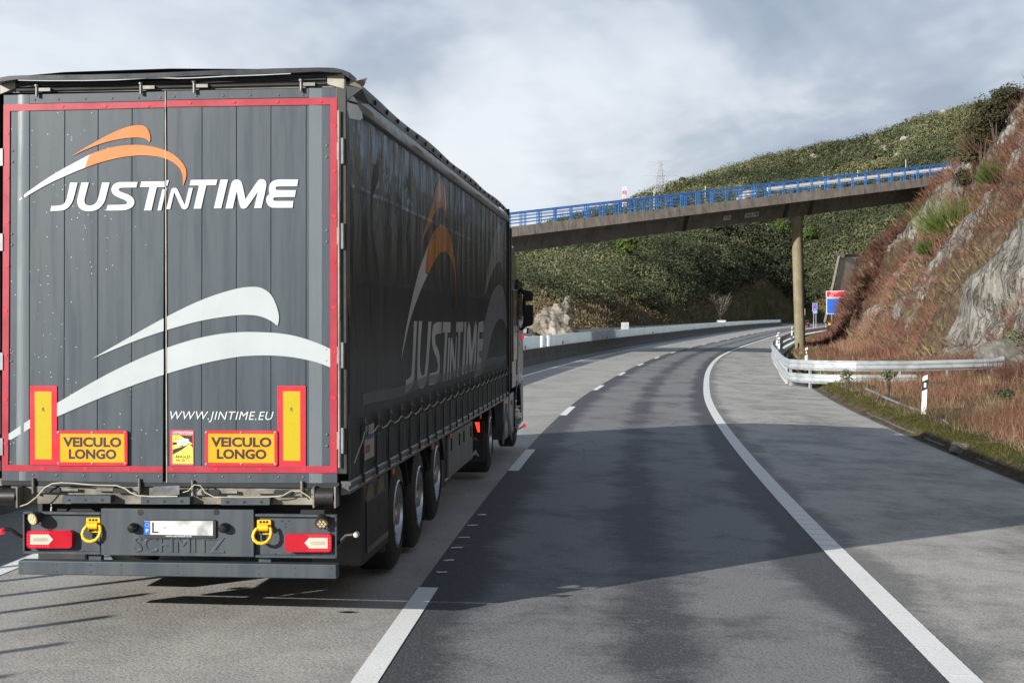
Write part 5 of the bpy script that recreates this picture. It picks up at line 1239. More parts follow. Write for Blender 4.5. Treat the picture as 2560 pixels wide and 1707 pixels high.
art([(ZC, [(1010, 455), (950, 628), (850, 665), (690, 735), (500, 820), (250, 960), (100, 1052), (88, 1045), (150, 980), (330, 850), (520, 725), (700, 620), (880, 525)])] +
    [(ZC, [(1005 - k*8, 462 + k*22), (1048 - k*18, 462 + k*22), (1000 - k*8, 474 + k*22)]) for k in range(8)], dl, 'white_swoosh', M_wht, it=1)
LET = [(ZA, [(505, 180), (632, 180), (560, 460), (535, 520), (495, 580), (440, 625), (380, 648), (300, 655), (172, 658), (190, 572), (300, 568), (360, 558), (405, 535), (430, 500), (450, 440)]),
       (ZA, [(695, 178), (820, 178), (748, 450), (745, 500), (765, 545), (800, 562), (850, 567), (905, 550), (945, 515), (975, 460), (1045, 177), (1170, 177), (1105, 430), (1085, 500), (1040, 570), (980, 625), (900, 655), (825, 662), (745, 655), (680, 625), (640, 575), (622, 500), (630, 430)]),
       (ZA, [(1640, 170), (1618, 262), (1370, 265), (1335, 275), (1322, 300), (1345, 330), (1400, 352), (1490, 385), (1550, 425), (1585, 475), (1585, 530), (1560, 580), (1520, 610), (1450, 640), (1370, 648), (1112, 650), (1135, 557), (1400, 550), (1445, 545), (1465, 520), (1455, 490), (1420, 470), (1330, 435), (1250, 395), (1210, 350), (1195, 300), (1210, 245), (1250, 200), (1310, 175), (1400, 170)]),
       (ZA, [(1702, 162), (2092, 158), (2092, 255), (1962, 255), (1870, 648), (1748, 648), (1840, 255), (1680, 255)]), (ZA, [(2055, 292), (2092, 288), (2092, 400), (2035, 648), (1972, 648)])]
LETR = [(ZB, [(95, 140), (150, 140), (125, 235), (95, 235)]), (ZB, [(95, 275), (122, 272), (98, 375), (95, 380)]),
        (ZB, [(105, 625), (185, 300), (200, 278), (240, 265), (275, 274), (300, 305), (415, 555), (485, 268), (552, 268), (480, 570), (455, 615), (410, 632), (375, 620), (352, 588), (240, 340), (170, 625)]),
        (ZB, [(517, 135), (965, 130), (942, 222), (778, 225), (688, 618), (565, 618), (655, 228), (495, 230)]), (ZB, [(1018, 130), (1142, 130), (1028, 612), (905, 612)]),
        (ZB, [(1100, 615), (1190, 215), (1215, 160), (1255, 130), (1310, 128), (1355, 150), (1380, 195), (1435, 460), (1640, 150), (1680, 122), (1730, 122), (1775, 150), (1790, 205), (1775, 300), (1705, 608), (1580, 608), (1645, 330), (1480, 570), (1445, 610), (1400, 620), (1365, 610), (1340, 575), (1288, 320), (1222, 615)]),
        (ZB, [(2322, 128), (2305, 240), (1990, 243), (1955, 250), (1940, 275), (1955, 300), (1990, 307), (2282, 307), (2265, 420), (1940, 423), (1910, 435), (1900, 460), (1912, 482), (1940, 490), (2240, 488), (2228, 602), (1900, 605), (1850, 590), (1800, 540), (1783, 480), (1790, 420), (1840, 368), (1828, 320), (1830, 250), (1850, 195), (1890, 155), (1960, 130), (2050, 127)])]
art(LET, dl, 'lettering', M_wht, it=1, keep=45); art(LETR, dr, 'lettering', M_wht, it=1, keep=45)
def clip_x(pts, x, left=True):
    out_ = []; n = len(pts)
    for i in range(n):
        a, b = pts[i], pts[(i+1) % n]; ia, ib = (a[0] <= x) == left, (b[0] <= x) == left
        if ia: out_.append(a)
        if ia != ib: f = (x - a[0])/(b[0] - a[0]); out_.append((x, a[1] + f*(b[1] - a[1])))
    return out_
up_ = smooth_poly([(600, 645), (860, 495), (1075, 375), (1320, 255), (1540, 185), (1650, 173), (1710, 180), (1770, 220), (1805, 290), (1823, 360), (1822, 400), (1812, 430), (1770, 395), (1700, 365), (1620, 357), (1540, 360), (1320, 392), (1075, 460), (860, 535)], 2, 50)
lo_ = smooth_poly([(370, 935), (640, 775), (860, 665), (1075, 575), (1320, 500), (1540, 468), (1770, 472), (1900, 488), (2000, 515), (2100, 552), (2157, 580), (2157, 700), (2080, 670), (2000, 650), (1900, 632), (1770, 622), (1650, 624), (1540, 632), (1320, 675), (1075, 745), (860, 820), (640, 905), (420, 1002), (360, 1027), (340, 1015), (372, 1010)], 2, 50)
art([(Z2, clip_x(up_, 1069)), (Z2, clip_x(lo_, 1069)), (Z2, [(55, 1135), (130, 1085), (210, 1030), (232, 1060), (225, 1080), (160, 1120), (75, 1172), (55, 1172)])], dl, 'white_swoosh', M_wht2, -0.0074, it=0)
art([(Z2, clip_x(up_, 1084, False)), (Z2, clip_x(lo_, 1084, False))], dr, 'white_swoosh', M_wht2, -0.0074, it=0)
FN = lambda y: (lambda a, b: (a, y, b))
def rtext(nm, s, zf, x0, y0, x1, y1, mt, root, y, bold=0.0, shear=0.0, sp=1.0):
    a, b = rear(*zf(x0, y1), y), rear(*zf(x1, y0), y); return text_on(nm, s, FN(y), a[0], b[0], a[1], b[1], mt, root, bold, shear, sp)
rtext('web_address', 'WWW.JINTIME.EU', Z2, 1112, 990, 1788, 1058, M_wht, dr, -0.004, 0.0, 0.25, 1.08)
# yellow and red marker boards, edges chipped
def chipped(x0, y0, x1, y1, zf, root, seed, corner=False):
    g = random.Random(seed); pts = []
    def edge(ax, ay, bx, by, n, amp):
        for k in range(n): f = k/n; nx, ny = (by-ay), -(bx-ax); L = math.hypot(nx, ny); a = amp*max(0, g.random()-0.35)*(g.random() < 0.7); pts.append((ax+(bx-ax)*f - nx/L*a*-1, ay+(by-ay)*f - ny/L*a*-1))
    edge(x0, y0, x1, y0, 4, 1); edge(x1, y0, x1, y1, 22, 16 if not corner else 3); edge(x1, y1, x0, y1, 4, 1); edge(x0, y1, x0, y0, 22, 14 if not corner else 1)
    cx, cy = (x0+x1)/2, (y0+y1)/2; pts2 = [(min(max(x, x0), x1), min(max(y, y0), y1)) for x, y in pts]
    RP(pts2, zf, -0.0088, -0.003).build('red_board', M_plr, root)
chipped(196, 822, 371, 1334, Z2, dl, 3); RR(229, 858, 336, 1300, Z2, -0.0105, -0.008).build('yellow_reflector', M_ply, dl)
chipped(1813, 822, 1997, 1345, Z2, dr, 5, True); RR(1850, 857, 1961, 1309, Z2, -0.0105, -0.008).build('yellow_reflector', M_ply, dr)
rtext('approval_mark', 'ML', Z2, 276, 962, 290, 988, M_ink2, dl, -0.0115); rtext('approval_mark', 'ML', Z2, 1898, 962, 1912, 988, M_ink2, dr, -0.0115)
def rrect(x0, y0, x1, y1, r_, n=4):
    pts = []
    for cx, cy, a0 in ((x1-r_, y0+r_, -90), (x1-r_, y1-r_, 0), (x0+r_, y1-r_, 90), (x0+r_, y0+r_, 180)):
        for k in range(n + 1): an = R(a0 + 90*k/n); pts.append((cx + r_*math.cos(an), cy + r_*math.sin(an)))
    return pts
def long_plate(x0, y0, x1, y1, root, tx):
    pl_ = RP(rrect(x0, y0, x1, y1, 14), Z2, -0.022, -0.006).build('long_vehicle_plate', M_plr, root, bevel=0.002)
    s = (x1-x0)/462; RR(x0 + 22*s, y0 + 22, x1 - 20*s, y1 - 24, Z2, -0.0235, -0.021).build('orange_field', M_plo, pl_)
    rtext('lettering', 'VEICULO', Z2, x0 + 40, y0 + 44, x1 - 39, y0 + 107, M_ink2, pl_, -0.0245, 0.042); rtext('lettering', 'LONGO', Z2, x0 + 78, y0 + 122, x1 - 72, y0 + 186, M_ink2, pl_, -0.0245, 0.042)
    mb = MB()
    for x in (x0 + 10, (x0+x1)/2, x1 - 14):
        for y in (y0 + 14, y1 - 13): a = rear(*Z2(x, y), -0.022); mb.lathe([(0.009, 0), (0.008, -0.004), (0.0005, -0.005)], (a[0], -0.022, a[1]), 'y', 10)
    mb.build('screws', M_chrome, pl_)
long_plate(371, 1113, 832, 1343, dl, 0); long_plate(1338, 1113, 1813, 1346, dr, 0)
# attention sticker: red frame, yellow field, black bands, little white lorry
stk = RP(rrect(1114, 1110, 1266, 1340, 10), Z2, -0.005, -0.0028).build('attention_sticker', pm('sticker_pink', (0.72, 0.05, 0.10), 0.4), dr)
ZS = lambda x, y: (400 + x*0.12755, 1060 + y*0.12755)
M_sty = pm('sticker_yellow', (0.85, 0.70, 0.10), 0.4)
RP([(243, 215), (630, 215), (645, 775), (250, 775)], ZS, -0.0062, -0.0048).build('yellow_field', M_sty, stk)
mb = MB()
for P_ in ([(385, 218), (630, 222), (632, 380), (560, 330), (470, 270)], [(248, 352), (330, 352), (330, 395), (248, 412)], [(250, 495), (560, 400), (430, 500), (250, 595)], [(590, 400), (635, 385), (638, 460)]): RP(P_, ZS, -0.0072, -0.006, mb)
mb.build('black_bands', M_ink2, stk)
mb = MB(); RP([(328, 320), (455, 280), (515, 285), (540, 278), (575, 320), (585, 375), (560, 390), (370, 432), (335, 395)], ZS, -0.0082, -0.007, mb); mb.build('lorry_picture', M_wht, stk)
mb = MB()
for x, y in ((405, 428), (435, 420), (552, 392)): a = rear(*ZS(x, y), -0.009); mb.lathe([(0.0045, 0), (0.0002, -0.0005)], (a[0], -0.0088, a[1]), 'y', 8)
RP([(555, 312), (572, 330), (556, 338)], ZS, -0.0088, -0.008, mb); mb.build('lorry_wheels', M_ink2, stk)
mb = MB()
for (a, b, c_) in (((482, 480), (605, 530), (487, 565)), ((300, 255), (370, 285), (300, 305))):
    for p, q in ((a, b), (b, c_), (c_, a)): A_, B_ = rear(*ZS(*p), -0.008), rear(*ZS(*q), -0.008); mb.bar((A_[0], -0.0075, A_[1]), (B_[0], -0.0075, B_[1]), 0.0025, 0.0025)
mb.build('warning_triangles', pm('olive_line', (0.25, 0.2, 0.02), 0.5), stk)
rtext('lettering', 'ATTENTION', ZS, 248, 142, 638, 195, M_wht, stk, -0.0065, 0.04); rtext('lettering', 'ANGLES', ZS, 295, 605, 600, 665, M_ink2, stk, -0.0075, 0.02); rtext('lettering', 'MORTS', ZS, 312, 682, 588, 740, M_ink2, stk, -0.0075, 0.0)
# hinges
def hinge(px, py0, py1, lft, root):
    mb = MB(); x = rear(px, py0, -0.01)[0]; z1_, z0_ = rear(px, py0, -0.01)[1], rear(px, py1, -0.01)[1]
    mb.box(x - 0.022, x + 0.022, -0.018, 0.01, z0_, z1_); mb.cyl((x + (0.02 if not lft else -0.02), -0.02, z0_ - 0.03), (x + (0.02 if not lft else -0.02), -0.02, z1_ + 0.03), 0.013, n=10); mb.build('hinge', M_hinge, root)
M_hinge = pm('hinge_metal', (0.28, 0.29, 0.31), 0.4, 0.5)
for y0, y1, zf in ((540, 652, Z1), (1095, 1207, Z1), (565, 677, Z2), (1122, 1234, Z2)):
    hinge(zf(2222, y0)[0], zf(0, y0)[1], zf(0, y1)[1], False, dr); hinge(zf(1, y0)[0], zf(0, y0 + 40)[1], zf(0, y1 + 40)[1], True, dl)
MB().box(*(lambda a, b: (a[0] - 0.004, a[0] + 0.004, -0.010, 0.012, b[1], a[1]))(rear(*Z1(1082, 205)), rear(*Z2(1078, 1450)))).build('door_gap_seal', M_frame, dl)
# ---- frame of the box
XL = -2.615
zt = rear(*Z1(1100, 205))[1]; z_roof = 3.99
ztop = rear(*Z1(2240, 78))[1]
fr_ = MB()
M_post = pm('post_dark', (0.022, 0.024, 0.024), 0.45, dirt=(0.07, 0.065, 0.05), damt=0.5)
MB().box(-0.075, 0.0, -0.005, 0.12, 1.10, z_roof - 0.05).build('corner_post', M_post, tr, bevel=0.006); MB().box(XL, XL + 0.055, -0.005, 0.12, 1.10, z_roof - 0.09).build('corner_post', M_post, tr, bevel=0.006)
pa = MB(); pa.box(-0.050, -0.042, -0.018, -0.004, 2.2, 3.05); pa.cyl((-0.052, -0.028, 1.15), (-0.052, -0.028, 3.7), 0.008, n=8); pa.build('post_bead', M_frame, tr)
# header: pale pressed beam with dark recess and door cams
a0, a1 = rear(*Z1(0, 120)), rear(*Z1(2250, 85))
hd = MB(); hd.prism([(XL + 0.01, rear(*Z1(20, 215))[1]), (-0.03, rear(*Z1(2200, 178))[1]), (-0.03, rear(*Z1(2250, 90))[1]), (XL + 0.01, rear(*Z1(0, 125))[1])], lambda a, b, t_: (a, t_, b), 0.02, 0.14); hdo = hd.build('header', pm('header_dirty', (0.13, 0.125, 0.10), 0.5, 0.3, var=0.4, scale=4, dirt=(0.03, 0.028, 0.022), damt=0.9), tr)
mb = MB(); RP([(105, 160), (2130, 110), (2130, 130), (105, 180)], Z1, -0.012, 0.02, mb); hdd = mb.build('header_rib', M_seam, hdo)
mb = MB(); RP([(105, 190), (2130, 148), (2130, 160), (105, 203)], Z1, -0.004, 0.02, mb); mb.build('header_rib', M_seam, hdo)
M_cpl = pm('corner_pale', (0.38, 0.36, 0.30), 0.5, dirt=(0.12, 0.10, 0.07), damt=0.5); RP([(2135, 105), (2250, 90), (2250, 190), (2140, 160)], Z1, -0.006, 0.02).build('corner_plate', M_cpl, hdo, bevel=0.004); RP([(0, 135), (100, 140), (100, 185), (0, 225)], Z1, -0.006, 0.02).build('corner_plate', M_cpl, hdo, bevel=0.004)
for x, y in ((240, 195), (920, 180), (1268, 170), (1967, 160)):
    a = rear(*Z1(x, y), -0.03); mb = MB(); mb.cyl((a[0], -0.03, a[1] - 0.05), (a[0], -0.03, a[1] + 0.03), 0.011, n=10); mb.cyl((a[0], -0.03, a[1] + 0.022), (a[0], -0.03, a[1] + 0.035), 0.019, n=10); mb.box(a[0], a[0] + 0.10, -0.03, -0.005, a[1] - 0.012, a[1] + 0.012); mb.build('door_cam', M_steel2, hdo, smooth=True)
# ---- roof tarpaulin with rear lip
rf = MB()
def rsec(y, lift=0.0, rr=0.0):
    zr = 3.985 + lift; pts = []
    for x, z in ((XL - 0.01, -0.17), (XL - 0.012, -0.06), (XL + 0.04, 0.0), (XL + 0.5, 0.035), (XL + 1.3, 0.05), (-0.5, 0.035), (-0.10, 0.012), (-0.03, 0.0), (-0.008, -0.02), (0.002, -0.06), (0.004, -0.115)):
        pts.append((x, y, zr + z))
    return pts
rings = [rsec(y, 0.012*math.sin(y*1.7) if y > 0.5 else 0.0) for y in np.concatenate([[0.10, 0.3], np.arange(0.9, 13.7, 0.6), [13.62]])]
M_tarp = pm('roof_tarpaulin', (0.085, 0.092, 0.098), 0.5, var=0.15, scale=1.2, dirt=(0.12, 0.12, 0.11), damt=0.3); rf.loft(rings, closed=False); ro = rf.build('roof', M_tarp, tr, smooth=True)
top_pts = [(-20, 120), (60, 105), (200, 100), (600, 95), (1000, 85), (1400, 68), (1800, 56), (2080, 50), (2180, 52), (2240, 65), (2288, 85)]
low_pts = [(2285, 125), (2230, 85), (2080, 78), (1800, 92), (1500, 104), (1350, 102), (1060, 118), (850, 125), (550, 132), (300, 133), (120, 128), (0, 145), (-20, 160)]
RP([(x, y) for x, y in top_pts + low_pts], Z1, -0.09, 0.16).build('rear_lip', pm('lip_rubber', (0.014, 0.018, 0.023), 0.33, dirt=(0.05, 0.05, 0.05), damt=0.25), ro, bevel=0.006)
mb = MB(); mb.tube([(*(lambda q: (q[0], -0.085, q[1]))(rear(*Z1(x, y), -0.085)),) for x, y in ((120, 134), (300, 137), (560, 136), (760, 132), (860, 126), (960, 120), (1060, 118), (1160, 122), (1280, 118), (1500, 107), (1700, 100), (1900, 90))], 0.0035, 5); mb.build('white_piping', M_wht, ro)
# torn corner flaps
def flap(pts, y0s, nm, mt):
    mb = MB(); P = []
    for (px, py, yd) in pts: d = TR3 @ ray(px, py); t_ = (yd - CL.y)/d.y; P.append(CL + d*t_)
    n = len(P); mb.add(P + [p + Vector((0.0, 0.006, 0.0)) for p in P], [tuple(range(n)), tuple(range(n, 2*n))[::-1]] + [(i, (i+1) % n, n + (i+1) % n, n + i) for i in range(n)]); return mb.build(nm, mt, ro)
M_tan2 = pm('tarpaulin_underside', (0.20, 0.17, 0.14), 0.7)
flap([(872, 212, 0.0), (893, 202, 0.0), (918, 195, 0.05), (912, 210, 0.03), (905, 222, 0.02)], 0, 'torn_flap', M_tan2)
flap([(865, 215, -0.02), (905, 222, 0.02), (925, 262, 0.3), (895, 258, 0.0), (868, 250, -0.02)], 0, 'torn_flap', M_tarp)
flap([(868, 256, -0.03), (894, 263, -0.03), (905, 282, -0.03), (907, 296, -0.03), (900, 301, -0.03), (874, 296, -0.03), (868, 275, -0.03)], 0, 'corner_flap', M_trim)
mb = MB()
# roof clips
M_clip = pm('clip_black', (0.008, 0.008, 0.008), 0.5)
c0 = MB(); c0.box(-0.01, 0.012, -0.007, 0.007, -0.022, 0.018); c0.box(-0.005, 0.016, -0.014, 0.014, -0.006, 0.004); c0 = c0.build('roof_clip', M_clip, ro)
for i in range(22):
    o = c0 if i == 0 else c0.copy()
    if i: col.objects.link(o); o.parent = ro
    o.location = (0.006, 1.15 + i*0.578, 3.918)
# ---- cant rail
cr_ = MB()
def crs(y): w = 0.006*math.sin(y*2.3); return [(0.004, y, 3.735), (0.028, y, 3.75), (0.034 + w, y, 3.80), (0.020, y, 3.83), (0.012, y, 3.86), (-0.03, y, 3.87), (-0.05, y, 3.74)]
cr_.loft([crs(y) for y in np.linspace(0.25, 13.6, 50)], cap=True); cr_.build('cant_rail', pm('cant_rail_metal', (0.13, 0.14, 0.14), 0.35, 0.3, dirt=(0.06, 0.06, 0.055), damt=0.3), tr, smooth=True)
cr_ = MB(); cr_.loft([[(XL - x, y, z) for (x, _, z) in crs(y)] for y in (0.1, 13.6)], cap=True); cr_.build('cant_rail', M_tarp, tr)
# ---- curtain
t = NT('curtain_fabric'); v = t.coord('Object'); col1 = t.noise(t.coord('Object', (1, 0.7, 0.5)), 1.0, 6, 0.6); st = t.noise(t.coord('Object', (1, 7, 0.35)), 2.0, 6, 0.7)
q = t.mix(t.ramp(col1, [(0.35, 0.0), (0.65, 1.0)]), (0.050, 0.050, 0.048), (0.078, 0.076, 0.072))
sepz = t.node('ShaderNodeSeparateXYZ'); t.l.new(v, sepz.inputs[0])
low = t.ramp(sepz.outputs[2], [(0.0, 1.0), (1.0, 0.0)])
lowf = t.math('MULTIPLY', t.ramp(t.math('DIVIDE', sepz.outputs[2], 4.0), [(0.30, 1.0), (0.55, 0.0)]), t.ramp(st, [(0.35, 0.15), (0.7, 0.85)]))
q = t.mix(lowf, q, (0.17, 0.168, 0.155))
CURT = []
def curtain_mat(name, base, amt):
    t = NT(name); v = t.coord('Object'); st = t.noise(t.coord('Object', (1, 7, 0.35)), 2.0, 6, 0.7); n = t.noise(t.coord('Object', (1, 0.8, 0.5)), 1.0, 6, 0.6)
    sp = t.node('ShaderNodeSeparateXYZ'); t.l.new(v, sp.inputs[0]); y, z = sp.outputs[1], sp.outputs[2]
    q = t.mix(t.ramp(n, [(0.35, 0.0), (0.65, 1.0)]), tuple(x*0.85 for x in base), tuple(x*1.15 for x in base))
    lo = t.math('MULTIPLY', t.ramp(t.math('DIVIDE', z, 4.0), [(0.28, 1.0), (0.58, 0.0)]), t.ramp(st, [(0.35, 0.25), (0.7, 1.0)]))
    q = t.mix(t.math('MULTIPLY', lo, amt*0.75), q, (0.20, 0.203, 0.20))
    fr = t.math('FRACT', t.math('DIVIDE', t.math('ADD', y, 0.30), 0.578)); seam = t.ramp(t.math('ABSOLUTE', t.math('SUBTRACT', fr, 0.5)), [(0.0, 1.0), (0.03, 0.0)])
    top = t.ramp(t.math('DIVIDE', z, 4.0), [(0.62, 0.0), (0.86, 1.0)])
    q = t.mix(t.math('MULTIPLY', seam, t.math('MULTIPLY', top, 0.55)), q, tuple(x*0.4 for x in base))
    # folds: each bay sags a little, dents near the top, ripples low down
    sag = t.math('MULTIPLY', t.math('MULTIPLY', t.math('SINE', t.math('MULTIPLY', fr, math.pi)), top), 0.9)
    dent = t.math('MULTIPLY', t.noise(t.coord('Object', (1, 2.1, 0.8)), 1.3, 3, 0.5, 0.7), t.math('ADD', t.math('MULTIPLY', top, 2.6), 0.30))
    hgt = t.math('ADD', sag, t.math('ADD', dent, t.math('MULTIPLY', t.math('MULTIPLY', lo, st), 0.05)))
    hgt = t.math('SUBTRACT', hgt, t.math('MULTIPLY', t.math('POWER', t.ramp(t.math('DIVIDE', t.math('SUBTRACT', z, 2.5), 1.25), [(0.0, 0.0), (1.0, 1.0)]), 1.8), 3.0))
    hgt = t.math('ADD', hgt, t.math('MULTIPLY', t.ramp(t.math('ABSOLUTE', t.math('SUBTRACT', z, 3.18)), [(0.0, 1.0), (0.03, 0.0)]), 0.08))
    bp = t.node('ShaderNodeBump'); bp.inputs['Strength'].default_value = 0.9; bp.inputs['Distance'].default_value = 0.07; t.l.new(hgt, bp.inputs['Height'])
    df = t.node('ShaderNodeBsdfDiffuse'); t.l.new(q, df.inputs['Color']); t.l.new(bp.outputs[0], df.inputs['Normal'])
    gl = t.node('ShaderNodeBsdfGlossy'); gl.inputs['Roughness'].default_value = 0.24; gl.inputs['Color'].default_value = (0.70, 0.80, 0.90, 1); t.l.new(bp.outputs[0], gl.inputs['Normal'])
    ms = t.node('ShaderNodeMixShader'); t.l.new(t.math('ADD', t.math('MULTIPLY', top, 0.22), 0.07), ms.inputs[0]); t.l.new(df.outputs[0], ms.inputs[1]); t.l.new(gl.outputs[0], ms.inputs[2])
    t.l.new(ms.outputs[0], t.n['Material Output'].inputs[0]); return t.m
M_curt = curtain_mat('curtain_vinyl', (0.052, 0.055, 0.056), 0.85)
M_corg = curtain_mat('curtain_orange', (0.46, 0.165, 0.035), 0.1); M_cwht = curtain_mat('curtain_white', (0.50, 0.51, 0.50), 0.10); M_cgry = curtain_mat('curtain_grey', (0.20, 0.21, 0.215), 0.1)
g = np.random.default_rng(5)
ys_ = np.linspace(0.02, 13.58, 180); zs_ = np.linspace(1.02, 3.76, 40); Yg, Zg2 = np.meshgrid(ys_, zs_, indexing='ij')
wav = 0.009*np.clip((1.50 - Zg2)/0.3, 0, 1)*np.sin(Yg*2*math.pi/0.578 + 1.0) + 0.02*np.clip((1.50 - Zg2)/0.4, 0, 1)*(fbm(Yg*1.7, Zg2*2.5, 0, 3, 44) - 0.5)
def dentf(yc, zc, ry, rz, amp): return -amp*np.exp(-((Yg - yc)/ry)**2 - ((Zg2 - zc)/rz)**2)
wav = wav + dentf(1.25, 3.05, 0.22, 0.35, 0.035) + dentf(0.35, 3.35, 0.12, 0.40, 0.03) + dentf(2.9, 3.42, 0.20, 0.16, 0.025) + dentf(3.0, 2.95, 0.15, 0.12, 0.02)
wav = np.where((Yg > 3.5) & (Zg2 > 1.72), 0.0, wav); P = np.stack([np.clip(wav, -0.06, 0.012), Yg, Zg2], -1); cu = sheet('curtain', P, M_curt, parent=tr)
MB().box(XL - 0.004, XL + 0.02, 0.02, 13.6, 1.02, 3.80).build('curtain', M_tarp, tr)
# inner dark filling so that no light leaks through
MB().box(XL + 0.06, -0.06, 0.13, 13.55, 1.15, 3.86).build('load_space', M_dark, tr)
def sart(polys, nm, mt, x=0.0022, it=2, keep=40):
    mb = MB()
    for zf, pts in polys:
        if zf is None: P_ = pts
        else: P_ = [side(*zf(*p), x) for p in pts]
        mb.prism(smooth_poly(P_, it, keep), lambda a, b, t_: (t_, a, b), x - 0.0008, x)
    return mb.build(nm, mt, cu)
sart([(ZD, [(272, 878), (340, 640), (385, 470), (415, 392), (440, 290), (470, 140), (500, 60), (530, 32), (560, 70), (590, 180), (605, 350), (616, 565), (600, 500), (580, 440), (550, 415), (500, 425), (460, 480), (420, 570), (360, 690), (310, 790)]),
      (ZD, [(380, 870), (430, 740), (480, 665), (540, 640), (580, 650), (640, 740), (680, 870), (700, 1000), (720, 1150), (734, 1400), (738, 1700), (736, 1740), (728, 1400), (705, 1200), (670, 1090), (630, 1020), (575, 980), (510, 1010), (450, 1110), (400, 1210), (362, 1292), (328, 1270), (350, 1050)])], 'orange_swoosh', M_corg)
sart([(ZD, [(380, 870), (340, 980), (260, 1200), (210, 1380), (165, 1568), (100, 1878), (50, 2168), (15, 2398), (25, 2370), (75, 2128), (110, 1968), (150, 1818), (240, 1568), (300, 1420), (362, 1292), (328, 1270), (350, 1050)])], 'white_swoosh', M_cwht)
SL = [[(183, 328), (224, 328), (205, 700), (190, 950), (185, 1080), (160, 1180), (125, 1240), (65, 1255), (80, 1095), (130, 1070), (150, 1020), (165, 800)],
      [(247, 328), (290, 328), (262, 700), (260, 900), (268, 1000), (290, 1045), (320, 1020), (340, 850), (372, 333), (412, 333), (385, 700), (365, 950), (345, 1100), (315, 1190), (275, 1215), (240, 1185), (225, 1080), (228, 800)],
      [(545, 338), (540, 490), (480, 493), (458, 530), (462, 620), (500, 700), (518, 780), (520, 950), (505, 1080), (475, 1145), (378, 1165), (385, 1010), (470, 995), (492, 960), (498, 900), (480, 820), (440, 720), (420, 620), (418, 500), (435, 380), (475, 340)],
      [(562, 340), (663, 342), (655, 475), (620, 478), (585, 1115), (560, 1118), (590, 478), (555, 475)], [(635, 545), (655, 545), (628, 1100), (612, 1100)],
      [(645, 1090), (662, 600), (680, 530), (692, 600), (715, 860), (732, 535), (743, 535), (725, 1000), (710, 1080), (700, 1000), (678, 740), (660, 1090)],
      [(737, 340), (830, 338), (822, 465), (788, 468), (768, 1050), (745, 1055), (765, 468), (732, 468)], [(845, 337), (868, 337), (838, 1020), (810, 1025)],
      [(857, 1015), (880, 450), (900, 330), (918, 400), (938, 730), (965, 450), (988, 325), (1005, 400), (990, 850), (970, 975), (960, 975), (985, 560), (950, 800), (930, 990), (910, 990), (898, 560), (880, 1010)],
      [(1030, 345), (1090, 322), (1088, 470), (1037, 470), (1035, 560), (1090, 560), (1075, 710), (1030, 715), (1032, 800), (1062, 812), (1060, 958), (1005, 965), (1015, 500)]]
sart([(ZE, p) for p in SL], 'lettering', M_cwht, it=1, keep=30)
sart([(ZD, [(1105, 1568), (1130, 1330), (1190, 1000), (1240, 760), (1265, 660), (1290, 612), (1315, 640), (1330, 740), (1345, 1000), (1345, 1290), (1335, 1200), (1320, 1130), (1290, 1110), (1240, 1170), (1180, 1320), (1130, 1500)]),
      (ZD, [(1190, 1568), (1240, 1460), (1300, 1405), (1340, 1450), (1372, 1568), (1392, 1768), (1400, 2010), (1360, 1888), (1310, 1853), (1250, 1918), (1180, 2128), (1140, 2368), (1020, 2688), (950, 2718), (1050, 2188), (1120, 1828)])], 'pale_arch', M_cgry, 0.0012)
# reflective dashed band low on the curtain
mb = MB(); y = 0.62
while y < 13.3:
    z = 1.585 + 0.015*math.sin(y*1.9) + 0.02*(y/13); mb.box(0.001, 0.0022, y, y + 0.036, z - 0.045, z + 0.045); y += 0.052
mb.build('reflective_band', pm('band_grey', (0.17, 0.185, 0.19), 0.7), cu)
# ---- straps, buckles, rope
strap = MB(); pts = [(0.022, 1.30), (0.026, 1.22), (0.020, 1.10), (0.024, 1.03)]
for a, b in zip(pts[:-1], pts[1:]): strap.box(min(a[0], b[0]) - 0.003, max(a[0], b[0]) + 0.003, -0.022, 0.022, b[1], a[1] + 0.001)
strap.box(0.018, 0.034, -0.028, 0.028, 0.985, 1.045)
st0 = strap.build('strap', M_clip, cu)
bk = MB(); bk.prism([(-0.018, 0), (0.018, 0), (0.022, 0.12), (0.014, 0.17), (-0.014, 0.17), (-0.022, 0.12)], lambda a, b, t_: (t_, a, b), 0.012, 0.040); bk.tube([(0.045, 0.02, 0.02), (0.05, 0.045, 0.06), (0.05, 0.05, 0.10), (0.04, 0.03, 0.13)], 0.005, 6); bk.cyl((0.03, -0.02, 0.12), (0.05, 0.02, 0.12), 0.010, n=8)
bk0 = bk.build('buckle', pm('buckle_metal', (0.10, 0.10, 0.10), 0.35, 0.6, var=0.3), cu)
for i in range(22):
    y = 0.525 + i*0.596
    for src, nm in ((st0, 0), (bk0, 1)):
        o = src if i == 0 else src.copy()
        if i: col.objects.link(o); o.parent = cu
        o.location = (0, y, 0) if nm == 0 else (0, y, 1.305)
rope = [(0.03, 0.12, 1.17), (0.035, 0.25, 1.24), (0.04, 0.4, 1.31)]
for i in range(22):
    y = 0.525 + i*0.596; rope += [(0.035, y, 1.375), (0.04, y + 0.2, 1.338), (0.04, y + 0.4, 1.345)]
MB().tube(rope[:-2], 0.0055, 5).build('customs_rope', M_cable, cu)
lbl = MB(); lbl.box(0.016, 0.019, 0.60, 1.02, 1.14, 1.40); lo_b = lbl.build('side_label', pm('label_pale', (0.36, 0.37, 0.36), 0.5, dirt=(0.2, 0.18, 0.16), damt=0.6), cu)
mb = MB(); mb.box(0.0195, 0.021, 0.64, 0.82, 1.19, 1.25); mb.build('label_print', pm('print_red', (0.25, 0.07, 0.06), 0.5), lo_b); mb = MB(); mb.box(0.0195, 0.021, 0.70, 0.98, 1.29, 1.33); mb.build('label_print', pm('print_blue', (0.05, 0.06, 0.22), 0.5), lo_b)
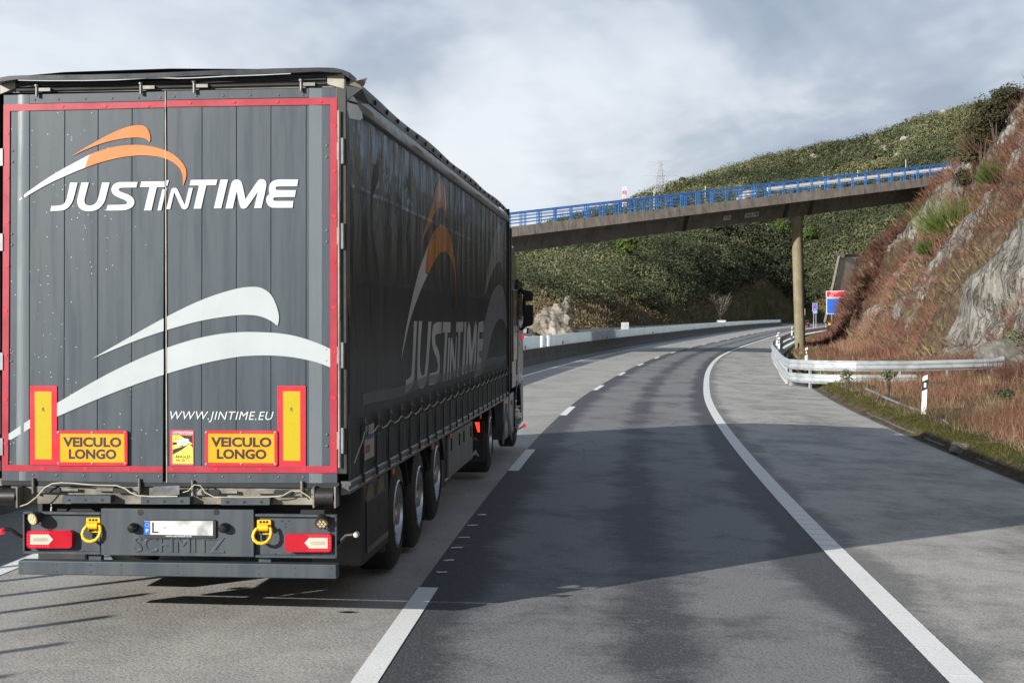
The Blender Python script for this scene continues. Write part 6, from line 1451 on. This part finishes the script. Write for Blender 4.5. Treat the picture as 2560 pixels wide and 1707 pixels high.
# ---- side rail
def srail(y): return [(0.010, y, 1.045), (0.022, y, 1.035), (0.022, y, 1.015), (0.006, y, 1.010), (0.006, y, 0.985), (0.016, y, 0.975), (0.016, y, 0.955), (-0.05, y, 0.945), (-0.05, y, 1.045)]
sr = MB(); sr.loft([srail(y) for y in (0.02, 13.6)], cap=True); sr.build('side_rail', pm('side_rail_metal', (0.15, 0.16, 0.165), 0.4, 0.4, dirt=(0.05, 0.045, 0.04), damt=0.6), tr)
sr = MB(); sr.loft([[(XL - x, y, z) for x, _, z in srail(y)] for y in (0.02, 13.6)], cap=True); sr.build('side_rail', M_galvd, tr)
MB().box(-0.0, 0.03, 13.50, 13.62, 0.98, 3.95).build('front_post', M_clip, tr)
MB().box(XL + 0.02, -0.02, 0.2, 13.5, 1.02, 1.12).build('floor', M_dark, tr)
# ---- rear sill with locks, buffers
sill = RP([(60, 150), (2190, 160), (2060, 290), (130, 282)], Z3, 0.03, 0.14).build('rear_sill', M_galvd, tr)
RR(8, 148, 2215, 162, Z3, 0.0, 0.08).build('sill_seal', M_seam, sill)
def handle(x0, x1, y, lft):
    mb = MB(); xs = (x0, x1) if lft else (x1, x0); a = rear(*Z3(x0, y), 0.0); b = rear(*Z3(x1, y), 0.0); zc = a[1]; L = b[0] - a[0]
    if lft: mb.box(a[0] + L*0.42, b[0], -0.012, 0.006, zc - 0.011, zc + 0.011); mb.box(a[0], a[0] + L*0.5, -0.006, 0.03, zc - 0.026, zc + 0.024); mb.cyl((a[0] + 0.01, -0.02, zc - 0.03), (a[0] + 0.01, -0.02, zc + 0.085), 0.012, n=10)
    else: mb.box(a[0], a[0] + L*0.58, -0.012, 0.006, zc - 0.011, zc + 0.011); mb.box(a[0] + L*0.5, b[0], -0.006, 0.03, zc - 0.026, zc + 0.024); mb.cyl((b[0] - 0.01, -0.02, zc - 0.03), (b[0] - 0.01, -0.02, zc + 0.085), 0.012, n=10)
    h_ = mb.build('lock_handle', M_steel2, sill, bevel=0.003); c_ = (a[0] + L*(0.42 if lft else 0.58)); 
    MB().prism([(c_ - 0.06, zc - 0.02), (c_ + 0.06, zc - 0.02), (c_ + 0.07, zc), (c_ + 0.06, zc + 0.02), (c_ - 0.06, zc + 0.02), (c_ - 0.07, zc)], lambda p, q_, t_: (p, t_, q_), -0.022, -0.010).build('lock_catch', M_seam, sill)
handle(215, 515, 190, True); handle(632, 925, 192, False); handle(1255, 1553, 205, True); handle(1672, 1985, 208, False)
RP([(1000, 172), (1172, 165), (1172, 225), (995, 236)], Z3, -0.05, -0.045).build('bent_plate', M_chrome, sill)
for x0, y0, x1, y1 in ((408, 232, 722, 280), (920, 240, 1240, 288), (1443, 246, 1762, 292)):
    b_ = RP(rrect(x0, y0, x1, y1, 5), Z3, -0.06, 0.05).build('dock_buffer', M_trim, sill, bevel=0.006); mb = MB()
    for f in (0.14, 0.48, 0.83): a = rear(*Z3(x0 + (x1-x0)*f, (y0+y1)/2 + 4), -0.06); mb.cyl((a[0], -0.062, a[1]), (a[0], -0.04, a[1]), 0.011, n=12)
    mb.build('bolt_holes', M_clip, b_)
M_rub = pm('buffer_rubber', (0.012, 0.012, 0.012), 0.45, bump=0.4, bscale=12)
for x0, x1 in ((-20, 105), (2062, 2180)):
    a, b = rear(*Z3(x0, 240), -0.07), rear(*Z3(x1, 240), -0.07); rb = MB(); rb.cyl((a[0], -0.04, a[1]), (b[0], -0.04, b[1]), 0.062, n=20); rbo = rb.build('roller_buffer', M_rub, tr, smooth=True)
    for x in (a[0] - 0.012, b[0] + 0.012): MB().box(x - 0.006, x + 0.006, -0.09, 0.05, a[1] - 0.075, a[1] + 0.075).build('bracket', M_galvd, rbo)
# dark cavity behind the sill
MB().box(XL + 0.3, -0.2, 0.15, 0.6, 0.62, 1.0).build('rear_crossmember', M_dark, tr)
MB().box(XL + 0.75, -0.75, 0.3, 13.0, 0.62, 0.98).build('chassis', M_dark, tr)
# ---- light panels
MB().box(*(lambda a, b: (a[0], b[0], -0.03, 0.02, a[1], b[1]))(rear(*Z3(660, 620), -0.03), rear(*Z3(1658, 325), -0.03))).build('centre_panel', M_trim, tr, bevel=0.005)
cp = tr.children[-1] if False else [o for o in col.objects if o.name.startswith('centre_panel')][-1]
lp = RP([(150, 350), (655, 352), (655, 610), (150, 606)], Z3, 0.015, 0.03).build('light_panel', M_trim, tr, bevel=0.003)
rp = RP([(1668, 365), (2198, 368), (2198, 635), (1668, 626)], Z3, 0.015, 0.03).build('light_panel', M_trim, tr, bevel=0.003)
for o_, (x0, x1, y0, y1) in ((lp, (150, 158, 340, 610)), (rp, (2190, 2198, 362, 640)), (lp, (150, 655, 340, 350)), (rp, (1668, 2198, 356, 366)), (lp, (150, 655, 600, 608)), (rp, (1668, 2198, 626, 634))): RR(x0, y0, x1, y1, Z3, -0.025, 0.02).build('flange', M_trim, o_)
pf = RP(rrect(937, 390, 1410, 511, 12), Z3, -0.048, -0.03).build('number_plate_holder', M_black, cp, bevel=0.003)
M_plw = None; t = NT('plate_worn'); v = t.coord('Object'); s_ = t.node('ShaderNodeSeparateXYZ'); t.l.new(v, s_.inputs[0])
xa, xb = rear(*Z3(1090, 440), -0.05)[0], rear(*Z3(1392, 440), -0.05)[0]
ins = t.ramp(t.math('DIVIDE', t.math('SUBTRACT', s_.outputs[0], xa - 0.02), 0.10), [(0.0, 0.0), (1.0, 1.0)])
M_plw = t.fin(t.mix(t.math('MULTIPLY', ins, t.ramp(t.noise(v, 9, 2, 0.4), [(0.40, 0.0), (0.62, 0.8)])), (0.56, 0.57, 0.57), (0.24, 0.24, 0.24)), 0.35)
pl_ = RP([(943, 396), (1392, 396), (1390, 492), (943, 484)], Z3, -0.051, -0.047).build('number_plate', M_plw, cp)
RP([(943, 398), (980, 398), (980, 484), (943, 484)], Z3, -0.0525, -0.050).build('blue_band', pm('plate_blue', (0.01, 0.14, 0.62), 0.35), pl_)
rtext('lettering', 'P', Z3, 953, 449, 970, 470, M_wht, pl_, -0.0535, 0.03); rtext('lettering', 'L', Z3, 994, 406, 1034, 474, M_ink2, pl_, -0.0525)
mb = MB(); a = rear(*Z3(1077, 440), -0.053); mb.box(a[0] - 0.004, a[0] + 0.004, -0.0525, -0.051, a[1] - 0.004, a[1] + 0.004); mb.build('plate_dot', M_ink2, pl_)
mb = MB()
for k in range(12): an = k*math.pi/6; a = rear(*Z3(961 + 12*math.cos(an), 421 + 12*math.sin(an)), -0.053); mb.box(a[0] - 0.0018, a[0] + 0.0018, -0.0535, -0.0525, a[1] - 0.0018, a[1] + 0.0018)
mb.build('plate_stars', pm('star_yellow', (0.7, 0.55, 0.05), 0.5), pl_)
rtext('web_address', 'www.cargobull.com', Z3, 1082, 490, 1252, 503, M_wht, pf, -0.0495, 0.02)
v_, f_ = text_mesh('SCHMITZ', 0.0, 0, 1.0, 0.03); xs_ = [p[0] for p in v_]; ys2 = [p[1] for p in v_]; A_, B_ = rear(*Z3(872, 599), -0.03), rear(*Z3(1470, 503), -0.03)
mb = MB(); mb.add([(A_[0] + (p[0]-min(xs_))/(max(xs_)-min(xs_))*(B_[0]-A_[0]), -0.031 - p[2]*0.12, A_[1] + (p[1]-min(ys2))/(max(ys2)-min(ys2))*(B_[1]-A_[1])) for p in v_], f_); mb.build('embossed_name', M_trim, cp)
for x in (866, 1462):
    a = rear(*Z3(x, 442), -0.06); mb = MB(); mb.lathe([(0.001, -0.07), (0.022, -0.066), (0.034, -0.05), (0.038, -0.03), (0.036, 0.0), (0.001, 0.0)], (a[0], -0.03, a[1]), 'y', 16); o = mb.build('plate_lamp', pm('lamp_black', (0.012, 0.012, 0.012), 0.18), cp, smooth=True)
mb = MB()
for x in (918, 1414): a = rear(*Z3(x, 340), -0.03); mb.cyl((a[0], -0.032, a[1]), (a[0], -0.02, a[1]), 0.022, n=16)
mb.build('panel_holes', M_clip, cp)
mb = MB()
for x, y in ((260, 590), (348, 590), (446, 590), (547, 592), (1800, 610), (1907, 610), (2010, 612), (2100, 613), (1842, 397), (1887, 397), (1864, 416), (1864, 435)): a = rear(*Z3(x, y), 0.014); mb.cyl((a[0], 0.012, a[1]), (a[0], 0.02, a[1]), 0.0055, n=8)
mb.build('panel_holes', M_clip, lp)
# tail lamps
def tail(x0, y0, x1, y1, mirror, parent):
    b_ = RP(rrect(x0, y0, x1, y1, 22, 5), Z3, -0.045, 0.015).build('tail_lamp', M_lred, parent, bevel=0.008, seg=3)
    L = x1 - x0; f = (lambda u: x1 - u) if mirror else (lambda u: x0 + u); ym = (y0+y1)/2
    pts = [(22, 22), (125, 22), (152, 48), (175, 58 + 0), (152, 72), (125, 94), (22, 94), (20, 60)]
    P_ = [(f(a), y0 + b) for a, b in [(24, 24), (145, 24), (176, (y1-y0)/2), (145, y1-y0-24), (24, y1-y0-24)]]
    RP(P_, Z3, -0.049, -0.043).build('white_lens', M_lwht, b_, bevel=0.002)
    P_ = [(f(a), y0 + b) for a, b in [(44, 48), (130, 46), (146, (y1-y0)/2), (130, y1-y0-46), (44, y1-y0-48)]]
    RP(P_, Z3, -0.0505, -0.048).build('inner_lens', pm('lens_inner', (0.40, 0.37, 0.28), 0.12), b_)
    mb = MB()
    for k in range(8):
        for yy_ in (y0 + 12, y1 - 12): a = rear(*Z3(f(24 + k*17), yy_), -0.046); mb.lathe([(0.009, 0), (0.004, -0.003), (0.0003, -0.003)], (a[0], -0.045, a[1]), 'y', 8)
    for k in range(4): a = rear(*Z3(f(11), y0 + 28 + k*20), -0.046); mb.lathe([(0.009, 0), (0.004, -0.003), (0.0003, -0.003)], (a[0], -0.045, a[1]), 'y', 8)
    mb.build('led_dots', M_lred2, b_)
tail(172, 460, 470, 575, False, lp); tail(1860, 482, 2166, 600, True, rp)
# lashing rings
def ring(x0, y0, s_, parent):
    P0 = lambda u, v: (x0 + u*s_, y0 + v)
    b_ = RP(rrect(*P0(0, 0), *P0(90, 42), 7), Z3, -0.012, 0.015).build('lashing_ring', M_yelr, parent, bevel=0.003)
    RP(rrect(*P0(12, 66), *P0(80, 96), 6), Z3, -0.010, 0.015).build('lower_plate', M_yelr, b_, bevel=0.003)
    a, c_ = rear(*Z3(*P0(2, 52)), -0.03), rear(*Z3(*P0(76, 50)), -0.03); MB().cyl((a[0], -0.025, a[1]), (c_[0], -0.025, a[1]), 0.026, n=16).build('sleeve', M_yelr, b_, smooth=True, bevel=0.004)
    pts = []
    for u, v in ((-4, 58), (-20, 80), (-26, 105), (-18, 130), (5, 148), (35, 153), (65, 143), (85, 120), (92, 90), (88, 62), (80, 48)): a = rear(*Z3(*P0(u, v)), -0.06); pts.append((a[0], -0.045 - 0.0003*max(0, v - 60), a[1]))
    MB().tube(pts, 0.0125, 10).build('ring', M_yelr, b_, smooth=True)
    mb = MB()
    for u, v in ((24, 14), (46, 14), (66, 14), (26, 80), (46, 80), (66, 80)): a = rear(*Z3(*P0(u, v)), -0.012); mb.lathe([(0.010, -0.001), (0.0003, -0.0012)], (a[0], -0.012, a[1]), 'y', 10)
    mb.build('bolt_holes', M_clip, b_)
ring(563, 376, 1.0, lp); ring(1679, 389, 1.0, rp)
# work lamps
def wlamp(x, y, dirv, parent, lens):
    a = rear(*Z3(x, y), -0.10); d = Vector(dirv).normalized(); c_ = Vector((a[0], -0.085, a[1])); mb = MB(); mb.cyl(c_ - d*0.055, c_, 0.040, 0.050, n=20)
    for k in range(10): an = k*0.628; q_ = Vector((math.cos(an), 0, math.sin(an))); mb.box(c_.x + q_.x*0.046 - 0.002, c_.x + q_.x*0.046 + 0.002, -0.07, -0.03, c_.z + q_.z*0.046 - 0.002, c_.z + q_.z*0.046 + 0.002)
    mb.cyl(c_ - d*0.05, (c_.x, 0.02, c_.z - 0.01), 0.012, n=8); o = mb.build('work_lamp', M_black, parent, smooth=False)
    mb = MB(); mb.cyl(c_, c_ + d*0.004, 0.043, n=20); mb.build('lens', lens, o); mb = MB(); u_ = d.cross(Vector((0, 0, 1))).normalized(); w_ = u_.cross(d)
    for k in range(7):
        q_ = c_ + d*0.005 + (Vector((0, 0, 0)) if k == 6 else u_*0.024*math.cos(k*1.047) + w_*0.024*math.sin(k*1.047)); mb.cyl(q_, q_ + d*0.003, 0.009, n=8)
    mb.build('led_cups', pm('led_cup', (0.75, 0.68, 0.40), 0.2), o)
wlamp(207, 385, (-0.40, -0.85, -0.18), lp, pm('lens_pale', (0.42, 0.36, 0.2), 0.15)); wlamp(2100, 415, (0.12, -0.88, -0.62), rp, pm('lens_dark', (0.16, 0.10, 0.06), 0.2))
# struts and underride bar
for x0, x1, y0, y1 in ((580, 660, 600, 668), (1690, 1768, 622, 692)):
    RR(x0, y0, x1, y1, Z3, 0.03, 0.09).build('bar_strut', M_trim, tr)
ub = RP([(118, 655), (2196, 682), (2198, 775), (118, 745)], Z3, -0.05, 0.06).build('underride_bar', M_trim, tr, bevel=0.007)
mb = MB()
for x in (145, 343, 371, 587, 598, 791, 1161, 1480, 1690, 1927, 2163):
    for f in (0.28, 0.76): a = rear(*Z3(x, 650 + (x-118)*0.0145 + 96*f), -0.051); mb.cyl((a[0], -0.0515, a[1]), (a[0], -0.048, a[1]), 0.0045, n=8)
mb.build('bar_holes', M_clip, ub)
# cables
MB().tube([(*(lambda q: (q[0], -0.07, q[1]))(rear(*Z3(x, y), -0.07)),) for x, y in ((122, 304), (180, 285), (240, 240), (290, 180), (340, 153), (400, 147), (480, 150), (560, 158), (640, 163), (760, 165), (820, 185), (850, 210), (900, 230), (990, 237), (1160, 235))], 0.005, 6).build('cable', M_cable, sill)
MB().tube([(*(lambda q: (q[0], -0.05, q[1]))(rear(*Z3(x, y), -0.05)),) for x, y in ((1195, 210), (1230, 200), (1270, 160), (1310, 165), (1340, 210), (1400, 240), (1560, 242), (1760, 240), (1850, 230), (1900, 200), (1960, 200), (2020, 240), (2050, 275))], 0.004, 6).build('cable', M_cable, sill)
MB().tube([(*(lambda q: (q[0], 0.05, q[1]))(rear(*Z3(x, y), 0.05)),) for x, y in ((335, 280), (336, 310), (332, 345))], 0.006, 6).build('cable', M_wht, sill)
# side marker arms
for (pts, lampc, mt) in (([(2205, 565, 0.1), (2215, 540, 0.02), (2262, 490, -0.0), (2310, 484, -0.02)], (2327, 487), M_lwht), ([(140, 500, 0.1), (110, 482, 0.0), (70, 452, -0.02), (30, 450, -0.03)], (10, 466), M_lred2)):
    mb = MB(); P_ = []
    for x, y, yd in pts: d = TR3 @ ray(*Z3(x, y)); t_ = (yd - CL.y)/d.y; P_.append(CL + d*t_)
    mb.tube(P_, 0.014, 8); o = mb.build('marker_arm', M_rub, tr, smooth=True); d = TR3 @ ray(*Z3(*lampc)); t_ = (-0.04 - CL.y)/d.y; c_ = CL + d*t_
    mb = MB(); mb.lathe([(0.001, -0.03), (0.016, -0.024), (0.021, -0.008), (0.022, 0.02), (0.001, 0.022)], c_, 'y', 14); mb.build('marker_lamp', mt, o, smooth=True)
# ---- running gear
def wheel(name, x, y, r_, parent, hub='trailer', lb=None, w=0.36):
    root = empty(name, (x, y, r_)); root.parent = parent; tag(root, lb)
    s = 1
    mb = MB(); mb.lathe([(0.285, 0.01), (0.30, 0.0), (0.36, -0.004), (r_*0.86, -0.012), (r_*0.95, -0.03), (r_, -0.055), (r_, -w + 0.055), (r_*0.95, -w + 0.03), (0.30, -w)], (0, 0, 0), 'x', 48)
    for k in range(4): xg = -0.085 - k*(w - 0.17)/3; mb.lathe([(r_ + 0.0015, xg - 0.006), (r_ + 0.0015, xg + 0.006)], (0, 0, 0), 'x', 40)
    mb.build('tyre', M_tyre2, root, smooth=True)
    mb = MB()
    if hub == 'trailer':   # dished rim with hand holes, deep set
        mb.lathe([(0.292, 0.012), (0.300, 0.002), (0.286, -0.006), (0.276, -0.05), (0.262, -0.07), (0.235, -0.075), (0.17, -0.075), (0.165, -0.05), (0.10, -0.045), (0.095, 0.0), (0.001, 0.004)], (0, 0, 0), 'x', 40)
    else:
        mb.lathe([(0.292, 0.008), (0.300, 0.0), (0.286, -0.012), (0.275, -0.10), (0.24, -0.13), (0.17, -0.135), (0.16, -0.09), (0.13, -0.05), (0.09, -0.03), (0.001, -0.028)] if hub == 'drive' else [(0.292, 0.008), (0.300, 0.0), (0.286, -0.006), (0.24, -0.012), (0.17, 0.03), (0.14, 0.055), (0.09, 0.06), (0.08, 0.09), (0.001, 0.095)], (0, 0, 0), 'x', 40)
    mb.build('rim', M_alu if hub != 'steer' else M_chrome, root, smooth=True)
    mb = MB()
    for k in range(10): an = k*0.628; c_ = Vector(({'trailer': -0.075, 'drive': -0.135, 'steer': 0.02}[hub], 0.20*math.cos(an), 0.20*math.sin(an))); mb.cyl(c_, c_ + Vector((0.045, 0, 0)), 0.016, 0.012, 8)
    mb.build('wheel_nuts', M_chrome, root, smooth=True); mb = MB()
    for k in range(8): an = (k + 0.5)*0.785; c_ = Vector(({'trailer': -0.073, 'drive': -0.128, 'steer': 0.0}[hub], 0.243*math.cos(an), 0.243*math.sin(an))); mb.cyl(c_, c_ + Vector((0.004, 0, 0)), 0.020, n=10)
    mb.build('hand_holes', M_clip, root); return root
M_tyre2 = pm('tyre_rubber', (0.020, 0.020, 0.021), 0.62, var=0.3, bump=0.4, bscale=30, dirt=(0.045, 0.042, 0.038), damt=0.5)
for i, y in enumerate((2.58, 3.89, 5.20)):
    w1 = wheel('wheel', -0.035, y, 0.49, tr, lb=('wheel of the rearmost axle', 'wheel of the middle axle', 'wheel of the front axle, lifted clear of the road')[i] )
    if i == 2: w1.location.z += 0.09
    w2 = wheel('wheel', XL + 0.035 + 0.0, y, 0.49, tr); w2.rotation_euler = (0, 0, math.pi)
    if i == 2: w2.location.z += 0.09
    MB().cyl((XL + 0.3, y, 0.49), (-0.3, y, 0.49), 0.07, n=12).build('axle', M_dark, tr)
    mb = MB(); ring_o, ring_i = [], []
    for k in range(11): an = R(20 + 14*k); ring_o.append((y + 0.60*math.cos(an), 0.50 + 0.545*math.sin(an)))
    poly = ring_o + [(a*0.985 + y*0.015, b - 0.012) for a, b in reversed(ring_o)]; poly = [(a, min(b, 0.98)) for a, b in poly]
    mb.prism(poly, lambda a, b, t_: (t_, a, b), -0.42, -0.03); mb.build('mudguard', M_black, tr)
# spray flap and chock holder behind the rear wheel
pb_ = [side(*p, -0.02) for p in ((915, 1237), (955, 1216), (955, 1350), (915, 1385))]
bx = MB(); bx.box(-0.42, -0.02, 0.75, 1.95, 0.32, 0.93); bxo = bx.build('tool_box', M_black, tr, bevel=0.02); MB().box(-0.02, -0.008, 0.85, 1.85, 0.40, 0.80).build('lid', M_rub, bxo, bevel=0.01)
MB().box(-0.012, 0.0, 0.88, 1.82, 0.40, 0.44).build('lid_edge', M_steel2, bxo)
for y0 in (0.86, 1.35): MB().prism([(y0, 0.80), (y0 + 0.34, 0.80), (y0 + 0.30, 0.90), (y0 + 0.10, 0.93)], lambda a, b, t_: (t_, a, b), -0.15, -0.01).build('wheel_chock', pm('chock_tan', (0.16, 0.13, 0.08), 0.7), bxo, bevel=0.01)
MB().box(-0.44, -0.06, 1.97, 2.0, 0.24, 0.95).build('spray_flap', M_rub, tr); MB().box(XL + 0.06, XL + 0.44, 1.97, 2.0, 0.24, 0.95).build('spray_flap', M_rub, tr)
MB().box(XL + 0.02, XL + 0.42, 0.75, 1.95, 0.32, 0.93).build('tool_box', M_black, tr, bevel=0.02)
# pallet locker with two panelled doors
y0, y1 = 6.15, 8.66
lk = MB(); lk.prism([(y0, 0.46), (y0 + 0.05, 0.42), (y1 - 0.45, 0.42), (y1, 0.55), (y1, 0.93), (y0, 0.93)], lambda a, b, t_: (t_, a, b), -0.60, -0.06); lko = lk.build('side_locker', M_black, tr, bevel=0.01)
M_lock = vehicle_paint('locker_paint', (0.17, 0.19, 0.20), 0.35)
for a, b in ((y0 + 0.02, (y0+y1)/2 - 0.015), ((y0+y1)/2 + 0.015, y1 - 0.02)):
    ld = MB(); ld.box(-0.06, -0.03, a, b, 0.43, 0.91); ldo = ld.build('locker_door', M_lock, lko, bevel=0.006)
    for yy_ in (a + 0.22, b - 0.22): h_ = MB(); h_.box(-0.03, -0.018, yy_ - 0.03, yy_ + 0.03, 0.72, 0.86); h_.build('latch', M_clip, ldo, bevel=0.006)
MB().box(-0.62, -0.06, y0 - 0.45, y0 - 0.03, 0.36, 0.95).build('rear_guard', M_rub, tr)
for yy_, lb_ in ((2.05, 0), (4.55, 0), (6.0, 0), (9.3, 0)): MB().box(-0.005, 0.012, yy_ - 0.05, yy_ + 0.05, 0.895, 0.945).build('side_marker', M_orange, tr)
for x in (-0.55, XL + 0.55):
    MB().box(x - 0.06, x + 0.06, 9.6, 9.75, 0.25, 0.95).build('landing_leg', M_dark, tr)

# ================================================================== TRACTOR UNIT
tu = empty('tractor_unit', TM @ Vector((0, 14.0, 0)), 0, 'black and grey tractor unit pulling the curtain sided trailer, only its right edge in view', 'lorry'); tu.rotation_euler = (TP, 0, -YAW)
M_cab = vehicle_paint('cab_paint', (0.030, 0.033, 0.036), 0.22, (0.08, 0.08, 0.075), 0.25, 0.6); M_skirt = vehicle_paint('skirt_paint', (0.095, 0.10, 0.105), 0.3, coat=0.4)
dY = 14.0
fT = lambda a, b, t_: (t_, a - dY, b)
# cab shell: section rings along y, tapering inwards above the waist
def cabring(y, z0, z1, inset=0.0):
    xr, xl = 0.0 - inset, XL + inset; zt_ = z1
    return [(xr, y - dY, z0), (xr, y - dY, 2.55), (xr - 0.06, y - dY, 2.85), (xr - 0.13, y - dY, 3.45), (xr - 0.30, y - dY, zt_), (xl + 0.30, y - dY, zt_), (xl + 0.13, y - dY, 3.45), (xl + 0.06, y - dY, 2.85), (xl, y - dY, 2.55), (xl, y - dY, z0)]
cb_ = MB(); cb_.loft([cabring(14.45, 1.05, 3.75), cabring(14.9, 1.05, 3.85), cabring(16.4, 1.05, 3.80), cabring(16.95, 1.05, 3.45, 0.03), cabring(17.15, 1.05, 3.1, 0.10)], cap=True); cabo = cb_.build('cab', M_cab, tu, bevel=0.02)
MB().prism([(15.45, 2.05), (16.75, 2.05), (16.55, 2.85), (15.5, 2.88)], fT, -0.03, 0.006).build('side_window', M_glass, cabo); MB().prism([(15.40, 1.25), (16.72, 1.25), (16.76, 2.02), (15.42, 2.02)], fT, -0.02, 0.012).build('cab_door', M_skirt, cabo, bevel=0.01)
MB().box(0.010, 0.03, 15.5 - dY, 15.72 - dY, 1.75, 1.80).build('door_handle', M_clip, cabo)
MB().box(-0.02, 0.02, 14.5 - dY, 15.3 - dY, 1.5, 2.7).build('rear_side_panel', M_cab, cabo, bevel=0.02)
MB().box(-0.10, 0.0, 14.25 - dY, 14.45 - dY, 1.3, 3.7).build('side_deflector', M_clip, cabo, bevel=0.02)
MB().box(XL, XL + 0.1, 14.25 - dY, 14.45 - dY, 1.3, 3.7).build('side_deflector', M_clip, cabo, bevel=0.02)
MB().box(0.012, 0.03, 15.42 - dY, 15.46 - dY, 1.1, 2.1).build('door_edge_trim', M_chrome, cabo)
# mirrors
def side_pt(px, py, Yw): q = TI @ at(px, py, Yw); return Vector((q.x, q.y - dY, q.z))
YM = 27.2
mb = MB(); mb.tube([side_pt(1276, 706, YM), side_pt(1290, 712, YM), side_pt(1304, 724, YM), side_pt(1312, 735, YM)], 0.035, 8); mb.tube([side_pt(1312, 735, YM), side_pt(1310, 760, YM), side_pt(1312, 800, YM), side_pt(1308, 820, YM), side_pt(1294, 828, YM)], 0.028, 8)
ma = mb.build('mirror_arm', M_clip, cabo, smooth=True)
def mirror(pts): MB().prism([(side_pt(*p, YM).x, side_pt(*p, YM).z) for p in pts], lambda a, b, t_: (a, t_ + side_pt(1300, 760, YM).y, b), -0.02, 0.13).build('mirror', M_clip, ma, bevel=0.015)
mirror([(1308, 724), (1328, 727), (1333, 733), (1332, 752), (1314, 753), (1307, 748)]); mirror([(1309, 762), (1333, 762), (1333, 808), (1328, 814), (1312, 818), (1308, 812)])
mirror([(1317, 820), (1321, 820), (1321, 833), (1316, 834)])
for px, py, nm in ((1293, 841.5, 'marker_lamp'), (1306, 841.5, 'marker_lamp'), (1311, 1063.5, 'marker_lamp')):
    c_ = side_pt(px, py, YM); mb = MB(); mb.lathe([(0.001, -0.02), (0.028, -0.015), (0.034, 0.0), (0.034, 0.02), (0.001, 0.02)], c_, 'y', 14); o = mb.build('marker_lamp', emit('lamp_glow', (1.0, 0.03, 0.09), 0.5, (0.6, 0.02, 0.04)) if px == 1293 else bpy.data.materials['lamp_glow'], cabo, smooth=True)
    MB().bar(c_ + Vector((0, 0.02, 0)), (min(c_.x, 0.0) - 0.02, c_.y + 0.05, c_.z - 0.06), 0.02, 0.02).build('lamp_bracket', M_clip, o)
# side skirt and battery box
sk = MB(); sk.prism([(13.0, 0.98), (15.0, 0.98), (15.0, 0.42), (14.85, 0.30), (13.25, 0.30), (13.05, 0.5)], fT, -0.5, -0.015); sko = sk.build('side_skirt', M_skirt, tu, bevel=0.02)
MB().box(-0.013, -0.006, 13.93 - dY, 13.95 - dY, 0.31, 0.97).build('skirt_joint', M_clip, sko)
for yy_ in (13.5, 14.5): MB().box(-0.02, 0.004, yy_ - 0.04 - dY, yy_ + 0.04 - dY, 0.78, 0.86).build('side_marker', M_orange, sko)
MB().prism([side(1258, 1110, 0) , side(1266, 1010, 0), side(1276, 1050, 0), side(1284, 1100, 0), side(1280, 1100, 0), side(1272, 1060, 0), side(1266, 1035, 0), side(1262, 1110, 0)], fT, -0.014, -0.010).build('pale_swoosh', M_cgry, sko)
wheel('wheel', -0.04, 11.15 - dY, 0.50, tu, 'drive', w=0.60); w2 = wheel('wheel', XL + 0.04, 11.15 - dY, 0.50, tu, 'drive', w=0.60); w2.rotation_euler = (0, 0, math.pi)
wheel('wheel', -0.03, 15.65 - dY, 0.50, tu, 'steer', w=0.32); w2 = wheel('wheel', XL + 0.03, 15.65 - dY, 0.50, tu, 'steer', w=0.32); w2.rotation_euler = (0, 0, math.pi)
def guard(y, nm='mudguard', r_=0.62, x0=-0.60, x1=-0.02, a0=0, a1=180):
    ring_o = [(y + r_*math.cos(R(a0 + (a1-a0)*k/14)), 0.50 + r_*math.sin(R(a0 + (a1-a0)*k/14))) for k in range(15)]; ring_i = [(y + (r_-0.03)*math.cos(R(a0 + (a1-a0)*k/14)), 0.50 + (r_-0.03)*math.sin(R(a0 + (a1-a0)*k/14))) for k in range(15)]
    return MB().prism(ring_o + ring_i[::-1], fT, x0, x1).build(nm, M_black if nm == 'mudguard' else M_cab, tu)
guard(11.15, r_=0.60, a0=10, a1=170); guard(15.65, 'wheel_arch', 0.66, -0.4, 0.01, -10, 190)
# mud flap with letters, tail light
mf = MB().box(XL + 0.05, -0.06, 10.40 - dY, 10.44 - dY, 0.22, 0.80).build('mud_flap', M_rub, tu); 
fl = lambda y: (lambda a, b: (a, y - dY, b))
text_on('lettering', 'A', fl(10.385), -0.235, -0.125, 0.30, 0.385, M_cwht, mf, 0.03); text_on('lettering', 'A', fl(10.385), -0.215, -0.14, 0.51, 0.57, M_cgry, mf, 0.03)
MB().box(-0.34, -0.075, 10.36 - dY, 10.44 - dY, 0.62, 0.79).build('tail_light', pm('lamp_dark_red', (0.05, 0.004, 0.006), 0.3), mf, bevel=0.01); MB().prism([(-0.185, 0.775), (-0.12, 0.775), (-0.115, 0.635), (-0.145, 0.635)], lambda a, b, t_: (a, t_, b), 10.355 - dY, 10.362 - dY).build('lit_bar', emit('brake_glow', (1.0, 0.05, 0.03), 1.1), mf)
MB().box(XL + 0.8, -0.8, 9.8 - dY, 15.0 - dY, 0.55, 0.95).build('chassis', M_dark, tu)
mb = MB(); mb.box(XL + 0.1, -0.1, 15.0 - dY, 17.2 - dY, 0.45, 1.05); mb.build('bumper', M_cab, tu, bevel=0.03); MB().box(-0.25, 0.0, 16.3 - dY, 16.9 - dY, 0.35, 1.1).build('step', M_skirt, tu, bevel=0.02)
# a scuff and an oil spot on the road
for px, py, w_, h_ in ((868, 1531, 0.09, 0.03),):
    Y = F*(CAMZ - 0.04)/(py - 812); p = at(px, py, Y); mb = MB(); mb.add([(p.x - w_, Y, p.z + 0.008), (p.x, Y - h_, p.z + 0.008), (p.x + w_, Y + 0.01, p.z + 0.008), (p.x, Y + h_, p.z + 0.008)], [(0, 1, 2, 3)]); mb.build('road_patch', M_clip)['kind'] = 'structure'
